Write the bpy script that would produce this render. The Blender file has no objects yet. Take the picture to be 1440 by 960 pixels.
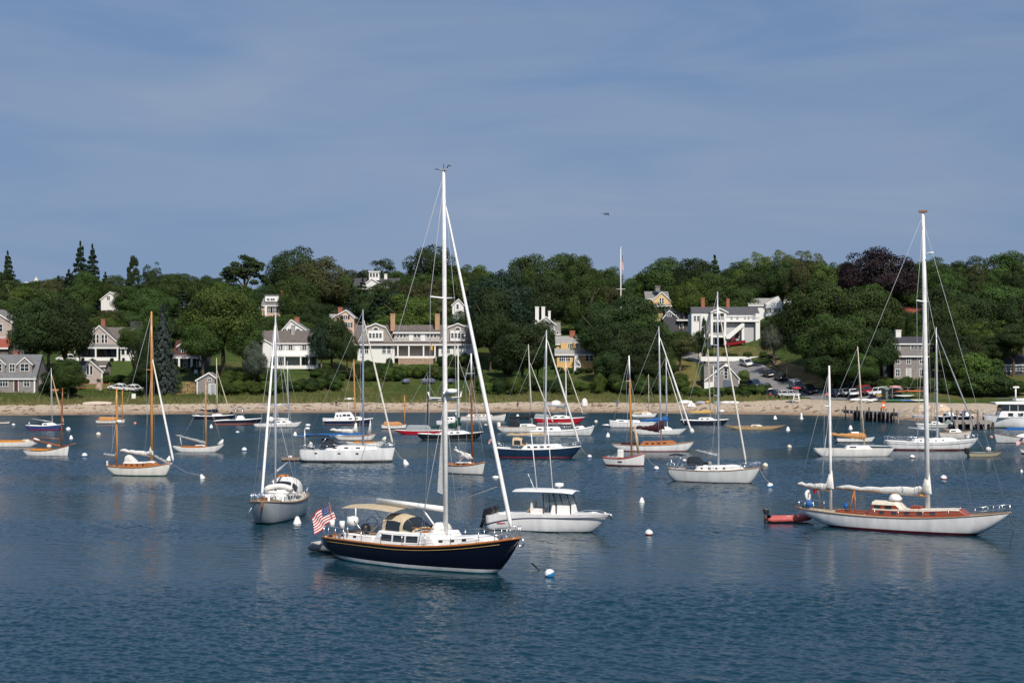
import bpy, bmesh, math, random
import numpy as np
from mathutils import Vector, noise as mnoise
rnd = random.Random(7)
C = bpy.context.scene.collection
S = bpy.context.scene
R = math.radians
pi = math.pi

# ------------------------------------------------------------------ camera, sky, sun, exposure
F, H, HZ = 2000.0, 11.5, 514.0            # focal length in photo pixels, eye height, horizon row
cam = bpy.data.cameras.new('camera')
co = bpy.data.objects.new('camera', cam); C.objects.link(co)
co.location = (0, 0, H); co.rotation_euler = (R(90), 0, 0)
cam.sensor_width = 36; cam.lens = 36*F/1440
cam.shift_y = (HZ-480)/1440
cam.clip_start = 0.5; cam.clip_end = 9000
S.camera = co

SUN_EL, SUN_AZ = R(46), R(164)            # azimuth clockwise from +Y (the view direction)
sd = Vector((math.sin(SUN_AZ)*math.cos(SUN_EL), math.cos(SUN_AZ)*math.cos(SUN_EL), math.sin(SUN_EL)))
sun = bpy.data.lights.new('sun', 'SUN'); sun.energy = 3.6; sun.angle = R(0.5); sun.color = (1, .93, .83)
so = bpy.data.objects.new('sun', sun); C.objects.link(so)
so.rotation_euler = sd.to_track_quat('Z', 'Y').to_euler()

wd = bpy.data.worlds.new('World'); S.world = wd; wd.use_nodes = True
nt = wd.node_tree; N = nt.nodes; Lk = nt.links
for n in list(N): N.remove(n)
def nd(tp, **kw):
    n = N.new(tp)
    for k, v in kw.items(): setattr(n, k, v)
    return n
out = nd('ShaderNodeOutputWorld'); bg = nd('ShaderNodeBackground'); bg.inputs[1].default_value = 0.10
sky = nd('ShaderNodeTexSky', sky_type='NISHITA'); sky.sun_disc = False
sky.sun_elevation = SUN_EL; sky.sun_rotation = SUN_AZ
sky.air_density = 1.0; sky.dust_density = 0.4; sky.ozone_density = 1.6
tc = nd('ShaderNodeTexCoord')
mp = nd('ShaderNodeMapping'); mp.inputs['Scale'].default_value = (1, 1, .7); mp.inputs['Location'].default_value = (0, 0, .34)
nv = nd('ShaderNodeVectorMath', operation='NORMALIZE')
Lk.new(tc.outputs['Generated'], mp.inputs[0]); Lk.new(mp.outputs[0], nv.inputs[0]); Lk.new(nv.outputs[0], sky.inputs[0])
mp2 = nd('ShaderNodeMapping'); mp2.inputs['Scale'].default_value = (2.2, 2.2, 11); mp2.inputs['Rotation'].default_value = (0, R(5), 0)
cn = nd('ShaderNodeTexNoise'); cn.inputs['Scale'].default_value = 2.0; cn.inputs['Detail'].default_value = 8; cn.inputs['Roughness'].default_value = .5
cn.inputs['Distortion'].default_value = .5
cr = nd('ShaderNodeValToRGB'); cr.color_ramp.elements[0].position = .38; cr.color_ramp.elements[1].position = .75
cr.color_ramp.elements[0].color = (0, 0, 0, 1); cr.color_ramp.elements[1].color = (.6, .6, .6, 1)
mx = nd('ShaderNodeMixRGB'); mx.inputs[2].default_value = (2.35, 2.85, 3.75, 1)
Lk.new(tc.outputs['Generated'], mp2.inputs[0]); Lk.new(mp2.outputs[0], cn.inputs[0]); Lk.new(cn.outputs[0], cr.inputs[0])
sz = nd('ShaderNodeSeparateXYZ'); hr = nd('ShaderNodeMapRange'); hr.inputs['From Max'].default_value = .26; hr.inputs['To Min'].default_value = .8; hr.inputs['To Max'].default_value = 0
hx = nd('ShaderNodeMixRGB'); hx.inputs[2].default_value = (1.60, 2.14, 3.02, 1)
Lk.new(tc.outputs['Generated'], sz.inputs[0]); Lk.new(sz.outputs[2], hr.inputs[0]); Lk.new(hr.outputs[0], hx.inputs[0]); Lk.new(sky.outputs[0], hx.inputs[1])
Lk.new(cr.outputs[0], mx.inputs[0]); Lk.new(hx.outputs[0], mx.inputs[1]); Lk.new(mx.outputs[0], bg.inputs[0]); Lk.new(bg.outputs[0], out.inputs[0])

S.view_settings.view_transform = 'Standard'; S.view_settings.look = 'None'
S.view_settings.exposure = 0.42; S.view_settings.gamma = 1
S.view_settings.use_curve_mapping = False
S.cycles.max_bounces = 6; S.cycles.diffuse_bounces = 2; S.cycles.glossy_bounces = 3
S.cycles.transmission_bounces = 3; S.cycles.transparent_max_bounces = 4
S.cycles.caustics_reflective = False; S.cycles.caustics_refractive = False

# ------------------------------------------------------------------ helpers
def W(px, py, d): return Vector(((px-720)*d/F, d, H+(HZ-py)*d/F))
def tag(o, label=None, cat=None, group=None, kind=None):
    if label: o['label'] = label
    if cat: o['category'] = cat
    if group: o['group'] = group
    if kind: o['kind'] = kind
    return o
def empty(name, loc=(0, 0, 0), rz=0, label=None, cat=None, group=None):
    o = bpy.data.objects.new(name, None); C.objects.link(o)
    o.location = loc; o.rotation_euler = (0, 0, rz); o.empty_display_size = .2
    return tag(o, label, cat, group)

class MB:
    def __init__(s): s.v = []; s.f = []; s.mi = []; s.sm = []
    def add(s, vs, fs, m=0, smooth=False):
        b = len(s.v); s.v += [tuple(p) for p in vs]
        for f in fs: s.f.append([i+b for i in f]); s.mi.append(m); s.sm.append(smooth)
        return s
    def box(s, x0, x1, y0, y1, z0, z1, m=0):
        vs = [(x, y, z) for z in (z0, z1) for y in (y0, y1) for x in (x0, x1)]
        return s.add(vs, [(0, 2, 3, 1), (4, 5, 7, 6), (0, 1, 5, 4), (2, 6, 7, 3), (0, 4, 6, 2), (1, 3, 7, 5)], m)
    def tube(s, pts, rad, n=8, m=0, cap=True, flat=1.0):
        pts = [Vector(p) for p in pts]
        if not hasattr(rad, '__len__'): rad = [rad]*len(pts)
        rows = []
        for i, p in enumerate(pts):
            t = (pts[min(i+1, len(pts)-1)]-pts[max(i-1, 0)]).normalized()
            a = Vector((0, 0, 1)) if abs(t.z) < .9 else Vector((1, 0, 0))
            u = t.cross(a).normalized(); w = u.cross(t).normalized()
            rows.append([p+(u*math.cos(2*pi*k/n)*flat+w*math.sin(2*pi*k/n))*rad[i] for k in range(n)])
        s.grid(rows, m, True, True)
        if cap:
            b = len(s.v)-len(rows)*n
            s.f.append([b+k for k in range(n)]); s.mi.append(m); s.sm.append(False)
            e = len(s.v)-n
            s.f.append([e+k for k in reversed(range(n))]); s.mi.append(m); s.sm.append(False)
        return s
    def grid(s, rows, m=0, smooth=True, close=False):
        n = len(rows[0]); vs = [p for r in rows for p in r]; fs = []
        for i in range(len(rows)-1):
            for j in range(n if close else n-1):
                k = (j+1) % n
                fs.append((i*n+j, i*n+k, (i+1)*n+k, (i+1)*n+j))
        return s.add(vs, fs, m, smooth)
    def lathe(s, prof, n=16, m=0, c=(0, 0, 0), ax=None):
        rows = [[(c[0]+r*math.cos(2*pi*k/n), c[1]+r*math.sin(2*pi*k/n), c[2]+z) for k in range(n)] for r, z in prof]
        return s.grid(rows, m, True, True)
    def prism(s, poly, axis, a0, a1, m=0):
        """poly: list of (u,v); axis 'x': u=y v=z ; 'y': u=x v=z"""
        n = len(poly)
        def P(a, u, v): return (a, u, v) if axis == 'x' else (u, a, v)
        vs = [P(a0, u, v) for u, v in poly]+[P(a1, u, v) for u, v in poly]
        fs = [tuple(range(n)), tuple(range(2*n-1, n-1, -1))]+[(i, (i+1) % n, n+(i+1) % n, n+i) for i in range(n)]
        return s.add(vs, fs, m)
    def mesh(s, name, mats):
        me = bpy.data.meshes.new(name); me.from_pydata(s.v, [], s.f)
        for m in (mats if isinstance(mats, (list, tuple)) else [mats]): me.materials.append(m)
        me.polygons.foreach_set('material_index', s.mi)
        me.polygons.foreach_set('use_smooth', s.sm)
        bm = bmesh.new(); bm.from_mesh(me); bmesh.ops.recalc_face_normals(bm, faces=bm.faces); bm.to_mesh(me); bm.free()
        me.update(); return me
    def obj(s, name, mats, parent=None, loc=(0, 0, 0), rot=(0, 0, 0), label=None, bevel=0):
        me = s.mesh(name, mats)
        if bevel:
            bm = bmesh.new(); bm.from_mesh(me)
            bmesh.ops.remove_doubles(bm, verts=bm.verts, dist=1e-5)
            ed = [e for e in bm.edges if len(e.link_faces) == 2 and e.calc_face_angle(0) > .5]
            bmesh.ops.bevel(bm, geom=ed, offset=bevel, segments=2, affect='EDGES', profile=.5)
            bm.to_mesh(me); bm.free()
        o = bpy.data.objects.new(name, me); C.objects.link(o)
        o.parent = parent; o.location = loc; o.rotation_euler = rot
        if label: o['label'] = label
        return o
def line(name, pts, r, m, parent, n=6):
    return MB().tube(pts, r, n).obj(name, m, parent)

MATS = {}
def mat(name, col, rough=.6, spec=.3, metal=0, ns=None, bump=0, scale=(1, 1, 1), trans=0):
    """plain procedural material; ns=(scale, amount) mottles the base colour"""
    if name in MATS: return MATS[name]
    m = bpy.data.materials.new(name); m.use_nodes = True; t = m.node_tree; p = t.nodes['Principled BSDF']
    p.inputs['Roughness'].default_value = rough; p.inputs['Specular IOR Level'].default_value = spec; p.inputs['Metallic'].default_value = metal
    p.inputs['Base Color'].default_value = (*col, 1)
    if ns is None: ns = (3.0, .12)
    if ns[1] > 0:
        tcn = t.nodes.new('ShaderNodeTexCoord'); mpn = t.nodes.new('ShaderNodeMapping'); mpn.inputs['Scale'].default_value = scale
        nz = t.nodes.new('ShaderNodeTexNoise'); nz.inputs['Scale'].default_value = ns[0]; nz.inputs['Detail'].default_value = 6
        mr = t.nodes.new('ShaderNodeMapRange'); mr.inputs['From Min'].default_value = .3; mr.inputs['From Max'].default_value = .7
        mr.inputs['To Min'].default_value = 1-ns[1]; mr.inputs['To Max'].default_value = 1+ns[1]
        mm = t.nodes.new('ShaderNodeMixRGB'); mm.blend_type = 'MULTIPLY'; mm.inputs[0].default_value = 1; mm.inputs[1].default_value = (*col, 1)
        t.links.new(tcn.outputs['Object'], mpn.inputs[0]); t.links.new(mpn.outputs[0], nz.inputs['Vector']); t.links.new(nz.outputs[0], mr.inputs[0])
        t.links.new(mr.outputs[0], mm.inputs[2]); t.links.new(mm.outputs[0], p.inputs['Base Color'])
        if bump:
            bp = t.nodes.new('ShaderNodeBump'); bp.inputs['Strength'].default_value = bump; bp.inputs['Distance'].default_value = .05
            t.links.new(nz.outputs[0], bp.inputs['Height']); t.links.new(bp.outputs[0], p.inputs['Normal'])
    MATS[name] = m; return m
def hullmat(name, stops, rough=.25):
    """hull paint in level bands: stops = [(z, colour), ...] upward from the keel"""
    if name in MATS: return MATS[name]
    m = bpy.data.materials.new(name); m.use_nodes = True; t = m.node_tree; p = t.nodes['Principled BSDF']
    p.inputs['Roughness'].default_value = rough; p.inputs['Specular IOR Level'].default_value = .45
    tcn = t.nodes.new('ShaderNodeTexCoord'); sx = t.nodes.new('ShaderNodeSeparateXYZ')
    mr = t.nodes.new('ShaderNodeMapRange'); mr.inputs['From Min'].default_value = -1; mr.inputs['From Max'].default_value = 3
    rp = t.nodes.new('ShaderNodeValToRGB'); rp.color_ramp.interpolation = 'CONSTANT'; el = rp.color_ramp.elements
    while len(el) < len(stops): el.new(.5)
    for i, (z, c) in enumerate(stops): el[i].position = max(0, min(1, (z+1)/4)); 
    for i, (z, c) in enumerate(stops): el[i].color = (*c, 1)
    nz = t.nodes.new('ShaderNodeTexNoise'); nz.inputs['Scale'].default_value = 1.2; nz.inputs['Detail'].default_value = 5
    mpn = t.nodes.new('ShaderNodeMapping'); mpn.inputs['Scale'].default_value = (1.5, 1.5, .35)
    mr2 = t.nodes.new('ShaderNodeMapRange'); mr2.inputs['From Min'].default_value = .3; mr2.inputs['From Max'].default_value = .7
    mr2.inputs['To Min'].default_value = .82; mr2.inputs['To Max'].default_value = 1.06
    mm = t.nodes.new('ShaderNodeMixRGB'); mm.blend_type = 'MULTIPLY'; mm.inputs[0].default_value = 1
    l = t.links.new
    l(tcn.outputs['Object'], sx.inputs[0]); l(sx.outputs[2], mr.inputs[0]); l(mr.outputs[0], rp.inputs[0])
    l(tcn.outputs['Object'], mpn.inputs[0]); l(mpn.outputs[0], nz.inputs['Vector']); l(nz.outputs[0], mr2.inputs[0]); l(rp.outputs[0], mm.inputs[1]); l(mr2.outputs[0], mm.inputs[2])
    l(mm.outputs[0], p.inputs['Base Color'])
    MATS[name] = m; return m

white = mat('white paint', (.78, .76, .72), .4, .3)
gel = mat('white gelcoat', (.80, .79, .76), .25, .45, ns=(2, .05))
offwhite = mat('off white canvas', (.66, .64, .60), .85, .1, ns=(6, .14), bump=.5)
cream = mat('cream deck', (.62, .56, .46), .6)
teak = mat('varnished wood', (.36, .13, .035), .25, .5, ns=(8, .3), scale=(1, 6, 6))
teakd = mat('weathered teak', (.30, .20, .13), .7, .2, ns=(8, .25))
spruce_w = mat('varnished spruce spar', (.52, .24, .07), .3, .5, ns=(6, .2))
brownspar = mat('brown spar', (.25, .085, .03), .3, .5, ns=(6, .2))
alu = mat('anodised aluminium', (.55, .57, .60), .35, .5, metal=.35, ns=(4, .05))
steel = mat('stainless steel', (.62, .63, .64), .22, .5, metal=.9, ns=(4, .05))
wire = mat('rigging wire', (.42, .43, .45), .5, .3, ns=(4, .05))
black = mat('black plastic', (.015, .015, .018), .4, .4)
darkglass = mat('dark window glass', (.02, .025, .03), .06, .6, ns=(3, .05))
navyc = mat('navy canvas', (.016, .02, .042), .9, .1, ns=(5, .2), bump=.4)
bluec = mat('blue canvas', (.02, .11, .33), .85, .1, ns=(5, .2), bump=.4)
blackc = mat('charcoal canvas', (.022, .026, .032), .9, .1, ns=(5, .2), bump=.4)
maroonc = mat('maroon canvas', (.05, .018, .022), .9, .1, ns=(5, .2), bump=.4)
tanc = mat('tan canvas', (.48, .36, .22), .88, .1, ns=(5, .15), bump=.4)
orangec = mat('orange tan canvas', (.50, .25, .10), .88, .1, ns=(5, .15), bump=.4)
greenc = mat('dark green canvas', (.012, .045, .035), .9, .1, ns=(5, .2), bump=.4)
greyc = mat('grey canvas', (.30, .32, .33), .9, .1, ns=(5, .15), bump=.4)
yellowc = mat('yellow canvas', (.62, .38, .07), .85, .1, ns=(5, .15), bump=.4)
redp = mat('red paint', (.42, .02, .025), .35, .4)
rope = mat('mooring rope', (.35, .33, .28), .9, .1)
# ------------------------------------------------------------------ land: shoreline, profile
def lerp(xs, ys, x): return float(np.interp(x, xs, ys))
_cp = [(-900, 584), (0, 584), (150, 583.2), (300, 581), (450, 580), (720, 579), (900, 580), (1050, 582), (1180, 585), (1235, 588), (1300, 592), (1440, 594), (2400, 596)]
_sx = []; _sy = []
for px, py in _cp:
    d = H*F/(py-HZ); _sx.append((px-720)*d/F); _sy.append(d)
def shore(x): return lerp(_sx, _sy, x)+1.2*math.sin(x*.11)+.7*math.sin(x*.31+1)
_ps = [-400, -60, -20, 0, 6, 12, 20, 34, 50, 75, 115, 150, 210, 260, 3000]
_pz = [-9, -3, -1.2, 0, .8, 1.9, 3.0, 4.6, 7.4, 11, 18, 27, 33, 34, 30]
def Zg(x, y):
    s = y-shore(x)
    z = lerp(_ps, _pz, s)
    if s > 12:
        a = min(1, (s-12)/40)
        z += a*(.9*mnoise.noise((x*.02, y*.02, 0))+.35*mnoise.noise((x*.07, y*.07, 3)))
    return z
def hit(px, py, dmin=None):
    """distance at which the view ray through a photo pixel meets the land"""
    q = (px-720)/F; d = (shore(q*330)-30) if dmin is None else dmin
    while d < 900:
        if HZ+(H-Zg(q*d, d))*F/d <= py: return d
        d += .5
    return d
def edge(x): return 13.5+1.6*mnoise.noise((x*.08, 0, 0))+1.0*mnoise.noise((x*.35, 4, 0))+.5*mnoise.noise((x*1.1, 8, 0))+9*max(0, min(1, (x-46)/26))
xs = np.concatenate([np.arange(-1500, -240, 60), np.arange(-240, 240, 1.6), np.arange(240, 1501, 60)])
def sheet(name, srows, mats, warp, kind='structure'):
    rows = []
    for r in srows:
        row = []
        for x in xs:
            s = warp(x, r); y = shore(x)+s
            row.append((x, y, Zg(x, y)))
        rows.append(row)
    o = MB().grid(rows, 0, True).obj(name, mats); tag(o, kind=kind); return o

# sand: dry above, wetter and darker in a band along the water
m = bpy.data.materials.new('beach sand'); m.use_nodes = True; t = m.node_tree; p = t.nodes['Principled BSDF']; p.inputs['Roughness'].default_value = .9; p.inputs['Specular IOR Level'].default_value = .15
g = t.nodes.new('ShaderNodeNewGeometry'); sx_ = t.nodes.new('ShaderNodeSeparateXYZ'); t.links.new(g.outputs['Position'], sx_.inputs[0])
nz = t.nodes.new('ShaderNodeTexNoise'); nz.inputs['Scale'].default_value = .25; nz.inputs['Detail'].default_value = 6; t.links.new(g.outputs['Position'], nz.inputs['Vector'])
ad = t.nodes.new('ShaderNodeMath'); ad.operation = 'MULTIPLY_ADD'; ad.inputs[1].default_value = .9; t.links.new(nz.outputs[0], ad.inputs[0]); t.links.new(sx_.outputs[2], ad.inputs[2])
rp = t.nodes.new('ShaderNodeValToRGB'); el = rp.color_ramp.elements
for q, c in zip((0.0, .17), ((.23, .165, .115, 1), (.25, .18, .125, 1))): el[0 if q == 0 else 1].position = q; el[0 if q == 0 else 1].color = c
for q, c in ((.26, (.37, .285, .21, 1)), (.4, (.42, .335, .25, 1)), (.55, (.43, .35, .265, 1)), (.85, (.40, .33, .25, 1))):
    e = el.new(q); e.color = c
mr = t.nodes.new('ShaderNodeMapRange'); mr.inputs['From Min'].default_value = 0; mr.inputs['From Max'].default_value = 4.0
t.links.new(ad.outputs[0], mr.inputs[0]); t.links.new(mr.outputs[0], rp.inputs[0])
n2 = t.nodes.new('ShaderNodeTexNoise'); n2.inputs['Scale'].default_value = 1.6; n2.inputs['Detail'].default_value = 5; t.links.new(g.outputs['Position'], n2.inputs['Vector'])
m2 = t.nodes.new('ShaderNodeMapRange'); m2.inputs['From Min'].default_value = .35; m2.inputs['From Max'].default_value = .65; m2.inputs['To Min'].default_value = .84; m2.inputs['To Max'].default_value = 1.08
t.links.new(n2.outputs[0], m2.inputs[0])
mm = t.nodes.new('ShaderNodeMixRGB'); mm.blend_type = 'MULTIPLY'; mm.inputs[0].default_value = 1
t.links.new(rp.outputs[0], mm.inputs[1]); t.links.new(m2.outputs[0], mm.inputs[2]); t.links.new(mm.outputs[0], p.inputs['Base Color'])
bp = t.nodes.new('ShaderNodeBump'); bp.inputs['Strength'].default_value = .6; bp.inputs['Distance'].default_value = .12; t.links.new(n2.outputs[0], bp.inputs['Height']); t.links.new(bp.outputs[0], p.inputs['Normal'])
sand = m
sheet('beach', [-60, -20, -8]+list(np.arange(-4, 13.6, 1.1))+[13.5], sand, lambda x, r: r if r < 0 else r/13.5*edge(x))

# hillside grass with dry and lush patches
m = bpy.data.materials.new('hillside grass'); m.use_nodes = True; t = m.node_tree; p = t.nodes['Principled BSDF']; p.inputs['Roughness'].default_value = .95; p.inputs['Specular IOR Level'].default_value = .1
g = t.nodes.new('ShaderNodeNewGeometry')
n1 = t.nodes.new('ShaderNodeTexNoise'); n1.inputs['Scale'].default_value = .045; n1.inputs['Detail'].default_value = 6; t.links.new(g.outputs['Position'], n1.inputs['Vector'])
n2 = t.nodes.new('ShaderNodeTexNoise'); n2.inputs['Scale'].default_value = .7; n2.inputs['Detail'].default_value = 6; t.links.new(g.outputs['Position'], n2.inputs['Vector'])
rp = t.nodes.new('ShaderNodeValToRGB'); el = rp.color_ramp.elements
el[0].position = .36; el[0].color = (.035, .062, .014, 1); el[1].position = .68; el[1].color = (.11, .098, .035, 1); e = el.new(.52); e.color = (.055, .078, .02, 1)
t.links.new(n1.outputs[0], rp.inputs[0])
m2 = t.nodes.new('ShaderNodeMapRange'); m2.inputs['From Min'].default_value = .3; m2.inputs['From Max'].default_value = .7; m2.inputs['To Min'].default_value = .65; m2.inputs['To Max'].default_value = 1.3
t.links.new(n2.outputs[0], m2.inputs[0])
mm = t.nodes.new('ShaderNodeMixRGB'); mm.blend_type = 'MULTIPLY'; mm.inputs[0].default_value = 1
t.links.new(rp.outputs[0], mm.inputs[1]); t.links.new(m2.outputs[0], mm.inputs[2]); t.links.new(mm.outputs[0], p.inputs['Base Color'])
bp = t.nodes.new('ShaderNodeBump'); bp.inputs['Strength'].default_value = .8; bp.inputs['Distance'].default_value = .25; t.links.new(n2.outputs[0], bp.inputs['Height']); t.links.new(bp.outputs[0], p.inputs['Normal'])
grassm = m
sheet('hillside', [13.5, 15, 17, 19]+list(np.arange(21, 70, 2.2))+list(np.arange(70, 160, 6))+[170, 185, 200, 220, 260, 400, 800, 1800, 3200], grassm,
      lambda x, r: r+(edge(x)-13.5)*max(0, 1-(r-13.5)/20))

def patch(name, pix, m, off=.06, kind='structure', n=40):
    """a sheet lying on the land; pix = two photo polylines (near edge, far edge) of equal length"""
    (A, B) = pix; rows = []
    for i in range(n+1):
        u = i/n*(len(A)-1); k = min(int(u), len(A)-2); f = u-k
        a = [A[k][j]*(1-f)+A[k+1][j]*f for j in (0, 1)]; b = [B[k][j]*(1-f)+B[k+1][j]*f for j in (0, 1)]
        pa = W(a[0], 0, hit(*a)); pb = W(b[0], 0, hit(*b)); row = []
        for j in range(25):
            g_ = j/24; x = pa.x*(1-g_)+pb.x*g_; y = pa.y*(1-g_)+pb.y*g_
            row.append((x, y, Zg(x, y)+off))
        rows.append(row)
    o = MB().grid(rows, 0, True).obj(name, m); tag(o, kind=kind); return o
asphalt = mat('asphalt', (.20, .195, .19), .9, .15, ns=(.4, .15))
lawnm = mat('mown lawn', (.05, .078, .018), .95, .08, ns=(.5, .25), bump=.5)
drym = mat('dry grass', (.21, .145, .07), .95, .08, ns=(.35, .3), bump=.5)
drive = mat('gravel drive', (.40, .37, .33), .95, .1, ns=(1, .15))
patch('road', ([(1152, 561), (1110, 557), (1075, 545), (1046, 530), (1015, 519), (985, 512), (950, 500)], [(1153, 549), (1132, 545), (1100, 527), (1072, 513), (1040, 505.5), (1010, 504), (960, 488)]), asphalt, .10)
patch('parking_lot', ([(1140, 562), (1200, 563), (1250, 564)], [(1140, 549), (1200, 549), (1250, 551)]), asphalt, .07)
patch('dry_verge', ([(1153, 547), (1133, 543), (1101, 525), (1078, 513.5)], [(1165, 540), (1150, 528), (1130, 516), (1085, 505)]), drym, .07)
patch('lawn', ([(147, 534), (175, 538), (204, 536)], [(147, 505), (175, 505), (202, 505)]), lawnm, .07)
patch('lawn', ([(947, 545), (970, 547), (987, 546)], [(950, 508), (965, 507), (978, 510)]), mat('pale olive lawn', (.13, .115, .04), .95, .08, ns=(.4, .25), bump=.5), .07)  # middle lawn: paler, browner grass than the other lawns
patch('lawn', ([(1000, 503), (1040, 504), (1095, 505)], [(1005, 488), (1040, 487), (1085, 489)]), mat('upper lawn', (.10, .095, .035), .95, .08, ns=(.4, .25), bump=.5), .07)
patch('path', ([(247, 555), (258, 545), (256, 538)], [(278, 553), (285, 543), (270, 537)]), drym, .075)
patch('driveway', ([(985, 503), (972, 492)], [(992, 501), (980, 489)]), drive, .12)
# painted edge line on the road
lm = mat('white road paint', (.62, .61, .58), .8, .15)
patch('road_marking', ([(1131, 546.4), (1099, 528.2), (1071, 514.2)], [(1131.5, 545.9), (1099.5, 527.7), (1071.5, 513.8)]), lm, .125)

# ------------------------------------------------------------------ water
m = bpy.data.materials.new('harbour water'); m.use_nodes = True; t = m.node_tree; p = t.nodes['Principled BSDF']
p.inputs['Base Color'].default_value = (.003, .028, .045, 1); p.inputs['IOR'].default_value = 1.333; p.inputs['Roughness'].default_value = .13
g = t.nodes.new('ShaderNodeNewGeometry')
sy_ = t.nodes.new('ShaderNodeSeparateXYZ'); rr_ = t.nodes.new('ShaderNodeMapRange'); rr_.inputs['From Min'].default_value = 130; rr_.inputs['From Max'].default_value = 300; rr_.inputs['To Min'].default_value = .12; rr_.inputs['To Max'].default_value = .30
t.links.new(g.outputs['Position'], sy_.inputs[0]); t.links.new(sy_.outputs[1], rr_.inputs[0]); t.links.new(rr_.outputs[0], p.inputs['Roughness'])
def wn(scale, sc, detail, rot=0):
    mp_ = t.nodes.new('ShaderNodeMapping'); mp_.inputs['Scale'].default_value = sc; mp_.inputs['Rotation'].default_value = (0, 0, rot)
    n_ = t.nodes.new('ShaderNodeTexNoise'); n_.inputs['Scale'].default_value = scale; n_.inputs['Detail'].default_value = detail; n_.inputs['Roughness'].default_value = .55
    t.links.new(g.outputs['Position'], mp_.inputs[0]); t.links.new(mp_.outputs[0], n_.inputs['Vector']); return n_
a = wn(.62, (.5, 1, 1), 6, R(10)); b = wn(2.6, (.6, 1, 1), 4, R(-9)); gu = wn(.018, (.5, 1.6, 1), 4, R(6))
mr = t.nodes.new('ShaderNodeMapRange'); mr.inputs['From Min'].default_value = .35; mr.inputs['From Max'].default_value = .65; mr.inputs['To Min'].default_value = .55; mr.inputs['To Max'].default_value = 1.15
t.links.new(gu.outputs[0], mr.inputs[0])
b1 = t.nodes.new('ShaderNodeBump'); b1.inputs['Distance'].default_value = .30; t.links.new(a.outputs[0], b1.inputs['Height']); t.links.new(mr.outputs[0], b1.inputs['Strength'])
b2 = t.nodes.new('ShaderNodeBump'); b2.inputs['Distance'].default_value = .03; t.links.new(b.outputs[0], b2.inputs['Height']); t.links.new(mr.outputs[0], b2.inputs['Strength'])
t.links.new(b2.outputs[0], p.inputs['Normal'])
waterm = m
# one sheet: wind ripples as real relief in the harbour (finer where it is near), calm flat water beyond
def wave_sheet():
    rg = np.random.default_rng(5); ds = []; d = 44.0
    while d < 372: ds.append(d); d += .07+(d-44)*.00085
    ds = np.array(ds); us = np.linspace(-.45, .45, 860); D, U = np.meshgrid(ds, us, indexing='ij'); X = U*D; Y = D
    step = np.gradient(ds)[:, None]; Z = np.zeros_like(X)
    gust = np.zeros_like(X)
    for i in range(14):
        a = rg.uniform(-.5, .5); k = 2*pi/rg.uniform(18, 120); gust += np.sin(k*(X*math.sin(a)*.6+Y*math.cos(a)*.7)+rg.random()*6.28)
    gust = np.clip(1+.28*gust, .35, 1.8)
    for i in range(90):
        lam = .19*(2.6/.19)**(rg.random()**1.5); a = rg.normal()*.55+R(18); k = 2*pi/lam; s = .0195*(1.3 if lam < .9 else .6)*rg.uniform(.6, 1.4)
        ph = k*(X*math.sin(a)+Y*math.cos(a))+rg.random()*6.28+.7*np.sin(X*rg.uniform(.05, .3)+Y*rg.uniform(.03, .2)+rg.random()*6)
        w = np.clip(lam/(1.9*step)-.6, 0, 1)
        c = np.sin(ph); Z += (s*lam/(2*pi))*w*(c+.22*c*c)*(gust if lam < 2.2 else 1)
    Z -= Z.mean(); n, m_ = X.shape
    co = np.stack([X, Y, Z], -1).reshape(-1, 3)
    ix = np.arange(n*m_).reshape(n, m_); F4 = np.stack([ix[:-1, :-1], ix[:-1, 1:], ix[1:, 1:], ix[1:, :-1]], -1).reshape(-1, 4)
    b = len(co); ex = np.array([(-2500, -400, -.3), (2500, -400, -.3), (2500, 440, -.3), (-2500, 440, -.3)]); co = np.vstack([co, ex]); F4 = np.vstack([F4, [[b, b+1, b+2, b+3]]])
    me = bpy.data.meshes.new('water'); me.vertices.add(len(co)); me.vertices.foreach_set('co', co.astype(np.float32).ravel())
    me.loops.add(F4.size); me.loops.foreach_set('vertex_index', F4.astype(np.int32).ravel()); me.polygons.add(len(F4)); me.polygons.foreach_set('loop_start', np.arange(0, F4.size, 4, dtype=np.int32))
    me.polygons.foreach_set('use_smooth', np.ones(len(F4), dtype=bool)); me.update(calc_edges=True); me.materials.append(waterm)
    o = bpy.data.objects.new('water', me); C.objects.link(o); tag(o, kind='structure')
wave_sheet()

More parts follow.
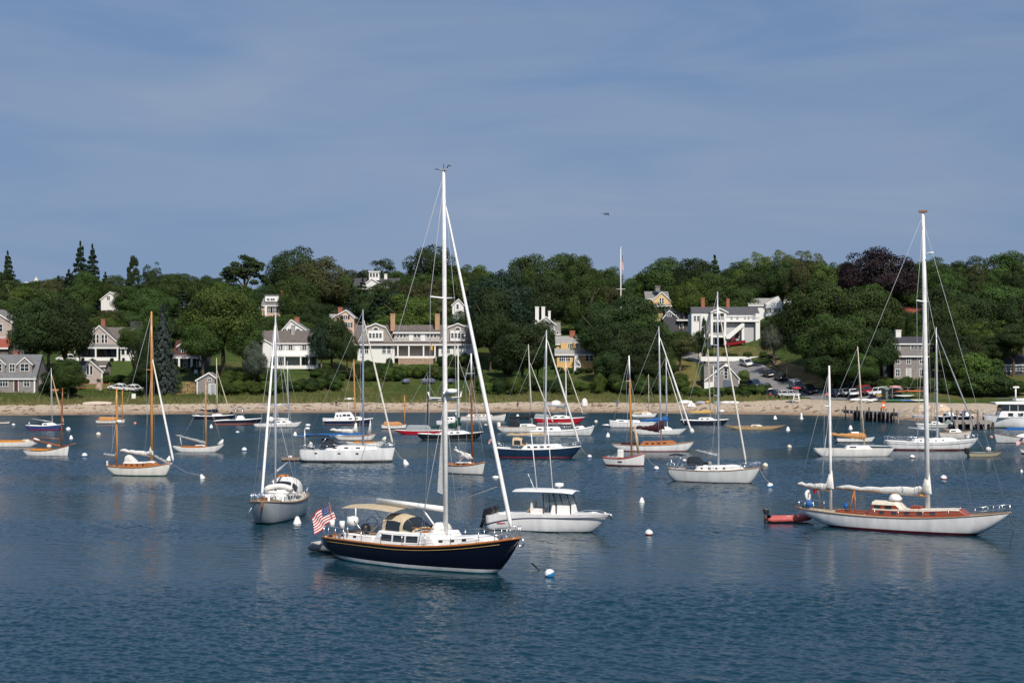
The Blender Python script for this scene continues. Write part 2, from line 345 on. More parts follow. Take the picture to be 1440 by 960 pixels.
# ------------------------------------------------------------------ foliage
LEAF = {}
def leafmat(name, col, var=.35, hue=.02):
    if name in LEAF: return LEAF[name]
    m = bpy.data.materials.new(name); m.use_nodes = True; t = m.node_tree; p = t.nodes['Principled BSDF']
    p.inputs['Roughness'].default_value = .7; p.inputs['Specular IOR Level'].default_value = .22
    oi = t.nodes.new('ShaderNodeObjectInfo'); tcn = t.nodes.new('ShaderNodeTexCoord')
    nz = t.nodes.new('ShaderNodeTexNoise'); nz.inputs['Scale'].default_value = 7; nz.inputs['Detail'].default_value = 4
    t.links.new(tcn.outputs['Object'], nz.inputs['Vector'])
    m1 = t.nodes.new('ShaderNodeMapRange'); m1.inputs['From Min'].default_value = .3; m1.inputs['From Max'].default_value = .7; m1.inputs['To Min'].default_value = 1-var; m1.inputs['To Max'].default_value = 1+var
    t.links.new(nz.outputs[0], m1.inputs[0])
    m2 = t.nodes.new('ShaderNodeMapRange'); m2.inputs['To Min'].default_value = .75; m2.inputs['To Max'].default_value = 1.3; t.links.new(oi.outputs['Random'], m2.inputs[0])
    mu = t.nodes.new('ShaderNodeMath'); mu.operation = 'MULTIPLY'; t.links.new(m1.outputs[0], mu.inputs[0]); t.links.new(m2.outputs[0], mu.inputs[1])
    hs = t.nodes.new('ShaderNodeHueSaturation'); hs.inputs['Color'].default_value = (*col, 1)
    m3 = t.nodes.new('ShaderNodeMapRange'); m3.inputs['To Min'].default_value = .5-hue; m3.inputs['To Max'].default_value = .5+hue; t.links.new(oi.outputs['Random'], m3.inputs[0])
    t.links.new(mu.outputs[0], hs.inputs['Value']); t.links.new(m3.outputs[0], hs.inputs['Hue']); t.links.new(hs.outputs[0], p.inputs['Base Color'])
    tr = t.nodes.new('ShaderNodeBsdfTranslucent'); t.links.new(hs.outputs[0], tr.inputs[0])
    mxs = t.nodes.new('ShaderNodeMixShader'); mxs.inputs[0].default_value = .22; o = t.nodes['Material Output']
    t.links.new(p.outputs[0], mxs.inputs[1]); t.links.new(tr.outputs[0], mxs.inputs[2]); t.links.new(mxs.outputs[0], o.inputs[0])
    LEAF[name] = m; return m
leafmat('mid leaves', (.042, .073, .015), hue=.012); leafmat('dark leaves', (.027, .048, .013), hue=.012); leafmat('bright leaves', (.066, .105, .018), hue=.01)
leafmat('brownish leaves', (.060, .066, .022)); leafmat('copper leaves', (.020, .012, .014), hue=.01); leafmat('spruce needles', (.036, .050, .044), hue=.01)
leafmat('pine needles', (.016, .034, .016)); leafmat('yellow green leaves', (.085, .11, .028)); leafmat('silvery leaves', (.07, .085, .06))

def leaf_quads(P, Nn, size, rg, asp=1.0):
    """P,Nn: (n,3) centres and normals -> mesh arrays of one quad per leaf clump"""
    n = len(P); Nn = Nn/np.linalg.norm(Nn, axis=1)[:, None]
    r = rg.normal(size=(n, 3)); U = np.cross(Nn, r); U /= np.linalg.norm(U, axis=1)[:, None]; V = np.cross(Nn, U)
    sz = (size*(.55+.9*rg.random(n)))[:, None]
    U = U*sz*.5*asp; V = V*sz*.5
    return np.stack([P-U-V*.6, P+U*.7-V, P+U+V*.6, P-U*.7+V], axis=1).reshape(-1, 3)
def leaf_mesh(name, vs):
    me = bpy.data.meshes.new(name); n = len(vs)//4
    me.vertices.add(len(vs)); me.vertices.foreach_set('co', vs.astype(np.float32).ravel())
    me.loops.add(4*n); me.loops.foreach_set('vertex_index', np.arange(4*n, dtype=np.int32))
    me.polygons.add(n); me.polygons.foreach_set('loop_start', np.arange(0, 4*n, 4, dtype=np.int32))
    me.update(calc_edges=True); me.validate(); return me
def sph(rg, n):
    v = rg.normal(size=(n, 3)); return v/np.linalg.norm(v, axis=1)[:, None]
def crown_round(seed, nb=52, nl=21000, leaf=.0185, flat=0, rmin=.09, rmax=.2, hole=0, top=.5):
    rg = np.random.default_rng(seed); P = []; Q = []
    cs = sph(rg, nb); cs[:, 2] = np.where(cs[:, 2] < -.35, cs[:, 2]*.5, cs[:, 2])
    rb = rg.uniform(rmin, rmax, nb); k = rg.uniform(.72, 1.08, nb)
    cs = cs*(.5-rb*.75)[:, None]*k[:, None]
    cs[:, 2] = cs[:, 2]*(1-flat)
    core = sph(rg, 12)*rg.uniform(.05, .25, 12)[:, None]; cs = np.vstack([cs, core]); rb = np.concatenate([rb, rg.uniform(.12, .2, 12)])
    w = rb**2; w /= w.sum()
    for c, r, ww in zip(cs, rb, w):
        n = int(nl*ww); d = sph(rg, n); outw = c/(np.linalg.norm(c)+1e-6)
        d = d+outw*.55+np.array([0, 0, .25]); d /= np.linalg.norm(d, axis=1)[:, None]
        rr = r*(.62+.5*rg.random(n)**.7)
        P.append(c+d*rr[:, None]*np.array([1.12, 1.12, .8])); Q.append(d*.75+outw*.3+rg.normal(size=(n, 3))*.38)
    P = np.vstack(P); Q = np.vstack(Q); P[:, 2] += .5
    return leaf_quads(P, Q, leaf, rg)
def crown_conifer(seed, tiers=17, leaf=.03, nl=9000, droop=.25, ragged=.25, p=1.0):
    rg = np.random.default_rng(seed); P = []; Q = []
    for i in range(tiers):
        h = i/(tiers-1); r0 = .5*(1-h)**p+.03
        nbr = max(5, int(15*(1-h)+5))
        for b in range(nbr):
            a = 2*pi*(b+rg.random())/nbr; r = r0*(1-ragged*rg.random())
            n = int(nl/tiers/nbr*(1.4-h*.6)*1.2)+4; u = rg.random(n)**.6
            z = h*.96+.03-droop*u*r*.55+rg.normal(size=n)*.012+.03*rg.random()
            wd_ = .045*(1.1-h)*(1-u*.5)
            x = u*r*math.cos(a)+rg.normal(size=n)*wd_; y = u*r*math.sin(a)+rg.normal(size=n)*wd_
            P.append(np.stack([x, y, z], 1)); q = np.stack([np.full(n, math.cos(a)*.6), np.full(n, math.sin(a)*.6), np.full(n, .8)], 1)
            Q.append(q+rg.normal(size=(n, 3))*.35)
    return leaf_quads(np.vstack(P), np.vstack(Q), leaf, rg)
def crown_umbrella(seed, nl=6500):
    rg = np.random.default_rng(seed); P = []; Q = []
    for i in range(40):
        a = rg.random()*2*pi; r = math.sqrt(rg.random())*.43; c = np.array([r*math.cos(a), r*math.sin(a), .78-.55*r*r*2.2-.18*(rg.random() < .3)+rg.normal()*.05])
        n = nl//40; d = sph(rg, n)*np.array([1.2, 1.2, .55]); P.append(c+d*.085*(.6+.5*rg.random(n))[:, None]); Q.append(d+np.array([0, 0, .7])+rg.normal(size=(n, 3))*.4)
    return leaf_quads(np.vstack(P), np.vstack(Q), .026, rg)
def crown_column(seed, nl=5000):
    rg = np.random.default_rng(seed); P = []; Q = []
    for i in range(60):
        h = rg.random(); a = rg.random()*2*pi; r = (.34*math.sin(pi*min(1, h*.9+.1))**.6)*(.8+.4*rg.random())
        c = np.array([r*math.cos(a), r*math.sin(a), h]); n = nl//60; d = sph(rg, n); P.append(c+d*np.array([.13, .13, .06])*(.6+.5*rg.random(n))[:, None]); Q.append(d+c*np.array([2, 2, 0])+rg.normal(size=(n, 3))*.4)
    return leaf_quads(np.vstack(P), np.vstack(Q), .035, rg)
CROWN = {'round': [crown_round(s) for s in (1, 2, 3, 4, 5)],
         'loose': [crown_round(s, 34, 13000, .018, 0, .07, .16) for s in (11, 12, 13)],
         'flat': [crown_round(s, 54, 20000, .018, .25, .08, .17) for s in (21, 22)],
         'spruce': [crown_conifer(31, 22, .026, 11000, .3, .2), crown_conifer(34, 20, .026, 10000, .35, .3)],
         'pine': [crown_conifer(32, 12, .034, 7000, .1, .55, .7), crown_conifer(33, 11, .034, 6500, .05, .6, .65)],
         'fir': [crown_conifer(35, 13, .03, 8500, .15, .5, .72), crown_conifer(36, 12, .03, 8500, .2, .5, .68)],
         'umbrella': [crown_umbrella(41)], 'column': [crown_column(51)],
         'bush': [crown_round(s, 28, 9000, .036, 0, .14, .26) for s in (61, 62, 63)]}
# each variant is one mesh per leaf material, made on demand and shared by all trees of that look
_cm = {}
def crown_of(kind, i, leaf):
    k = (kind, i, leaf)
    if k not in _cm:
        me = leaf_mesh('crown_'+kind, CROWN[kind][i]); me.materials.append(LEAF[leaf]); _cm[k] = me
    return _cm[k]
bark = mat('bark', (.10, .075, .055), .95, .1, ns=(4, .3), bump=.8)
barkg = mat('grey bark', (.20, .17, .14), .95, .1, ns=(4, .3), bump=.8)
_tm = {}
def trunk_of(kind, i):
    k = (kind, i)
    if k in _tm: return _tm[k]
    r = random.Random(i*7+len(kind)); b = MB()
    if kind in ('spruce', 'fir', 'pine', 'column'):
        b.tube([(0, 0, -.08), (0, 0, .3), (.004, 0, .9)], [.022, .016, .004], 8)
    else:
        f = .62 if kind == 'umbrella' else .45
        b.tube([(0, 0, -.08), (0, 0, .02), (.01, 0, .2), (.0, .01, f)], [.045, .032, .026, .018], 8)
        for j in range(8):
            a = j*2*pi/8+r.random()*.6; s0 = .2+.25*r.random() if kind != 'umbrella' else .35+.2*r.random()
            e = .30+.1*r.random(); z = .62+.2*r.random()
            b.tube([(0, 0, s0), (e*.45*math.cos(a), e*.45*math.sin(a), s0+(z-s0)*.6), (e*math.cos(a), e*math.sin(a), z)], [.017, .011, .004], 6)
    _tm[k] = b.mesh('trunk', barkg if kind in ('loose', 'umbrella') else bark); return _tm[k]
TREES = []     # (root, px, kind words, tone words, size word)
KIND = {'fir': 'ragged conifer', 'round': 'round tree', 'loose': 'open airy tree', 'flat': 'wide spreading tree', 'spruce': 'conical spruce', 'pine': 'ragged pine',
        'umbrella': 'flat topped umbrella shaped tree', 'column': 'narrow columnar cypress'}
TONE = {'mid leaves': 'mid green', 'dark leaves': 'dark green', 'bright leaves': 'bright green', 'brownish leaves': 'olive brown', 'copper leaves': 'purple black leaved',
        'spruce needles': 'blue grey', 'pine needles': 'dark needled', 'yellow green leaves': 'yellow green', 'silvery leaves': 'silvery green'}
SPECS = []
def tree(*a, **k): SPECS.append((a, k))
def build_tree(px, pytop, wpx, s, kind='round', leaf='mid leaves', cf=.82, label=None, d=None, dep=1.0):
    x = (px-720)/F*400
    for _ in range(3): d_ = d if d else shore(x)+s; x = (px-720)/F*d_
    d_ = d if d else shore(x)+s
    zg = Zg(x, d_); zt = H+(HZ-pytop)*d_/F; h = zt-zg
    if h < 2.5: return None
    w = wpx*d_/F
    i = rnd.randrange(len(CROWN[kind])); a = rnd.random()*6.28
    r = empty('spruce_tree' if kind in ('spruce', 'fir') else 'pine_tree' if kind == 'pine' else 'broadleaf_tree' if kind != 'column' else 'cypress_tree', (x, d_, zg), a)
    t = bpy.data.objects.new('trunk', trunk_of(kind, i)); C.objects.link(t); t.parent = r; t.scale = (w, w, h)
    c = bpy.data.objects.new('crown', crown_of(kind, i, leaf)); C.objects.link(c); c.parent = r
    c.location = (0, 0, h*(1-cf)); c.scale = (w*1.0, w*dep, h*cf)
    r['category'] = 'tree'
    if label: r['label'] = label; r['group'] = 'trees on the hillside'
    else: TREES.append((r, px, pytop, d_, kind, leaf, h))
    return r
# ------------------------------------------------------------------ houses
clap = mat('white clapboard', (.70, .69, .66), .7, .2, ns=(2, .06), scale=(1, 1, 6))
trim = mat('white trim', (.74, .73, .70), .6, .25, ns=(3, .05))
shing = mat('grey cedar shingle', (.235, .215, .205), .9, .1, ns=(1.2, .2), scale=(1, 1, 4))
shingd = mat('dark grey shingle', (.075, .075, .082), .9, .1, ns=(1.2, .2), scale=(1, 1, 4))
shingp = mat('pale pinkish shingle', (.40, .335, .30), .9, .1, ns=(1.2, .14), scale=(1, 1, 4))
shingm = mat('silvered shingle', (.30, .27, .245), .9, .1, ns=(1.2, .16), scale=(1, 1, 4))
yel = mat('ochre yellow clapboard', (.62, .40, .165), .75, .2, ns=(2, .08), scale=(1, 1, 6))
pinkw = mat('pale peach clapboard', (.60, .42, .32), .75, .2, ns=(2, .06), scale=(1, 1, 6))
pyel = mat('pale yellow clapboard', (.62, .44, .22), .75, .2, ns=(2, .06), scale=(1, 1, 6))
roofd = mat('dark roof shingle', (.060, .060, .068), .85, .15, ns=(2, .2))
roofb = mat('brown grey roof shingle', (.125, .108, .10), .85, .15, ns=(1.5, .22))
roofg = mat('grey roof shingle', (.19, .185, .18), .85, .15, ns=(1.5, .18))
roofl = mat('light grey roof shingle', (.28, .275, .265), .85, .15, ns=(1.5, .15))
roofr = mat('red roof shingle', (.26, .075, .055), .85, .15, ns=(1.5, .15))
brick = mat('brick', (.30, .115, .075), .9, .1, ns=(4, .25))
brickt = mat('tan brick', (.42, .26, .16), .9, .1, ns=(4, .25))
stone = mat('field stone', (.33, .235, .17), .9, .1, ns=(2.5, .5), bump=.8)
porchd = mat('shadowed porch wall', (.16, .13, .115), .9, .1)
shut = mat('black shutter', (.02, .022, .022), .6, .2)
shutg = mat('grey shutter', (.45, .46, .46), .6, .2)
doorm = mat('dark door', (.08, .03, .03), .4, .3)

class House:
    def __init__(s, name, label, cat, pxc, pyb, d=None, rz=0, group='houses along the harbour shore'):
        s.d = d or hit(pxc, pyb); s.k = s.d/F; s.xc = pxc; s.yb = pyb
        p = W(pxc, pyb, s.d); s.root = empty(name, p, rz, label, cat, group); s.p = p
        s.floor = Zg(p.x, s.d)-p.z-3
    def X(s, px): return (px-s.xc)*s.k
    def Z(s, py): return (s.yb-py)*s.k
    def wall(s, x0, x1, yt, m, yf=0, dep=8, yb=None, name='wall'):
        return MB().box(s.X(x0), s.X(x1), yf, yf+dep, s.floor if yb is None else s.Z(yb), s.Z(yt)).obj(name, m, s.root)
    def gwall(s, pts, m, yf=0, dep=8, name='wall'):
        return MB().prism([(s.X(a), s.Z(b)) for a, b in pts], 'y', yf, yf+dep).obj(name, m, s.root)
    def gable(s, xl, xr, ye, apex, m, yf=0, dep=8, wallm=None, yer=None, tw=.32, oh=.35, mid=None):
        """front facing gable: wall to the eaves and peak, roof slabs behind, white rake trim on the front"""
        yer = ye if yer is None else yer
        P = [(xl, ye)]+([mid[0]] if mid else [])+[apex]+([mid[1]] if mid else [])+[(xr, yer)]
        Q = [(s.X(a), s.Z(b)) for a, b in P]
        if wallm:
            MB().prism([(Q[0][0]+.05, s.floor)]+[(a, b-.12) for a, b in Q]+[(Q[-1][0]-.05, s.floor)], 'y', yf, yf+dep).obj('wall', wallm, s.root)
        r = s_chev(Q, .24, oh); t = s_chev(Q, tw, oh)
        MB().prism(r, 'y', yf-.28, yf+dep+.2).obj('roof', m, s.root)
        MB().prism([(a, b-.02) for a, b in t], 'y', yf-.36, yf-.285).obj('rake_trim', trim, s.root)
    def side(s, xl, xr, ye, yr, m, yf=0, dep=8, wallm=None, oh=.4, zback=None):
        """roof with the ridge running across; eave towards the water"""
        ze, zr = s.Z(ye), s.Z(yr); xl, xr = s.X(xl), s.X(xr)
        t = .22; ym = yf+dep/2; sl = (zr-ze)/(dep/2)
        poly = [(yf-oh, ze-sl*oh), (ym, zr), (yf+dep+oh, ze-sl*oh), (yf+dep+oh, ze-sl*oh-t), (ym, zr-t*1.2), (yf-oh, ze-sl*oh-t)]
        MB().prism(poly, 'x', xl-.3, xr+.3).obj('roof', m, s.root)
        if wallm:
            MB().prism([(yf+.02, s.floor), (yf+.02, ze-.1), (ym, zr-t*1.3), (yf+dep-.02, ze-.1), (yf+dep-.02, s.floor)], 'x', xl, xr).obj('wall', wallm, s.root)
        MB().box(xl-.3, xr+.3, yf-oh-.05, yf-oh+.0-.003, ze-sl*oh-t-.12, ze-sl*oh-.02).obj('fascia', trim, s.root)
    def shed(s, xl, xr, y0, y1, m, yf=0, run=3, t=.2):
        """sloped porch roof: y1 front edge row, y0 where it meets the wall at yf+run"""
        MB().prism([(yf, s.Z(y1)), (yf+run, s.Z(y0)), (yf+run, s.Z(y0)-t), (yf, s.Z(y1)-t)], 'x', s.X(xl), s.X(xr)).obj('porch_roof', m, s.root)
        MB().box(s.X(xl), s.X(xr), yf-.06, yf-.004, s.Z(y1)-t-.2, s.Z(y1)+.02).obj('fascia', trim, s.root)
    def win(s, x0, x1, y0, y1, yf=0, cols=2, rows=2, sh=None, fm=None, name='window'):
        a, b, c, e = s.X(x0), s.X(x1), s.Z(y1), s.Z(y0); w = .13; f = MB()
        f.box(a-w, a, yf-.09, yf-.001, c-w, e+w); f.box(b, b+w, yf-.09, yf-.001, c-w, e+w)
        f.box(a, b, yf-.09, yf-.001, e, e+w); f.box(a, b, yf-.12, yf-.001, c-w, c)
        for i in range(1, cols): x = a+(b-a)*i/cols; f.box(x-.05, x+.05, yf-.075, yf-.012, c, e)
        for i in range(1, rows): z = c+(e-c)*i/rows; f.box(a, b, yf-.07, yf-.014, z-.04, z+.04)
        o = f.obj(name, fm or trim, s.root)
        MB().box(a, b, yf-.04, yf-.02, c, e).obj('pane', darkglass, o)
        if sh:
            sw = (b-a)*.5
            for q in (a-w-sw, b+w): MB().box(q+.02, q+sw-.02, yf-.07, yf-.001, c-.05, e+.05).obj('shutter', sh, s.root)
        return o
    def door(s, x0, x1, y0, y1, yf=0, m=None):
        a, b, c, e = s.X(x0), s.X(x1), s.Z(y1), s.Z(y0); w = .14
        o = MB().box(a-w, a, yf-.1, yf-.001, c, e+w).box(b, b+w, yf-.1, yf-.001, c, e+w).box(a, b, yf-.1, yf-.001, e, e+w).obj('door_frame', trim, s.root)
        MB().box(a, b, yf-.05, yf-.02, c, e).obj('door', m or doorm, o)
    def post(s, x, y0, y1, yf=0, w=.3, m=None, name='porch_post'):
        MB().box(s.X(x)-w/2, s.X(x)+w/2, yf-w/2, yf+w/2, s.Z(y1), s.Z(y0)).obj(name, m or trim, s.root)
    def rail(s, x0, x1, y0, y1, yf=0, bal=True):
        a, b, c, e = s.X(x0), s.X(x1), s.Z(y1), s.Z(y0); f = MB().box(a, b, yf-.06, yf+.06, e-.12, e)
        if bal:
            n = max(4, int((b-a)/.35)); f.box(a, b, yf-.05, yf+.05, c, c+.1)
            for i in range(n+1): x = a+(b-a)*i/n; f.box(x-.05, x+.05, yf-.03, yf+.03, c+.1, e-.12)
        else: f.box(a, b, yf-.05, yf+.05, c, e-.12)
        f.obj('railing', trim, s.root)
    def chim(s, x0, x1, y0, y1, yf=4, m=None):
        a, b, c, e = s.X(x0), s.X(x1), s.Z(y1), s.Z(y0); q = (b-a)*.45
        MB().box(a, b, yf-q, yf+q, c-1.5, e-.3).box(a-.08, b+.08, yf-q-.08, yf+q+.08, e-.3, e).obj('chimney', m or brick, s.root)
    def dormer(s, x0, x1, y0, y1, yf, dep, wm, rm, cols=2, apex=None, pane=None):
        """gabled or flat dormer box with its window"""
        a, b, c, e = s.X(x0), s.X(x1), s.Z(y1), s.Z(y0); xm = (a+b)/2
        za = s.Z(apex) if apex else e+.15
        o = MB().prism([(a, c), (a, e), (xm, za), (b, e), (b, c)], 'y', yf, yf+dep).obj('dormer', wm, s.root)
        if apex: MB().prism(s_chev([(a, e), (xm, za), (b, e)], .2, .3), 'y', yf-.2, yf+dep).obj('dormer_roof', rm, o); MB().prism(s_chev([(a, e), (xm, za), (b, e)], .26, .3), 'y', yf-.28, yf-.205).obj('rake_trim', trim, o)
        else: MB().box(a-.2, b+.2, yf-.25, yf+dep, e+.1, e+.3).obj('dormer_roof', rm, o)
        return o
def s_chev(Q, t, oh):
    """polyline of a gable as a closed band: overhung outside, thickness t below"""
    (x0, z0), (x1, z1) = Q[0], Q[1]; u = oh/max(.1, abs(x1-x0)); A = (x0-(x1-x0)*u, z0-(z1-z0)*u)
    (x0, z0), (x1, z1) = Q[-1], Q[-2]; u = oh/max(.1, abs(x1-x0)); B = (x0-(x1-x0)*u, z0-(z1-z0)*u)
    P = [A]+list(Q[1:-1])+[B]
    return [(a, b+.06) for a, b in P]+[(a, b-t) for a, b in reversed(P)]
PROT = []          # photo boxes that trees standing in front must leave clear: (x0, y0, x1, y1, distance)
def prot(h, x0, y0, x1, y1): PROT.append((x0, y0, x1, y1, h.d if hasattr(h, 'd') else h))

# 1 grey cottage on the left edge
h = House('shingled_cottage', 'dark grey shingled cottage with white trimmed twin gabled dormers at the left edge', 'house', 20, 552)
h.side(-60, 50, 529, 498, mat('slate grey roof', (.15, .152, .16), .85, .15, ns=(1.5, .15)), 0, 9, shing)
for x0, x1, ax in ((24, 44, 502), (-14, 6, 502)):
    h.dormer(x0, x1, 511, 528, .5, 4, shing, roofg, apex=ax); h.win(x0+4, x1-4.5, 511.5, 521.5, .5, 2, 2)
h.wall(6, 24, 509, shing, .9, 4, 528, 'dormer_wall'); h.win(12, 19, 512, 522, .9, 2, 2)
h.win(0, 11, 531.5, 543, 0, 3, 2); h.win(34, 41.5, 532, 543, 0, 2, 2); h.door(20, 25.5, 533, 550, 0)
h.post(48.8, 530, 552, -.05, .35, name='corner_board'); h.wall(51, 58, 529, shing, 2, 5); h.chim(11, 17, 493, 501, 5); h.post(57.5, 529, 552, 1.95, .3, name='corner_board')
prot(h, -5, 490, 60, 553)
# 2 grey house with red porch roof
h = House('shingled_house', 'tall grey shingled house with a rust red lower roof behind the left cottage', 'house', -8, 510, 392)
h.gable(-40, 16.5, 452, (-12, 434), roofg, 0, 10, shingp); h.win(-6, 3.5, 456, 466, 0, 2, 2); h.rail(-40, 8, 474, 478, -.6)
h.shed(-45, 19.5, 475, 489, roofr, -4.5, 4.4); h.wall(-40, 18, 490, porchd, -3.8, 3)
prot(h, -5, 440, 20, 495)
# 3 gabled house with deep porch
h = House('gabled_house', 'pale shingled house with a broad front gable over a deep shaded porch', 'house', 140, 507)
h.side(118, 180, 478, 459, roofb, 3, 9, shingp)
h.gable(109, 168, 485, (137, 457), roofb, 1.8, 7, shingp)
for a in (130, 142): h.win(a-1.5, a+1.7, 470.5, 482, 1.8, 1, 2); h.win(a+3.3, a+6.3, 470.5, 482, 1.8, 1, 2)
h.shed(107, 170, 484, 488.3, roofg, -2.2, 3.9)
for x in (108.5, 137.6, 168): h.post(x, 488.5, 507, -2, .42)
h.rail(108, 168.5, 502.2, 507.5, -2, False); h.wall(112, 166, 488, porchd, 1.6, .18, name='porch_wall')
for a in (116, 125, 145, 153): h.win(a, a+6, 491, 502, 1.55, 2, 1, fm=mat('brown sash', (.10, .07, .06), .6))
h.wall(170, 194, 488, clap, -.5, 7); h.shed(168.5, 195.5, 484, 488.5, roofb, -.9, 5)
for a in (171.5, 178.5, 185.5): h.win(a, a+4.5, 491.5, 498.5, -.5, 1, 1)
h.dormer(165.5, 172.5, 470, 479, 4, 4, clap, roofb); h.win(167, 171, 471, 476, 4, 2, 1)
h.chim(134.5, 140, 447.5, 459, 6); h.wall(100, 109, 503, clap, -1, 3); h.wall(160, 178, 449, roofd, 18, 6, name='rear_roof')
prot(h, 104, 447, 172, 508); prot(h, 172, 488, 194, 507)
# 4 small white house up in the trees
h = House('white_house', 'small white gabled house with one attic window high among the trees', 'house', 154, 437, 500)
h.gable(142, 168, 420, (155, 410), roofl, 0, 11, clap); h.win(150.5, 154.5, 416.5, 421.5, 0, 2, 2); h.chim(166, 169.5, 407, 418, 5, clap)
prot(h, 143, 408, 170, 436)
# 5 dark house with porch columns
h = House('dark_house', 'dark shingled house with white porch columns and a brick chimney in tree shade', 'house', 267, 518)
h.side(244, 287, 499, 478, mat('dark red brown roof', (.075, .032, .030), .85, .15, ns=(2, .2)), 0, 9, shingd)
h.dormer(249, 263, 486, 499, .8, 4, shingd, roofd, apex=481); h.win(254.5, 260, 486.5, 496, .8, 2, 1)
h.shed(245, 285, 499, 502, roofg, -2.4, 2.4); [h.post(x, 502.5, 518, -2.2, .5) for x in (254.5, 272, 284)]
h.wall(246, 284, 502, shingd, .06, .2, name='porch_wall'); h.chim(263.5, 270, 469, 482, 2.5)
for a in (258, 277): h.win(a, a+5, 505, 515, .05, 1, 2)
prot(h, 246, 470, 287, 518)
# 6 boathouse with tall gable window
h = House('boathouse', 'little shingled boathouse with one tall white gable window below the porch house', 'boathouse', 130, 540)
h.side(107, 145, 513, 507, roofb, 2, 5, shingp)
h.gable(114, 144.5, 521.5, (126, 505.5), roofb, 0, 5, shingp); h.win(121.8, 125.2, 514, 526.5, 0, 1, 1); h.win(126.8, 130.2, 514, 526.5, 0, 1, 1)
h.post(143.6, 521, 532, -.04, .25, name='corner_board')
prot(h, 112, 505, 146, 530)
# 7 beach shed
h = House('garden_shed', 'small grey shingled shed with a steep white edged roof standing alone above the beach', 'shed', 289, 555)
h.gable(276.5, 302, 533.5, (294, 523.5), roofg, 0, 4.5, shing, yer=529.5); h.win(292.8, 297.5, 532.2, 535.8, 0, 2, 1); h.post(277.4, 535, 555, -.04, .25, name='corner_board'); h.post(294, 539, 555, -.03, .2, name='corner_board')
h.door(296, 302.5, 540, 555, 0, mat('grey door', (.30, .32, .35), .6))
prot(h, 275, 522, 304, 556)
# 8 peach house with monitor roof
h = House('peach_house', 'peach coloured house with a grey hip roof and white windowed dormer above the white house', 'house', 388, 450, 470)
h.side(368, 406, 428.5, 418, roofg, 0, 10, pinkw); h.dormer(372, 391, 415.5, 424, 1, 6, trim, roofg); h.win(375, 378, 419.5, 422, 1, 1, 1); h.win(380, 385.5, 419.5, 422, 1, 2, 1)
for a in (376, 384, 392): h.win(a, a+3.6, 432, 439.5, 0, 2, 2, sh=shut)
h.chim(391.5, 395.5, 407.5, 419, 5); h.post(375, 431, 456, -1.2, .7)
prot(h, 369, 408, 407, 442)
# 9 white house with pergola
h = House('white_farmhouse', 'large white clapboard house with grey shutters and a columned side pergola', 'house', 405, 517)
h.side(362, 437, 480.5, 464, roofb, 1, 9, clap); h.gable(390, 425, 464, (404, 448), roofg, 7, 10, clap, yer=462)
for a in (395, 402, 414): h.win(a-2.4, a+2.4, 461.5, 468, 6.98, 2, 1)
h.chim(406.5, 411.5, 456.5, 472, 4.2, mat('grey stucco chimney', (.33, .32, .31), .9, .1)); h.chim(404.5, 411, 443.5, 456, 14)
for a in (391, 405, 424.5): h.win(a, a+5.6, 485.3, 491.8, 1, 2, 2, sh=shutg)
h.gable(364.5, 383, 486, (371, 476), roofb, -.5, 6, clap, yer=483); h.win(367.5, 372.5, 504.5, 510.5, -.5, 2, 2)
h.shed(383, 450, 497.2, 499.5, trim, -2.4, 3.4)
for x in (392, 402, 424.5, 436, 447.5): h.post(x, 500, 517, -2.2, .42)
for a in (390, 398, 424, 432): h.win(a, a+4.6, 503, 513, .98, 2, 2)
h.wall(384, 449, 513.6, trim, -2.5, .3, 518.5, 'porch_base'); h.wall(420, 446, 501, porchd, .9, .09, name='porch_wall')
prot(h, 364, 446, 450, 517)
# 10 pink gable
h = House('pink_house', 'pale pink gabled house with black shutters half hidden by dark trees', 'house', 482, 475, 455)
h.gable(469, 498, 445.5, (486.5, 435.5), roofl, 0, 10, pinkw); h.win(483, 488.5, 443.5, 448.5, 0, 2, 2, sh=shut); h.win(478, 482, 453.5, 460, 0, 2, 2, sh=shut); h.win(489, 493, 453.5, 460, 0, 2, 2, sh=shut)
h.side(460, 480, 447.5, 440, roofl, 5, 8, pinkw); h.chim(471.5, 477.5, 430.5, 441, 8)
prot(h, 464, 430, 499, 466)
# 11 dark roof with cupola
h = House('hilltop_house', 'hilltop house with a long dark slate roof and white cupola', 'house', 528, 420, 525)
h.side(496, 559, 412, 389, roofd, 2, 14, clap); h.gable(507, 545, 404, (523, 391.5), roofd, -1, 8, clap)
h.wall(517, 531.5, 381.5, trim, 5, 3.6, 393, 'cupola'); h.wall(516, 532.5, 380, trim, 4.7, 4.2, 381.5, 'cupola_roof')
for a in (518.5, 522.7, 527): h.win(a, a+2.6, 383, 388, 5, 1, 1)
h.chim(537.5, 541.5, 383, 391, 9, clap)
prot(h, 502, 379, 556, 394)
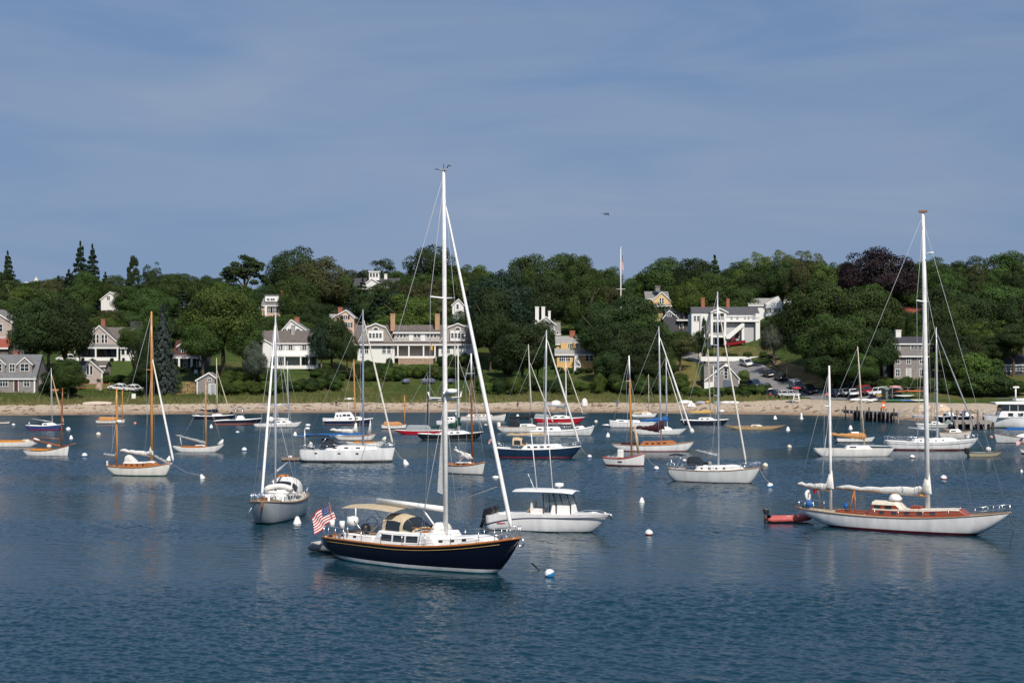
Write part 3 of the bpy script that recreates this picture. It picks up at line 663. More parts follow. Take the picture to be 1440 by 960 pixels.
# 12 gambrel mansion
h = House('gambrel_mansion', 'long shingled mansion with two gambrel gables, tall tan chimneys and a columned veranda', 'house', 582, 508)
h.side(497, 668, 481, 455.5, roofb, 3.0, 12, shingm)
h.shed(500, 668, 477, 484, roofb, -1.5, 4.6)
for xl, xr, ax in ((503, 554, 528), (617.5, 667, 643.5)):
    h.gable(xl, xr, 481, (ax, 454), roofb, 1.2, 8, shingm, mid=((ax-14, 459.5), (ax+14, 459.5)))
    o = h.wall(ax-10.5, ax+11, 464.5, trim, .25, 1, 479.5, 'bay_window')
    for a in (-9, -4.2, .6, 5.4): h.win(ax+a, ax+a+3.2, 468.5, 474.5, .24, 1, 2)
    f = MB().prism([(h.X(ax)+math.cos(t_)*1.05, h.Z(464)+math.sin(t_)*.95) for t_ in np.linspace(0, pi, 9)], 'y', 1.0, 1.15).obj('fan_window', trim, h.root)
    MB().prism([(h.X(ax)+math.cos(t_)*.75, h.Z(463.6)+math.sin(t_)*.65) for t_ in np.linspace(0, pi, 9)], 'y', .94, .99).obj('pane', darkglass, f)
h.wall(554, 618, 466, shingm, 1.5, 6, name='upper_wall'); h.shed(552, 619, 462.3, 467, roofb, 1, 5)
for a in (557, 562, 567, 582, 587, 600, 605, 610): h.win(a, a+3.2, 468, 474, 1.5, 1, 2)
h.wall(574.5, 580.5, 467.5, trim, 1.35, .12, 479, 'panel'); h.wall(591.5, 597.5, 467.5, trim, 1.35, .12, 479, 'panel')
h.rail(554, 618, 474.5, 479.5, -.6)
for x0, x1 in ((503, 555), (617, 668)):
    h.wall(x0, x1, 484, clap, -.6, 4); 
for a in (507, 513.5, 538, 545, 621, 628): h.win(a, a+4.6, 487, 496.5, -.6, 2, 2)
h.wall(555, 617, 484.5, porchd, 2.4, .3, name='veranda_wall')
for a, b in ((560, 565), (567, 573), (578, 594), (600, 611)): h.win(a, b, 487.5, 499.5, 2.38, 3, 1, fm=mat('grey sash', (.25, .25, .26), .6))
for x in (560, 575.5, 596, 612, 640, 655, 664): h.post(x, 484.5, 501, -1.2, .42)
h.wall(556, 612, 500.5, clap, -1.4, 3.8, 503.5, 'veranda_floor')
h.chim(547, 553.5, 440, 458, 6, brickt); h.chim(610.5, 617, 440, 458, 6, brickt)
MB().tube([(h.X(607), -1.6, h.Z(499)), (h.X(609), -1.9, h.Z(483))], .03, 6).obj('flag_staff', trim, h.root)
MB().grid([[(h.X(609)-.05-j*.18, -1.9+.08*math.sin(j*1.4+i*.5), h.Z(484+i*1.7)+.1*j*.1) for j in range(4)] for i in range(6)], 0, True).obj('banner', yellowc, h.root)
prot(h, 500, 440, 668, 500)
# terrace wall below the veranda
w = House('stone_terrace_wall', 'reddish field stone terrace wall below the mansion veranda', 'wall', 585, 515, h.d-5, group='retaining walls'); w.wall(560, 609, 503.5, stone, 0, 4)
prot(w, 562, 503, 607, 515)
# 13 white house with three chimneys
h = House('chimneyed_house', 'white house mostly hidden by trees showing three tall white chimneys', 'house', 766, 500, 455)
h.side(750, 788, 468, 452, roofg, 3, 11, clap); h.gable(752, 781, 455, (768, 444.5), roofl, 1, 6, clap)
for x0, x1, y in ((753, 758.3, 430), (762, 767, 430), (771.5, 775, 436)): h.chim(x0, x1, y, 447, 6, clap)
for a in (778, 783): h.win(a, a+3, 466, 471, 2.98, 1, 2)
prot(h, 750, 428, 779, 447); prot(h, 778, 460, 790, 474)
# 14 ochre yellow house
h = House('yellow_house', 'ochre yellow two storey house with grey roof bands and a white entry stair', 'house', 812, 522)
h.side(783, 831, 482, 471.5, roofl, 4, 7, yel); h.wall(789, 831, 482, yel, 2.2, 5, name='upper_wall')
for a in (799.2, 810.2, 823): h.win(a, a+4.4, 483, 488.5, 2.2, 2, 2)
h.wall(822, 830.5, 481, trim, 2.1, .08, 490, 'panel') if False else None
h.shed(780, 840, 489.5, 498, roofl, -.5, 3); h.wall(783, 840, 498, yel, 0, 6)
for a, b, c_ in ((786.5, 801.5, 5), (823.5, 828, 1), (829.5, 834, 1)): h.win(a, b, 499.5, 507.5, 0, c_, 2)
h.door(808, 811.5, 499.5, 511, 0, trim)
MB().prism([(h.X(807.5), h.Z(500)), (h.X(813), h.Z(500)), (h.X(818.5), h.Z(523)), (h.X(806.5), h.Z(523))], 'y', -2.2, -.3).obj('entry_stair', trim, h.root)
h.chim(802.5, 810, 464, 474, 7.5)
prot(h, 788, 464, 840, 520)
w = House('brick_garden_wall', 'low reddish garden wall in front of the ochre yellow house', 'wall', 826, 533, h.d-6, group='retaining walls'); w.wall(810, 844, 526, mat('dull red brick', (.25, .12, .09), .9, .1, ns=(4, .25)), 0, 1.2)
prot(w, 812, 525, 842, 532)
# 15 yellow gable with cupola
h = House('cupola_house', 'pale yellow gabled house with a small grey cupola half buried in trees', 'house', 928, 450, 490)
h.gable(918, 942, 421, (930.5, 410), roofg, 0, 10, pyel); h.side(910, 942, 418, 408, roofg, 4, 8, pyel); h.win(927.6, 929.8, 419, 427, 0, 1, 2); h.win(931, 933.2, 419, 427, 0, 1, 2)
h.wall(923.5, 930, 402, roofg, 4, 2, 409, 'cupola'); h.wall(922.6, 931, 401, roofg, 3.8, 2.5, 402, 'cupola_roof'); h.wall(917, 942, 428, shingd, .5, 9.5, name='lower_wall'); h.post(928, 431, 440, .3, .5); h.shed(916, 944, 427, 430, roofg, -2, 2.4)
prot(h, 912, 401, 944, 440)
# 16 grey shingled house
h = House('grey_shingled_house', 'dark grey shingled house with a white cupola beside the big white porch house', 'house', 958, 470)
h.side(938, 975, 441, 432.5, roofg, 2, 9, shingd); h.gable(933, 953, 446, (941, 436), roofg, 0, 8, shingd); h.win(938.6, 940.8, 438.5, 444.5, 0, 1, 2); h.win(941.6, 944, 438.5, 444.5, 0, 1, 2)
h.wall(953, 973, 441, shingd, .5, 4); h.win(955, 958, 442, 447, .5, 1, 2); h.win(958.5, 962, 442, 447, .5, 1, 2); h.win(956, 961, 452.5, 461, .5, 2, 2); h.win(969, 971.5, 453, 466, .5, 1, 2); h.shed(951, 974, 447.2, 449.5, roofg, -1, 1.5)
h.wall(964.5, 972, 426.5, trim, 5, 2, 433.5, 'cupola')
prot(h, 934, 427, 975, 466)
# 17 white house with double porch and outside stair
h = House('porch_house', 'big white house with stacked porches, an outside stair and brick chimneys above the road', 'house', 1025, 486)
h.side(976, 1069, 442, 430, mat('charcoal roof', (.085, .085, .092), .85, .15, ns=(1.5, .18)), 2, 10, clap)
h.wall(973, 1002, 441, clap, 1, 9); h.gwall([(985, 442), (989, 441), (996, 478), (985, 478)], clap, .2, .75, 'buttress')
for a in (976.5, 981): h.win(a, a+2.6, 444, 451, .98, 1, 2)
h.gable(999, 1021, 438.5, (1010, 433), roofg, -2.5, 6); h.gwall([(999.5, 441), (1020.5, 441), (1020.5, 438.5), (1010, 434.5), (999.5, 438.5)], trim, -2.4, .3, 'pediment')
for x in (999.5, 1018): [h.post(x, 441, 485, -2.2, .7)]
for y in (450.5, 452.8), (472, 474.5): h.wall(998.5, 1066 if y[0] < 460 else 1020, y[0], trim, -2.4, 4.3, y[1], 'porch_floor')
h.rail(1000, 1066, 446, 450.5, -2.3); h.rail(1000, 1019, 468.5, 472, -2.3)
for a, b, y0, y1 in ((1002.5, 1008, 442.5, 449.5), (1009.5, 1015.5, 442.5, 449.5), (1002, 1015, 457, 467)): h.win(a, b, y0, y1, 1.97, 2, 1)
for a in (1028.5, 1037, 1047.5, 1052.5): h.win(a, a+3, 443.5, 449, 1.97, 1, 2)
h.wall(1000, 1018, 475, shut, 0, .4, 485, 'crawl_space')
h.gwall([(1019, 472), (1041, 455), (1044, 455), (1044, 459), (1024, 476.5), (1019, 476.5)], trim, -3.2, 1.2, 'outside_stair')
h.wall(1021, 1066, 455, mat('shade grey clapboard', (.42, .42, .42), .8, .15, ns=(2, .08)), -.8, .25, name='lower_wall'); h.door(1033, 1038.5, 462, 476, -.82); h.post(1043, 455, 485, -2.2, .8); h.wall(1061, 1067, 441, clap, -2.2, 5, name='side_wall')  # porch shade on this white house is put into the grey lower wall colour
h.chim(990, 995, 417, 432, 7); h.chim(1026, 1030.5, 418.5, 432, 7)
prot(h, 985, 417, 1067, 486)
# 18 white gabled house on the right
h = House('white_gable_house', 'white house with a grey gable roof turned to the right below a bigger white gable', 'house', 1078, 446)
h.gable(1077, 1100, 426, (1094, 416.5), roofl, 0, 12, clap); h.side(1054, 1094, 428, 418, roofl, 1, 10, clap); h.gwall([(1078, 452), (1078, 427), (1093.5, 417.5), (1100, 426), (1100, 452)], clap, -.3, .28, 'gable_wall')
h.win(1078.5, 1082, 433.5, 439.5, -.3, 2, 2, sh=shut); h.win(1091, 1094.5, 433.5, 439.5, -.3, 2, 2, sh=shut)
prot(h, 1056, 404, 1099, 445)
g_ = House('upper_white_house', 'upper white gable and red chimney peeping over the grey gable roof', 'house', 1090, 427)
g_.gable(1075, 1096, 413, (1088, 405), roofl, 2, 10, clap); g_.gable(1092, 1112, 411, (1101, 402), roofl, 0, 9, clap); g_.win(1084, 1086, 409, 414, 2, 1, 2); g_.chim(1059, 1066, 417, 428, 0); g_.wall(1048, 1060, 418.5, clap, 2, 6)
# 19 grey beach cottage on the road
h = House('beach_cottage', 'small grey shingled cottage with a tall white framed gable window beside the road', 'cottage', 1015, 545)
h.gable(992, 1039, 533, (1021, 511), roofb, 0, 7, shing, yer=531); h.win(1018.5, 1023, 518.5, 532, 0, 1, 3)
h.wall(990.5, 1003, 514.5, shing, .6, 6); h.post(1003, 514, 545, -.05, .25, name='corner_board'); h.post(1039, 531, 545, -.05, .25, name='corner_board')
h.win(1014, 1016.5, 522.5, 526, 0, 1, 1); h.win(1026, 1028.5, 522.5, 526, 0, 1, 1); h.win(1006, 1010, 521, 528, 0, 1, 2)
h.wall(1017, 1030, 534.5, mat('slate blue door', (.10, .12, .17), .6), -.1, .09, 544, 'garage_door'); h.wall(990, 1003, 537, clap, -.6, 1, name='bulkhead'); MB().lathe([(0, -.25), (.5, -.25), (.6, 0), (.5, .25), (0, .3)], 12).obj('gable_ornament', trim, h.root, (h.X(1021.5), -.3, h.Z(514.7)))
prot(h, 990, 510, 1040, 546)
# 20 grey colonial
h = House('grey_colonial', 'three storey grey shingled colonial with a white door and one white chimney', 'house', 1276, 532)
h.side(1257, 1311, 482, 472.5, roofd, 0, 11, shing); h.side(1257, 1311, 500, 498.5, roofb, -.25, 11)
h.wall(1257, 1311, 482, shing, -.05, 3, name='upper_wall')
for a, b, c_ in ((1259.5, 1265, 2), (1281, 1285, 1), (1286, 1290.5, 1), (1291.5, 1296, 1)): h.win(a, b, 485.8, 491, -.05, c_, 2)
for a in (1259.7, 1275, 1293): h.win(a, a+5.3, 501.5, 511, -.02, 2, 2)
for a in (1259.7, 1293): h.win(a, a+5.3, 519, 528.5, -.02, 2, 2)
h.door(1274.5, 1280.5, 518.5, 532, -.02, mat('pale grey door', (.45, .44, .43), .6)); h.chim(1267.5, 1275, 463, 478, 5.5, clap); h.wall(1246, 1257, 497, shingd, 3, 7); h.shed(1244, 1258, 494, 497.3, roofd, 2.7, 3)
prot(h, 1250, 462, 1312, 531)
# 21 dark houses in the shade at the right
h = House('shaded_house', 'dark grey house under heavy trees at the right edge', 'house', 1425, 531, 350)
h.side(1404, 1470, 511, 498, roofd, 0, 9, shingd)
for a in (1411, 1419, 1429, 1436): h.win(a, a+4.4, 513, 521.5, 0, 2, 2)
prot(h, 1407, 508, 1442, 530)
# 22 steeple
h = House('church_steeple', 'small pale pyramid steeple beside a grey gable poking over the treetops', 'steeple', 45, 400, 620)
h.gable(30, 45, 400.5, (37, 396), roofl, 0, 8, clap)
MB().prism([(-1.4, -12), (1.4, -12), (1.4, 0), (-1.4, 0)], 'y', 2, 4.8).obj('tower', clap, h.root, (h.X(47.5), 0, h.Z(399)))
MB().add([(-1.5, 1.9, 0), (1.5, 1.9, 0), (1.5, 4.9, 0), (-1.5, 4.9, 0), (0, 3.4, 3.4)], [(0, 1, 4), (1, 2, 4), (2, 3, 4), (3, 0, 4), (3, 2, 1, 0)]).obj('spire', mat('pale spire', (.55, .52, .40), .7), h.root, (h.X(47.5), 0, h.Z(399)))
h = House('red_roofed_house', 'house whose rust red roof just shows among the trees above the grey colonial', 'house', 1282, 445, 440)
h.side(1272, 1300, 440, 431, roofr, 0, 9, shingp); prot(h, 1274, 431, 1290, 439)
h = House('small_white_house', 'little white gable glimpsed behind the mast above the mansion', 'house', 640, 440, 470)
h.gable(636, 652, 428, (645, 420), roofl, 0, 9, clap); h.win(642, 645, 428, 434, 0, 1, 2); prot(h, 636, 421, 652, 436)

# ------------------------------------------------------------------ hand placed trees (photo column, top row, width, metres inland)
T = tree
for a in [(48, 414, 74, 42, 'round', 'dark leaves'), (92, 416, 76, 44, 'round', 'dark leaves'), (68, 404, 80, 60, 'round', 'mid leaves'), (112, 428, 40, 60, 'loose', 'dark leaves'),
          (96, 500, 46, 20, 'round', 'mid leaves', .9), (78, 512, 40, 26, 'round', 'dark leaves', .9),
          (229, 431, 56, 34, 'spruce', 'spruce needles', .95), (190, 448, 50, 40, 'flat', 'mid leaves', .6), (208, 462, 44, 36, 'round', 'dark leaves', .85), (204, 500, 40, 27, 'round', 'dark leaves', .92),
          (313, 394, 112, 50, 'round', 'bright leaves', .8), (345, 435, 56, 46, 'round', 'mid leaves', .8), (285, 445, 60, 44, 'round', 'mid leaves', .75), (358, 478, 34, 38, 'round', 'silvery leaves', .9),
          (466, 438, 58, 66, 'round', 'dark leaves', .92), (452, 455, 40, 62, 'loose', 'pine needles', .92), (488, 462, 32, 62, 'round', 'dark leaves', .92),
          (533, 410, 60, 120, 'pine', 'pine needles', .95), (556, 405, 50, 128, 'round', 'pine needles', .9), (572, 412, 88, 105, 'round', 'bright leaves', .9), (598, 392, 80, 150, 'round', 'brownish leaves', .9),
          (705, 372, 92, 74, 'round', 'pine needles', .92), (690, 400, 60, 66, 'round', 'dark leaves', .9), (735, 448, 86, 36, 'round', 'dark leaves', .9), (756, 455, 44, 40, 'round', 'mid leaves', .9), (715, 470, 50, 36, 'round', 'dark leaves', .92),
          (848, 425, 80, 70, 'round', 'dark leaves', .9), (890, 408, 90, 78, 'round', 'dark leaves', .9), (868, 450, 76, 48, 'round', 'dark leaves', .92), (912, 452, 80, 48, 'round', 'dark leaves', .92), (918, 440, 52, 70, 'round', 'mid leaves', .88),
          (857, 490, 50, 36, 'round', 'dark leaves', .93), (905, 495, 60, 34, 'round', 'dark leaves', .93), (956, 467, 56, 70, 'loose', 'brownish leaves', .75), (938, 492, 34, 42, 'round', 'mid leaves', .9),
          (1088, 447, 44, 78, 'loose', 'silvery leaves', .9), (990, 448, 11, 82, 'column', 'dark leaves', .95), (982, 464, 20, 84, 'round', 'dark leaves', .9),
          (1140, 400, 84, 66, 'round', 'mid leaves', .92), (1165, 385, 100, 74, 'round', 'mid leaves', .92), (1215, 400, 100, 78, 'round', 'mid leaves', .92), (1142, 440, 72, 64, 'round', 'dark leaves', .92), (1176, 440, 80, 54, 'round', 'mid leaves', .92),
          (1205, 440, 84, 46, 'round', 'mid leaves', .92), (1236, 455, 56, 50, 'round', 'dark leaves', .92), (1185, 480, 70, 36, 'round', 'dark leaves', .92), (1222, 492, 48, 40, 'round', 'mid leaves', .92),
          (1322, 400, 70, 90, 'round', 'dark leaves', .92), (1340, 420, 66, 76, 'round', 'mid leaves', .92), (1368, 405, 80, 84, 'round', 'dark leaves', .92), (1402, 398, 80, 92, 'round', 'mid leaves', .92), (1436, 410, 70, 84, 'round', 'dark leaves', .92),
          (1330, 455, 50, 60, 'round', 'dark leaves', .92), (1390, 448, 72, 66, 'loose', 'bright leaves', .85), (1360, 470, 56, 58, 'round', 'dark leaves', .9), (1425, 455, 70, 60, 'round', 'dark leaves', .6), (1395, 470, 50, 62, 'round', 'dark leaves', .8), (1322, 490, 36, 58, 'round', 'mid leaves', .92),
          # ridge line
          (11, 356, 36, 240, 'fir', 'dark leaves', .95), (113, 343, 44, 200, 'fir', 'pine needles', .97), (130, 347, 38, 195, 'fir', 'pine needles', .97), (190, 398, 60, 170, 'round', 'mid leaves', .95), (1278, 396, 64, 175, 'round', 'mid leaves', .95), (1250, 385, 60, 205, 'round', 'dark leaves', .95), (188, 362, 24, 190, 'column', 'dark leaves', .9), (216, 366, 34, 180, 'loose', 'dark leaves', .8),
          (344, 350, 72, 190, 'umbrella', 'dark leaves', .85), (415, 344, 74, 165, 'round', 'dark leaves', .9), (448, 356, 88, 140, 'round', 'brownish leaves', .92), (420, 385, 60, 118, 'round', 'mid leaves', .92),
          (532, 363, 66, 215, 'round', 'dark leaves', .85), (608, 342, 80, 200, 'round', 'dark leaves', .9), (640, 368, 60, 205, 'round', 'mid leaves', .9), (675, 372, 50, 190, 'round', 'bright leaves', .9),
          (745, 356, 70, 175, 'round', 'mid leaves', .92), (790, 354, 76, 165, 'round', 'mid leaves', .92), (815, 352, 50, 150, 'round', 'mid leaves', .92), (770, 378, 70, 120, 'round', 'dark leaves', .92), (825, 385, 60, 110, 'round', 'mid leaves', .92),
          (860, 374, 50, 160, 'round', 'mid leaves', .9), (935, 360, 70, 190, 'round', 'mid leaves', .9), (978, 358, 64, 170, 'round', 'dark leaves', .9), (1005, 362, 44, 175, 'pine', 'dark leaves', .95), (1000, 378, 60, 145, 'round', 'mid leaves', .92), (970, 388, 52, 132, 'round', 'bright leaves', .92),
          (1065, 351, 56, 215, 'loose', 'yellow green leaves', .9), (1100, 348, 60, 205, 'loose', 'yellow green leaves', .9), (1135, 349, 56, 200, 'loose', 'yellow green leaves', .9), (1040, 366, 50, 190, 'round', 'mid leaves', .9), (1120, 372, 70, 180, 'round', 'mid leaves', .9),
          (1236, 347, 106, 150, 'round', 'copper leaves', .97), (1196, 362, 40, 156, 'round', 'copper leaves', .95), (1180, 366, 44, 200, 'round', 'mid leaves', .9),
          (1310, 360, 50, 200, 'round', 'mid leaves', .9), (1348, 366, 56, 190, 'round', 'dark leaves', .9), (1385, 358, 64, 170, 'round', 'mid leaves', .92), (1418, 352, 70, 165, 'round', 'mid leaves', .92), (1446, 354, 60, 160, 'round', 'mid leaves', .92)]:
    T(*a)
T(781, 474, 34, 0, 'round', 'mid leaves', .95, d=445)
T(764, 449, 40, 0, 'round', 'dark leaves', .95, d=447)
# filler trees: rows up the slope, kept off houses, lawns and the road
SKY = ([-80, 0, 30, 60, 100, 145, 175, 215, 260, 300, 385, 400, 470, 495, 505, 560, 580, 640, 670, 700, 735, 800, 830, 850, 880, 900, 920, 960, 1020, 1050, 1090, 1130, 1170, 1240, 1300, 1350, 1380, 1410, 1540],
       [372, 376, 388, 392, 378, 376, 388, 376, 382, 384, 392, 352, 352, 374, 370, 372, 352, 360, 376, 378, 362, 358, 360, 374, 390, 380, 370, 360, 366, 356, 352, 354, 372, 362, 362, 372, 364, 356, 356])
OPEN = [(143, 500, 206, 540), (244, 516, 286, 556), (945, 505, 992, 548), (985, 486, 1165, 566), (1325, 505, 1440, 566), (275, 522, 305, 558), (108, 504, 148, 542), (380, 508, 450, 520), (495, 500, 670, 520), (786, 505, 845, 535), (-40, 520, 60, 560)]
def clear(px, pytop, wpx, d, pyb):
    """the highest top row that keeps what lies behind in view"""
    for (x0, y0, x1, y1, dd) in PROT:
        if px+wpx*.5 > x0 and px-wpx*.5 < x1:
            if d < dd+4: pytop = max(pytop, y1-1)
            elif d < dd+14: return 999
    for (x0, y0, x1, y1) in OPEN:
        if px+wpx*.5 > x0 and px-wpx*.5 < x1 and y0-2 < pyb < y1+30: pytop = max(pytop, y1-2)
    return pytop
for a in ((946, 402, 60, 168), (1036, 400, 64, 140), (1010, 398, 56, 150), (1286, 405, 60, 160), (1250, 396, 60, 165), (186, 402, 56, 150), (1064, 396, 50, 190)): T(*a, 'round', 'mid leaves', .99)
HANDN = len(SPECS); PROT.append((1186, 352, 1290, 393, 440))
for s_, wp in ((58, 40), (74, 44), (92, 44), (112, 44), (134, 46), (158, 46), (184, 46), (210, 46), (240, 48), (275, 50)):
    px = -60+rnd.random()*30
    while px < 1510:
        q = px; px += wp*.54*rnd.uniform(.8, 1.25)
        x = (q-720)/F*450; d = shore(x)+s_+rnd.uniform(-6, 6); x = (q-720)/F*d
        pyb = HZ+(H-Zg(x, d))*F/d; hgt = rnd.uniform(10, 16) if s_ < 150 else rnd.uniform(14, 19); pt = pyb-hgt*F/d
        pt = max(pt, lerp(*SKY, q)+rnd.uniform(1, 9)); w = wp*rnd.uniform(.85, 1.35)
        pt = clear(q, pt, w, d, pyb)
        if pyb-pt < 13: continue
        k = rnd.choices(['round', 'loose', 'flat', 'pine', 'bush'], [6, 1.6, 1, 1, 0])[0]
        lf = rnd.choices(['mid leaves', 'dark leaves', 'bright leaves', 'brownish leaves'], [5, 4, 1.2, 1])[0]
        if k == 'pine': lf = 'pine needles'; w *= .7
        T(q, pt, w, 0, k, lf, .9, d=d)

# leave out what stands wholly behind nearer crowns, then build
_T = []
for i, (a, k) in enumerate(SPECS):
    px, pt, w = a[0], a[1], a[2]; d = k.get('d')
    if d is None:
        x = (px-720)/F*400
        for _ in range(3): d = shore(x)+a[3]; x = (px-720)/F*d
    x = (px-720)/F*d; pb = HZ+(H-Zg(x, d))*F/d; _T.append((d, px, pt, w, pb, i))
_T.sort(key=lambda q: q[0]); _cov = np.zeros((130, 400), bool); _keep = []; _yy, _xx = np.mgrid[0:130, 0:400]; _xx = _xx*4-80; _yy = _yy*2+330
for (d, px, pt, w, pb, i) in _T:
    hand_ = i < HANDN
    cy = pt+(pb-pt)*.45; e = ((_xx-px)/(w*.5))**2+((_yy-cy)/(max(4, (pb-pt)*.46)))**2
    full = e < 1; vis = (full & ~_cov & (_xx > -6) & (_xx < 1446)).sum()
    _keep.append((vis*8+(1e6 if hand_ else 0), i)); _cov |= e < .72
_hand = 0
_ok = sorted([q for q in _keep if q[0] > 40], reverse=True)[:318]
for vis, i in sorted(_ok, key=lambda q: q[1]): build_tree(*SPECS[i][0], **SPECS[i][1])
print('TREES', len(SPECS), len(_ok))
# ------------------------------------------------------------------ shrubs and hedges
SHR = []
def shrub(px, pyb, wpx, hpx, leaf='mid leaves', d=None, dep=.8):
    d = d or hit(px, pyb); k = d/F; x = (px-720)*k
    i = rnd.randrange(3); c = bpy.data.objects.new('shrub', crown_of('bush', i, leaf)); C.objects.link(c)
    c.location = (x, d, Zg(x, d)-.12*hpx*k); c.scale = (wpx*k, wpx*k*dep, hpx*k*1.12); c.rotation_euler = (0, 0, rnd.random()*6)
    c['category'] = 'shrub'; SHR.append((c, px, leaf, hpx)); return c
def shrubs(x0, x1, y0, y1, n, wr, hr, leaves):
    for i in range(n):
        px = x0+(x1-x0)*(i+rnd.random())/n; shrub(px, rnd.uniform(y0, y1), rnd.uniform(*wr), rnd.uniform(*hr), rnd.choice(leaves))
ML, BL, DL, OL, YL = 'mid leaves', 'bright leaves', 'dark leaves', 'brownish leaves', 'yellow green leaves'
shrubs(302, 400, 550, 557, 12, (18, 26), (14, 22), [BL, ML, BL]); shrubs(310, 400, 536, 542, 8, (18, 26), (14, 20), [ML, BL])
shrubs(395, 438, 548, 556, 5, (16, 22), (12, 18), [ML, DL]); shrubs(436, 482, 544, 552, 6, (16, 22), (18, 24), [ML, ML, DL]); shrubs(440, 500, 528, 536, 7, (14, 22), (12, 18), [ML, OL, DL])
shrubs(505, 560, 530, 538, 8, (16, 22), (16, 24), [ML, BL, DL]); shrubs(555, 625, 530, 536, 9, (15, 22), (14, 22), [BL, YL, ML]); shrubs(625, 668, 528, 536, 6, (14, 22), (14, 24), [DL, ML])
shrubs(508, 556, 518, 524, 5, (12, 18), (10, 18), [DL, ML]); shrubs(618, 668, 512, 520, 6, (12, 18), (12, 20), [DL, DL, ML])
shrubs(668, 800, 549, 556, 13, (18, 28), (16, 28), [DL, ML, BL]); shrubs(780, 850, 548, 556, 7, (14, 22), (9, 15), [ML, BL])
shrubs(786, 845, 524, 527, 6, (8, 14), (6, 10), [DL, ML]); shrubs(838, 965, 548, 558, 14, (18, 28), (16, 30), [DL, ML, BL, ML]); shrubs(905, 950, 535, 545, 5, (16, 24), (14, 24), [BL, ML])
shrubs(958, 1082, 553, 559, 14, (14, 22), (8, 13), [ML, BL, DL]); shrubs(1040, 1085, 548, 553, 5, (12, 20), (9, 13), [ML, DL]); shrub(1046, 540, 20, 20, YL)
shrubs(1236, 1312, 546, 552, 9, (14, 22), (14, 20), [ML, BL]); shrubs(1322, 1340, 545, 556, 4, (12, 20), (14, 22), [ML, BL])
for a in ((1345, 538, 46, 40, ML), (1368, 540, 50, 46, BL), (1392, 540, 46, 40, ML), (1378, 558, 56, 36, ML), (1405, 558, 50, 32, DL), (1428, 556, 36, 22, ML), (1354, 556, 30, 26, ML)): shrub(*a)
shrubs(60, 120, 545, 556, 6, (14, 22), (10, 18), [ML, DL]); shrubs(118, 150, 536, 542, 4, (10, 16), (8, 13), [DL, ML, BL]); shrubs(150, 205, 538, 545, 7, (14, 24), (10, 16), [ML, DL, ML]); shrubs(205, 250, 536, 545, 5, (14, 20), (10, 15), [ML])
shrubs(384, 446, 516, 518, 7, (6, 10), (5, 9), [DL]); shrubs(112, 175, 508, 509, 6, (4, 7), (4, 6), [DL]); shrubs(1000, 1090, 502, 504, 7, (10, 16), (5, 9), [OL, ML, 'silvery leaves'])
shrubs(1068, 1102, 452, 466, 6, (10, 18), (8, 14), [DL, ML]); shrubs(246, 285, 520, 523, 4, (8, 13), (5, 8), ['silvery leaves', ML]); shrubs(1165, 1240, 546, 549, 6, (14, 22), (10, 16), [DL])
leafmat('hydrangea flowers', (.25, .29, .38), .2)
for px in (571, 597, 607, 634): shrub(px, 540, 13, 8, 'hydrangea flowers')

# sea wrack and pebbles strewn on the sand
_rg = np.random.default_rng(9); b = MB()
for i in range(1700):
    x = _rg.uniform(-150, 130); s_ = _rg.choice([3.2, 6.5, 9.5, 12.0])+_rg.normal()*(.35 if i % 3 else 1.6)+.5*math.sin(x*.2); y = shore(x)+max(.5, s_); z = Zg(x, y); w = _rg.uniform(.06, .3)*(1 if i % 9 else 2)
    b.add([(x-w*1.6, y-w, z-.02), (x+w*1.6, y-w*.8, z-.02), (x+w, y+w, z-.02), (x-w, y+w*.9, z-.02), (x+w*.2, y, z+w*.55)], [(0, 1, 4), (1, 2, 4), (2, 3, 4), (3, 0, 4)])
tag(tag(b.obj('sea_wrack', mat('dry seaweed', (.13, .095, .065), .95, .1, ns=(2, .4))), 'dark dry seaweed and pebbles strewn in lines along the sand', 'seaweed'), kind='stuff')

# label every tree and shrub by tone, kind and nearest landmark
MARKS = [(-10, 'left edge cottage'), (60, 'church steeple'), (100, 'left porch house'), (155, 'hilltop white house'), (228, 'blue spruce row'), (268, 'dark columned house'), (320, 'beach shed clearing'), (385, 'peach house'), (420, 'shuttered white house'), (482, 'pink gabled house'),
         (528, 'slate cupola house'), (585, 'gambrel mansion'), (645, 'mansion right gable'), (705, 'dark mansion wood'), (765, 'three white chimneys'), (812, 'yellow house'), (873, 'tall flagpole'), (928, 'yellow cupola gable'), (958, 'grey shingled house'), (1015, 'stacked porch house'), (1080, 'white gable house'), (1130, 'sloping road'),
         (1200, 'parking lot'), (1276, 'grey colonial'), (1340, 'tall white mast'), (1380, 'round hedges'), (1430, 'right edge house')]
def place_labels(items, noun, grp):
    from collections import defaultdict
    g = defaultdict(list)
    for (o, px, a, row) in items:
        mk = min(MARKS, key=lambda q: abs(q[0]-px))
        g[f'{a} {row} the {mk[1]}'].append((px, o))
    ORD = ['leftmost', 'second from left', 'third from left', 'fourth from left', 'fifth from left', 'sixth from left', 'seventh from left', 'eighth from left', 'ninth from left', 'tenth from left']
    for k, v in g.items():
        v.sort(key=lambda q: q[0])
        for i, (px, o) in enumerate(v):
            o['label'] = k if len(v) == 1 else (f'{ORD[i]} {k}' if i < 10 else f'{k}, far right'); o['group'] = grp
its = []
for (r, px, pt, d, kind, leaf, hh) in TREES:
    s_ = d-shore((px-720)*d/F)
    row = 'low down by' if s_ < 50 else 'just behind' if s_ < 80 else 'upslope from' if s_ < 125 else 'high above' if s_ < 175 else 'on skyline above'
    sz = 'tall' if hh > 15 else 'small' if hh < 9 else 'medium'
    its.append((r, px, f'{sz} {TONE[leaf]} {KIND[kind]}', row))
place_labels(its, 'tree', 'trees on the wooded hillside')
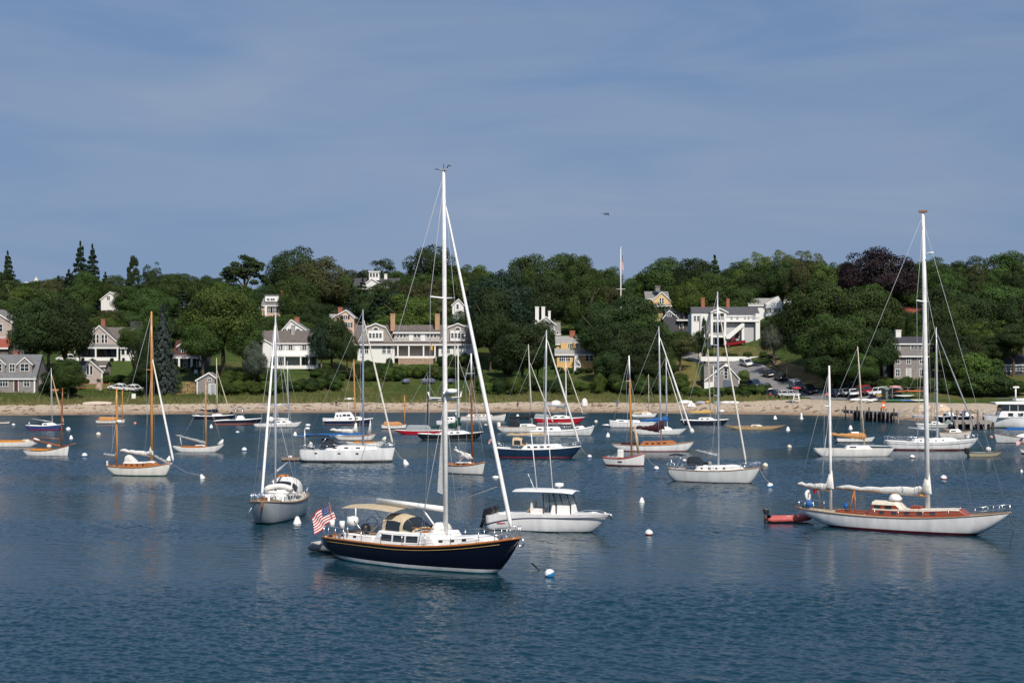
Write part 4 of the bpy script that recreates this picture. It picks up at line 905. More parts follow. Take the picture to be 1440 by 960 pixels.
STONE = dict(TONE); STONE['hydrangea flowers'] = 'blue flowering hydrangea'
place_labels([(c, px, f"{'tall' if hp > 17 else 'low' if hp < 10 else 'rounded'} {STONE[lf]} shrub", 'near') for (c, px, lf, hp) in SHR], 'shrub', 'shrubs and hedges above the beach')

# ------------------------------------------------------------------ dune grass and meadow (uncountable)
def tufts(name, n, s0, s1, hmin, hmax, m, x0=-290, x1=290, keep=None):
    rg = np.random.default_rng(3); vs = []; fs = []
    for i in range(n):
        x = rg.uniform(x0, x1); s = s0+(s1-s0)*rg.random()**1.4+(edge(x)-13.5)
        px = 720+x*F/(shore(x)+s)
        if px > 1120 or (keep and not keep(px, s)): continue
        y = shore(x)+s; z = Zg(x, y); hh = rg.uniform(hmin, hmax)
        for b in range(4):
            a = rg.random()*6.28; r = .22*rg.random(); lx = rg.normal()*.25; w = .05+.05*rg.random(); bx, by = x+r*math.cos(a), y+r*math.sin(a)
            k = len(vs); vs += [(bx-w, by, z-.05), (bx+w, by, z-.05), (bx+lx+.02, by+rg.normal()*.15, z+hh)]; fs.append((k, k+1, k+2))
    o = MB(); o.add(vs, fs, 0, False); o = o.obj(name, m); tag(o, kind='stuff'); return o
tag(tufts('beach_grass', 7000, 12.6, 22, .5, 1.1, mat('beach grass blades', (.13, .125, .05), .9, .1, ns=(.3, .3))), 'pale green beach grass fringing the top of the sand', 'beach grass')
tag(tufts('meadow_grass', 9000, 17, 46, .5, 1.1, mat('meadow grass blades', (.075, .085, .026), .9, .1, ns=(.3, .3)), keep=lambda px, s: px < 975), 'long green meadow grass on the bank above the beach', 'meadow grass')
# ------------------------------------------------------------------ vehicles
tyre = mat('tyre rubber', (.02, .02, .02), .9, .1)
hub = mat('wheel rim', (.35, .36, .37), .35, .5, metal=.6)
lampm = mat('headlight lens', (.7, .7, .68), .1, .6, ns=(3, .05)); tailm = mat('tail light lens', (.35, .02, .02), .15, .6, ns=(3, .05))
def paint(n, c): return mat('car paint '+n, c, .18, .55, ns=(2, .04))
def car(name, label, px, pyb, th, kind, p, cat='car', sc=1.18):
    d = hit(px, pyb); q = W(px, pyb, d); z = Zg(q.x, q.y)+.1
    e = .8; nrm = Vector((-(Zg(q.x+e, q.y)-Zg(q.x-e, q.y))/(2*e), -(Zg(q.x, q.y+e)-Zg(q.x, q.y-e))/(2*e), 1 if px < 1085 or 1115 < px < 1145 else 3.5)).normalized()
    fw = Vector((math.cos(th), math.sin(th), 0)); fw = (fw-nrm*fw.dot(nrm)).normalized(); lf = nrm.cross(fw)
    r = empty(name, (q.x, q.y, z), 0, label, cat, 'vehicles parked by the shore'); r.rotation_euler = (__import__('mathutils').Matrix((fw, lf, nrm)).transposed()).to_euler(); r.scale = (sc,)*3
    L, w = (4.6, .92) if kind != 'sedan' else (4.7, .9)
    if kind == 'pickup': L = 5.4
    hb = {'suv': 1.0, 'sedan': .92, 'pickup': 1.05, 'jeep': 1.1}[kind]; a = L/2
    prof = [(-a, .35), (-a, hb*.95), (-a+.1, hb), (a-1.25, hb), (a-.15, hb*.86), (a, hb*.6), (a, .35)]
    cab = {'suv': [(-a+.06, hb), (-a+.35, 1.68), (.45, 1.72), (1.25, hb)], 'sedan': [(-a+.7, hb), (-.9, 1.42), (.35, 1.45), (1.25, hb)],
           'pickup': [(-.4, hb), (-.25, 1.75), (.75, 1.78), (1.35, hb)], 'jeep': [(-a+.1, hb), (-a+.15, 1.8), (.5, 1.8), (.95, hb)]}[kind]
    body = MB().prism(prof, 'y', -w, w).obj('body', p, r, bevel=.09)
    MB().prism([(x*1, z_) for x, z_ in cab], 'y', -w+.1, w-.1).obj('windows', darkglass, r, bevel=.05)
    (x0, z0), (x1, z1), (x2, z2), (x3, z3) = cab
    rf = MB().prism([(x1-.05, z1-.03), (x1, z1+.05), (x2, z2+.05), (x2+.08, z2-.05)], 'y', -w+.08, w-.08)
    for sgn in (-1, 1):
        y = sgn*(w-.09)
        for (xa, za), (xb, zb) in ((cab[0], cab[1]), (cab[2], cab[3])): rf.tube([(xa, y, za), (xb, y, zb-.01)], .06, 5)
        rf.tube([((x1+x2)/2, y, hb), ((x1+x2)/2, y, z1)], .055, 5)
    rf.obj('roof', p, r, bevel=0)
    if kind == 'pickup': MB().box(-a+.12, -.5, -w+.12, w-.12, hb+.005, hb+.03).obj('truck_bed', black, r)
    for sx in (-1, 1):
        for sy in (-1, 1):
            x = sx*(a-.85); wl = MB(); rows = []
            for (yy, rr) in ((-.11, .30), (-.1, .35), (.1, .35), (.11, .30)): rows.append([(x+rr*math.cos(t_), sy*(w-.08)+yy, .35+rr*math.sin(t_)) for t_ in np.linspace(0, 2*pi, 17)[:-1]])
            wl.grid(rows, 0, True, True); n = len(wl.v); wl.f += [list(range(16)), list(range(n-16, n))]; wl.mi += [0, 0]; wl.sm += [False, False]
            wo = wl.obj('wheel', tyre, r); rows = [[(x+rr*math.cos(t_), sy*(w+.035), .35+rr*math.sin(t_)) for t_ in np.linspace(0, 2*pi, 17)[:-1]] for rr in (.2, .02)]
            MB().grid(rows, 0, False, True).obj('rim', hub, wo)
    for sy in (-1, 1):
        MB().box(a-.06, a+.02, sy*(w-.28)-.17, sy*(w-.28)+.17, hb*.62, hb*.78).obj('headlight', lampm, r); MB().box(-a-.015, -a+.05, sy*(w-.15)-.12, sy*(w-.15)+.12, hb*.65, hb*.9).obj('tail_light', tailm, r)
    MB().box(a-.02, a+.06, -w+.1, w-.1, .36, .52).obj('bumper', black, r)
    return r
A_, B_ = W(1050, 0, hit(1050, 514)), W(1138, 0, hit(1138, 553)); RT = math.atan2(B_.y-A_.y, B_.x-A_.x)
car('parked_car', 'white hatchback car parked alone at the top of the road', 1050.5, 514.5, RT+R(6), 'suv', paint('white', (.70, .70, .69)))
car('parked_car', 'black tall car parked on the road verge, uphill one of two dark cars', 1082, 530, RT, 'suv', paint('black', (.012, .012, .016)))
car('parked_car', 'black car parked on the road verge, downhill one of two dark cars', 1098, 535, RT, 'suv', paint('charcoal', (.018, .02, .026)))
car('parked_car', 'silver grey van like car parked on the road verge', 1121, 547.5, RT, 'suv', paint('grey', (.20, .23, .27)), sc=1.3)
car('parked_car', 'black car parked lowest on the road beside the silver grey one', 1139, 553.5, RT, 'suv', paint('soft black', (.016, .022, .028)))
car('parked_car', 'dark blue car parked behind the hedge right of the grey beach cottage', 1061, 543.5, RT+R(10), 'sedan', paint('blue', (.02, .035, .09)))
car('parked_car', 'dark car parked low behind the hedge at the road bend', 1078, 549.5, RT, 'sedan', paint('dark', (.02, .022, .025)))
car('parked_car', 'blue car parked leftmost of three by the beach end of the road', 1089, 556.5, R(-60), 'sedan', paint('mid blue', (.03, .06, .14)), sc=1)
car('parked_car', 'white car parked in the middle of three by the beach end of the road', 1100, 558, R(-62), 'sedan', paint('white', (.7, .7, .69)), sc=1)
car('pickup_truck', 'white pickup truck parked next to the lifeguard stand', 1111, 559, R(-30), 'pickup', paint('white', (.7, .7, .69)), 'pickup', .95)
car('parked_car', 'dark blue car at the left end of the parking lot row', 1175, 557.5, R(-70), 'sedan', paint('blue', (.02, .035, .09)))
car('parked_car', 'silver car between the dark blue and white cars in the parking lot', 1188, 557, R(-80), 'sedan', paint('silver', (.35, .37, .39)))
car('parked_car', 'white low car left of the red one in the parking lot', 1201, 557.5, R(-100), 'sedan', paint('white', (.7, .7, .69)))
car('parked_car', 'dark green car in the second row behind the white low car', 1199, 550, R(-90), 'suv', paint('green', (.02, .035, .03)))
car('parked_car', 'bright red car in the parking lot', 1217, 555, R(-75), 'suv', paint('red', (.33, .012, .02)))
car('pickup_truck', 'white open backed jeep like truck right of the red car', 1235, 556.5, R(-150), 'jeep', paint('white', (.7, .7, .69)), 'truck', 1.0)
car('parked_car', 'red long pickup parked on the lawn under the big white porch house', 1034, 486.5, R(178), 'pickup', paint('deep red', (.27, .012, .02)))
car('parked_car', 'white car parked on the grass below the left porch house', 167, 549.5, R(175), 'sedan', paint('white', (.7, .7, .69)))
car('parked_car', 'white car half hidden by shrubs left of the wooden mast', 186, 550.5, R(160), 'sedan', paint('white', (.7, .7, .69)))
car('parked_car', 'white car in tree shade left of the porch house', 93, 508, R(180), 'suv', paint('white', (.7, .7, .69)))

# ------------------------------------------------------------------ people
skin = mat('skin', (.50, .30, .21), .6, .3); hairm = mat('dark hair', (.03, .02, .015), .7, .2)
def person(label, loc, rz, top, legs, seated=False, hat=None, hh=1.72):
    me = bpy.data.meshes.new('person'); k = hh/1.72
    hip = .92 if not seated else .5
    V = [(0, 0, hip), (0, .02, hip+.25), (0, 0, hip+.48), (.01, 0, hip+.58), (.03, 0, hip+.72),
         (.0, .19, hip+.46), (.0, .26, hip+.2), (.1, .25, hip-.03), (0, -.19, hip+.46), (0, -.26, hip+.2), (.1, -.25, hip-.03)]
    Ed = [(0, 1), (1, 2), (2, 3), (3, 4), (2, 5), (5, 6), (6, 7), (2, 8), (8, 9), (9, 10)]
    rad = [.15, .14, .15, .06, .105, .065, .05, .04, .065, .05, .04]
    for sy in (-1, 1):
        b = len(V)
        if seated: V += [(.06, sy*.1, hip-.02), (.45, sy*.11, hip), (.5, sy*.11, .08), (.62, sy*.11, .05)]
        else: V += [(0, sy*.1, hip-.1), (.03, sy*.11, .5), (0, sy*.11, .07), (.14, sy*.12, .04)]
        Ed += [(0, b), (b, b+1), (b+1, b+2), (b+2, b+3)]; rad += [.11, .075, .05, .045]
    me.from_pydata([(x*k, y*k, z*k) for x, y, z in V], Ed, []); o = bpy.data.objects.new('person', me); C.objects.link(o)
    sk = o.modifiers.new('skin', 'SKIN'); ss = o.modifiers.new('sub', 'SUBSURF'); ss.levels = ss.render_levels = 2; sk.use_smooth_shade = True
    for v, r_ in zip(me.skin_vertices[0].data, rad): v.radius = (r_*k, r_*k)
    me.skin_vertices[0].data[0].use_root = True
    m = bpy.data.materials.new('person skin and clothes'); m.use_nodes = True; t = m.node_tree; p = t.nodes['Principled BSDF']; p.inputs['Roughness'].default_value = .8
    tcn = t.nodes.new('ShaderNodeTexCoord'); sx = t.nodes.new('ShaderNodeSeparateXYZ'); mr = t.nodes.new('ShaderNodeMapRange'); mr.inputs['From Max'].default_value = 2*k
    rp = t.nodes.new('ShaderNodeValToRGB'); rp.color_ramp.interpolation = 'CONSTANT'; el = rp.color_ramp.elements; el.new(.5); el.new(.6)
    for e, q, c in zip(el, (0, (hip-.02)/2, (hip+.56)/2), (legs, top, (.50, .30, .21))): e.position = q
    for e, c in zip(el, (legs, top, (.50, .30, .21))): e.color = (*c, 1)
    t.links.new(tcn.outputs['Object'], sx.inputs[0]); t.links.new(sx.outputs[2], mr.inputs[0]); t.links.new(mr.outputs[0], rp.inputs[0]); t.links.new(rp.outputs[0], p.inputs['Base Color'])
    me.materials.append(m); o.location = loc; o.rotation_euler = (0, 0, rz); tag(o, label, 'person')
    rows = [[(.02*k+math.cos(a)*r_*k, math.sin(a)*r_*k, (hip+z)*k) for a in np.linspace(0, 2*pi, 11)[:-1]] for z, r_ in ((.72, .118), (.79, .112), (.84, .07), (.855, .01))]
    MB().grid(rows, 0, True, True).obj('hat' if hat else 'hair', hat or hairm, o)
    for sy in (-1, 1): MB().lathe([(.0, -.012), (.012, 0), (0, .012)], 6).obj('eye', black, o, (.125*k, sy*.04*k, (hip+.73)*k))
    return o
def ground(px, py, d=None): d = d or hit(px, py); q = W(px, py, d); return (q.x, q.y, Zg(q.x, q.y))
person('person standing on the sand in a blue top and dark trousers', ground(868, 572), R(-80), (.04, .10, .28), (.02, .02, .03))
person('person in dark clothes sitting on the sand below the hedges', ground(473, 570), R(-90), (.03, .02, .03), (.025, .02, .03), True)
person('person in black sitting on the beach right of the leaning forestay', ground(728, 572), R(-90), (.02, .015, .02), (.02, .015, .02), True)
person('person in a red top by the parked cars at the road end', ground(1083.5, 561), R(-70), (.35, .03, .03), (.04, .05, .1))
person('person in an orange vest at the left end of the parking lot', ground(1163.5, 561.5), R(-90), (.75, .14, .03), (.1, .1, .12))

# ------------------------------------------------------------------ beach furniture and small craft on the sand
def upturned(label, px, pyb, L, th, m, name='rowing_boat', cat='rowing boat', b=.65, h=.5, grp='small boats on the beach'):
    x, y, z = ground(px, pyb); rows = []
    for i in range(13):
        t_ = i/12; u = abs(2*t_-1); w = b*(1-u**2.4)+.02+.12*(1-t_)*(u > .6); hh = h*(1-.35*u**2)
        rows.append([(-L/2+L*t_, w*math.cos(a), hh*math.sin(a)**.7+.02) for a in np.linspace(0, pi, 11)])
    r = MB().grid(rows, 0, True); n = len(r.v); r.f += [list(range(11)), list(range(n-11, n))]; r.mi += [0, 0]; r.sm += [False]*2
    o = r.obj(name, m, None, (x, y, z), (0, 0, th)); tag(o, label, cat, grp)
    MB().tube([(-L/2+.1, 0, h*.68), (0, 0, h+.03), (L/2-.1, 0, h*.68)], .04, 6).obj('keel', teakd, o); return o
wsh = mat('chalky white hull', (.68, .67, .64), .6, .3)
upturned('long pale overturned boat on the sand below the left porch house', 138, 568.5, 7.5, R(4), mat('bleached hull', (.50, .42, .34), .8), b=.9, h=.7)
upturned('orange brown overturned rowing boat on the grass right of the left cottage', 80, 550, 4.2, R(10), mat('orange brown hull', (.36, .16, .09), .7))
upturned('white overturned dinghy on the sand below the pale olive lawn', 964, 567, 3.6, R(25), wsh, h=.8); upturned('grey overturned dinghy beside the orange one', 986, 567, 2.6, R(-15), mat('grey dinghy hull', (.33, .36, .40), .6))
upturned('small orange tan dinghy under the pale mast of the yellow covered sloop', 996, 566.5, 2.4, R(60), mat('orange dinghy hull', (.60, .33, .10), .6)); upturned('green grey dinghy leaning by the hedge', 1010, 567, 2.6, R(10), mat('green dinghy hull', (.16, .26, .24), .6))
upturned('white overturned dinghy in front of the cottage hedge, left of two', 1021, 567, 2.8, R(8), wsh); upturned('white overturned dinghy in front of the cottage hedge, right of two', 1031, 567, 3, R(-8), wsh)
upturned('white dinghy on its side on the sand left of the red sloop mast', 782, 569.5, 2.6, R(20), wsh, h=1.2); upturned('grey dinghy on the sand left of the white one', 772, 570, 2.4, R(0), mat('grey dinghy hull', (.33, .36, .40), .6))
upturned('tall white boat shape standing on the sand near the yellow house', 822, 571, 2.4, R(70), wsh, h=2.0, b=.8)
upturned('pale dinghy pulled up behind the white sloop mast', 492, 562, 2.8, R(10), wsh)
for i, (px, py, w, l) in enumerate(((837, 571, .9, 'tan beach boulder left of the person in blue'), (848, 571.5, .8, 'tan beach boulder nearest the person in blue'))):
    b = MB(); b.lathe([(0.02, 1.0), (.4, .92), (.75, .6), (.85, .25), (.8, -.1)], 9); b.v = [(x*1.2+.15*math.sin(y*5+i), y+.1*math.sin(x*7), z+.08*math.sin(x*6+y*4)) for x, y, z in b.v]
    o = b.obj('boulder', mat('beach rock', (.30, .22, .17), .95, .1, ns=(3, .3), bump=.6), None, ground(px, py)); o.scale = (w,)*3; tag(o, l, 'boulder')
x, y, z = ground(972, 572); o = empty('beach_tent', (x, y, z), 0, 'little white beach tent with a dark opening', 'tent'); MB().add([(-1.1, -.8, 0), (1.1, -.8, 0), (1, .9, 0), (-1, .9, 0), (0, .2, 1.5)], [(0, 1, 4), (1, 2, 4), (2, 3, 4), (3, 0, 4)]).obj('canopy', trim, o); MB().add([(-.4, -.72, .1), (.4, -.72, .1), (0, -.42, .7)], [(0, 1, 2)]).obj('opening', black, o)
x, y, z = ground(188, 563); o = empty('beach_sign', (x, y, z), 0, 'small plain white notice board at the top of the beach', 'sign'); MB().box(-.5, .5, -.04, 0, .5, 1.7).obj('board', trim, o); MB().tube([(0, .05, -.3), (0, .05, 1.6)], .05, 6).obj('post', teakd, o)
x, y, z = ground(106, 551); o = empty('volleyball_net', (x, y, z), R(-4), 'orange taped volleyball net with a teal post above the left beach', 'net')
for (px, m_) in ((106, mat('teal post', (.03, .22, .25), .6)), (160, teakd)):
    q = ground(px, 551); MB().tube([(0, 0, -.3), (0, 0, 2.4)], .07, 6).obj('post', m_, o, (q[0]-x, 0, q[2]-z))
e = ground(160, 551)[0]-x
tape = mat('orange tape', (.45, .17, .05), .7); MB().box(0, e, -.02, .02, 2.0, 2.12).obj('top_tape', tape, o); MB().box(0, e, -.02, .02, .95, 1.04).obj('bottom_tape', tape, o)
n_ = MB(); [n_.box(i*e/34-.012, i*e/34+.012, -.01, .01, 1.04, 2.0) for i in range(1, 34)]; [n_.box(0, e, -.009, .009, 1.04+i*.19-.01, 1.04+i*.19+.01) for i in range(1, 5)]; n_.obj('netting', tanc, o)
x, y, z = ground(137, 549); o = MB().lathe([(.9, -.2), (.95, .5), (.8, 1.2), (.45, 1.7), (.02, 1.85)], 9).obj('boulder', mat('grey pink boulder', (.36, .29, .26), .95, .1, ns=(2, .3), bump=.6), None, (x, y+1.5, z)); tag(o, 'big upright pale boulder behind the orange net', 'boulder')
# lifeguard stand
x, y, z = ground(1120, 567); o = empty('lifeguard_stand', (x, y, z), R(-20), 'white wooden lifeguard stand with a red canopy on the sand', 'lifeguard stand', None)
for sx in (-1, 1):
    for sy in (-1, 1): MB().tube([(sx*.9, sy*.7, -.2), (sx*.4, sy*.4, 2.3)], .09, 6).obj('leg', trim, o)
MB().box(-.5, .5, -.5, .5, 2.25, 2.4).obj('seat', trim, o); MB().box(-.5, .5, .42, .5, 2.4, 3.2).obj('backrest', trim, o); [MB().box(-.75, .75, -.66+i*.12, -.6+i*.12, .6+i*.6, .72+i*.6).obj('rung', trim, o) for i in range(3)]
MB().tube([(0, .45, 2.4), (0, .45, 4)], .04, 6).obj('pole', trim, o); MB().lathe([(1.25, 3.55), (.8, 3.8), (.02, 4.05)], 8).obj('canopy', mat('red canopy', (.45, .04, .05), .8), o)
# flagpole with a hanging flag
flagr = mat('flag red', (.42, .02, .03), .85, .1); flagw = mat('flag white', (.74, .73, .70), .85, .1); flagb = mat('flag blue', (.02, .03, .12), .85, .1)
def flag(parent, w, h, fn, name='flag', label=None, stars=True):
    """striped flag: 13 stripes, blue canton, 50 star dots; fn(u,v) places a point, u along the fly, v down the hoist"""
    b = MB(); nu, nv = 20, 26
    for i in range(nu):
        for j in range(nv):
            q = [fn(i/nu, j/nv), fn((i+1)/nu, j/nv), fn((i+1)/nu, (j+1)/nv), fn(i/nu, (j+1)/nv)]
            b.add(q, [(0, 1, 2, 3)], 2 if (i < 8 and j < 14) else (j//2) % 2, True)
    o = b.obj(name, [flagr, flagw, flagb], parent)
    if stars:
        s_ = MB()
        for r_ in range(9):
            for c_ in range(6 if r_ % 2 == 0 else 5):
                u0 = (.4/12)*(1+2*c_+(r_ % 2)); v0 = (7/13)*(r_+1)/10; P = []
                c0 = Vector(fn(u0, v0)); du = (Vector(fn(u0+.02, v0))-c0).normalized(); dv = (Vector(fn(u0, v0+.02))-c0).normalized(); nn = du.cross(dv).normalized()
                for sgn in (-1, 1):
                    for k in range(10): a = pi/2+k*pi/5; r__ = h*.017*(1 if k % 2 == 0 else .4); P.append(c0+du*r__*math.cos(a)-dv*r__*math.sin(a)+nn*.006*sgn)
                s_.add(P, [list(range(10)), list(range(10, 20))])
        s_.obj('stars', flagw, o)
    return o
dF = 470; q = W(873, 430, dF); zb = Zg(q.x, q.y); o = empty('flagpole', (q.x, q.y, zb), 0, 'tall white flagpole with a yard, standing behind the trees', 'flagpole'); zt = H+(HZ-349)*dF/F-zb
MB().tube([(0, 0, -.5), (0, 0, zt*.6), (0, 0, zt)], [.24, .2, .1], 10).obj('pole', trim, o); MB().lathe([(0, -.3), (.28, 0), (0, .3)], 10).obj('finial', trim, o, (0, 0, zt+.25)); zy = H+(HZ-406.5)*dF/F-zb
MB().tube([(-1.5, 0, zy), (1.5, 0, zy)], .1, 6).obj('yard', trim, o)
fo = empty('american_flag', (q.x, q.y, zb+zt-2.2), 0, 'limp striped flag hanging down the tall white flagpole', 'flag'); ht = 26*dF/F
flag(fo, 3, ht, lambda u, v: (.35+.5*math.sin(u*9)*.5+.35*u, .12*math.cos(u*14), -v*2.6-u*(ht-2.6)), 'cloth')
# utility poles on the hill and road
for px, py, hp, lab in ((942.5, 452, 30, 'brown utility pole in front of the yellow cupola gable'), (959, 470, 34, 'weathered utility pole in front of the grey shingled house'), (1089, 513, 22, 'thin dark post beside the white hatchback'), (1106.5, 531, 26, 'thin dark post on the dry verge above the parked cars'), (653, 455, 40, 'grey utility pole right of the white mast above the mansion')):
    d = hit(px, py); q = W(px, py, d); b = MB().tube([(0, 0, -1), (0, 0, hp*d/F)], [.17, .12], 8); o = b.obj('utility_pole', teakd, None, (q.x, q.y, Zg(q.x, q.y))); tag(o, lab, 'utility pole')
    if hp > 25: MB().box(-.9, .9, -.06, .06, hp*d/F-1, hp*d/F-.85).obj('crossarm', teakd, o)
# white fence at the foot of the upper lawn and small garden things
d = hit(1050, 505); q = W(1050, 505, d); o = MB().box(-13.5, 7, -.1, .1, -.6, .75).obj('garden_wall', trim, None, (q.x, q.y, Zg(q.x, q.y))); tag(o, 'low white wall along the edge of the upper lawn', 'wall')
q = ground(1076, 491); o = empty('play_seat', q, R(20), 'small bright red lawn chair on the upper lawn', 'chair'); MB().box(-.4, .4, -.4, .4, .35, .45).obj('seat', redp, o); MB().box(-.4, .4, .35, .45, .45, 1.2).obj('backrest', redp, o); [MB().box(a-.05, a+.05, b-.05, b+.05, 0, .35).obj('leg', redp, o) for a in (-.33, .33) for b in (-.33, .33)]
for px, l in ((275.5, 'left white lawn chair above the grey shed'), (285, 'right white lawn chair above the grey shed')):
    q = ground(px, 527); o = empty('lawn_chair', q, R(15), l, 'chair'); MB().box(-.45, .45, -.4, .4, .38, .5).obj('seat', trim, o); MB().box(-.45, .45, .32, .45, .5, 1.4).obj('backrest', trim, o); [MB().box(a-.06, a+.06, b-.06, b+.06, 0, .38).obj('leg', trim, o) for a in (-.38, .38) for b in (-.32, .32)]

# ------------------------------------------------------------------ pier, dock and boatyard at the right
pil = mat('grey timber piling', (.20, .175, .17), .9, .1, ns=(3, .3)); pild = mat('dark wet timber', (.055, .047, .042), .8, .2, ns=(3, .3)); plank = mat('dock planks', (.30, .27, .24), .9, .1, ns=(3, .25))
def dpt(px, py): return W(px, py, H*F/(py-HZ))
PA, PB = dpt(1190, 590), dpt(1264, 595); o = empty('pier', (PA.x, PA.y, 0), math.atan2(PB.y-PA.y, PB.x-PA.x), 'low dark timber pier running out from the beach corner', 'pier')
L_ = (PB-PA).length; MB().box(-2, L_, 0, 3, 1.85, 2.1).obj('deck', plank, o); MB().box(-1, L_, -.02, .1, 1.4, 1.84).obj('stringer', pild, o); MB().box(0, L_*.75, 1.5, 1.7, -1, 1.8).obj('bulkhead', pild, o)
for i in range(14): x = L_*i/13; MB().tube([(x, -.15, -2), (x, -.15, 2.05+.9*(i % 3 == 0))], .15, 7).obj('piling', pil if i % 3 else pild, o)
DA = dpt(1343, 603); o = empty('floating_dock', (DA.x, DA.y, 0), R(-3), 'low wooden dock on dark piles left of the big white motor yacht', 'dock'); kk = DA.y/F
MB().box(0, 52*kk, 0, 3, 1.3, 1.55).obj('deck', plank, o); MB().box(0, 52*kk, .0, .14, .9, 1.29).obj('stringer', plank, o); MB().box(0, 52*kk, 1.4, 1.6, -.5, 1.28).obj('backing', pild, o)
for i in range(6): MB().box(i*10*kk+.1, i*10*kk+.55, -.05, .35, -1, 1.28).obj('pile', pild if i % 2 else plank, o)
for px, py, hp, l in ((1327, 601, 15, 'leftmost'), (1338, 600, 26, 'second'), (1346, 600, 23, 'third'), (1354, 604, 26, 'fourth'), (1364, 600, 24, 'fifth'), (1375, 604, 27, 'sixth'), (1383, 601, 20, 'rightmost')):
    q = dpt(px, py); o = MB().tube([(0, 0, -2), (0, 0, hp*q.y/F), (0, 0, hp*q.y/F+.12)], [.2, .19, .1], 8).obj('dock_piling', pil, None, (q.x, q.y, 0)); tag(o, f'{l} of the tall grey pilings standing around the dock', 'piling', 'tall pilings at the dock')
q = dpt(1361, 600); person('person in a blue shirt and red cap standing on the dock', (q.x, q.y+2, 1.57), R(-90), (.03, .06, .2), (.02, .025, .05), hat=redp)
q = ground(1246, 582); o = empty('warning_sign', (PA.x+(PB.x-PA.x)*.75, PA.y+(PB.y-PA.y)*.75+1.2, 2.12), 0, 'orange sign board with a pale panel on a post on the pier', 'sign'); MB().box(-.36, .36, -.06, 0, .6, 2.1).obj('board', mat('orange sign', (.62, .12, .03), .6), o); MB().box(-.25, .25, -.075, -.062, 1.15, 1.6).obj('panel', trim, o); MB().tube([(0, .06, -.1), (0, .06, 2)], .06, 6).obj('post', pil, o)
# kayak rack and boats ashore
def kayak(label, px, py, L, th, m, z=0, d=None, name='kayak'):
    x, y, zz = ground(px, py); rows = [[(-L/2+L*i/14, (.34*math.sin(pi*(.02+.96*i/14))**.7)*math.cos(a), .2+(.2*math.sin(pi*(.02+.96*i/14))**.6)*math.sin(a)+.15*abs(2*i/14-1)**3) for a in np.linspace(0, 2*pi, 11)[:-1]] for i in range(15)]
    o = MB().grid(rows, 0, True, True).obj(name, m, None, (x, y, zz+z), (0, 0, th)); tag(o, label, 'kayak', 'kayaks at the boatyard'); MB().lathe([(.16, 0), (.22, .03), (.2, .05)], 10).obj('cockpit_rim', black, o, (-.2, 0, .38)); return o
kor = mat('orange kayak plastic', (.55, .12, .03), .4); kye = mat('yellow kayak plastic', (.75, .42, .02), .4); kbl = mat('blue kayak plastic', (.08, .18, .45), .4); kgr = mat('green kayak plastic', (.03, .2, .12), .4); kwh = mat('white kayak plastic', (.7, .7, .7), .4)
x, y, z = ground(1276, 560); rk = empty('kayak_rack', (x, y, z), 0, 'timber kayak rack with two shelves below the grey colonial', 'rack')
for a in (-3.5, 0, 3.5): MB().box(a-.07, a+.07, -.4, .4, 0, 2.6).obj('upright', pil, rk)
for zz in (.5, 1.4, 2.5): MB().box(-3.8, 3.8, -.35, .35, zz-.06, zz).obj('shelf', pil, rk)
kayak('orange kayak on the rack, left of two', 1270, 560, 4.4, R(4), kor, 1.42); kayak('orange kayak on the rack, right of two', 1286, 560, 4.6, R(-4), kor, 1.42)
kayak('white kayak on the lower shelf of the rack', 1272, 561, 4.4, R(2), kwh, .5); kayak('yellow kayak on the sand left of the rack', 1244, 561, 4.4, R(12), kye, .5); kayak('blue and pale kayak on the sand in front of the rack', 1278, 565, 4.8, R(5), kbl, .1); kayak('green kayak on the sand right of the orange sign', 1259, 564, 4, R(3), kgr, 0); kayak('white and orange kayak right of the blue one', 1293, 565, 4.2, R(10), kwh, .1)
x, y, z = ground(1257, 561); o = empty('storage_hut', (x, y, z), R(4), 'plain grey green storage hut beside the kayak rack', 'hut'); MB().box(-1.9, 1.9, 0, 3, 0, 2.2).obj('wall', mat('grey green boards', (.13, .15, .13), .8), o); MB().prism([(-.3, 2.2), (1.5, 2.55), (3.3, 2.2), (3.3, 2.05), (-.3, 2.05)], 'x', -2.1, 2.1).obj('roof', mat('grey green roof', (.18, .2, .18), .8), o); MB().box(-.5, .5, -.05, -.003, 0, 1.9).obj('door', mat('dark green door', (.06, .08, .07), .7), o)
upturned('red and white dinghy on top of the storage hut', 1259, 561, 2.8, R(5), mat('red white dinghy', (.5, .25, .23), .5)).location.z += 2.5
for i, (px, py, l) in enumerate(((1204, 563, 'white dinghy lying on the grass below the parking lot, left of three'), (1217, 563.5, 'white dinghy below the red car, middle of three'), (1228, 564, 'white dinghy below the white truck, right of three'))): upturned(l, px, py, 3, R(5), wsh)
for i, (px, py, l, w) in enumerate(((1299, 577, 'pale tarpaulin covered heap behind the tall white mast', 2.6), (1322, 577, 'pale sand heap beside the white mast with a radar dome', 2.4))):
    b = MB().lathe([(2.6, -.4), (2.2, .8), (1.5, 1.5), (.6, 1.9), (.02, 1.95)], 12); b.v = [(x*.95, y*.6+.15*math.sin(x*2), z*.62+.16*math.sin(x*3+y*2)) for x, y, z in b.v]; o = b.obj('covered_heap', mat('sand coloured tarpaulin', (.48, .38, .28), .9, .1, ns=(2, .2), bump=.6), None, ground(px, py)); tag(o, l, 'heap')
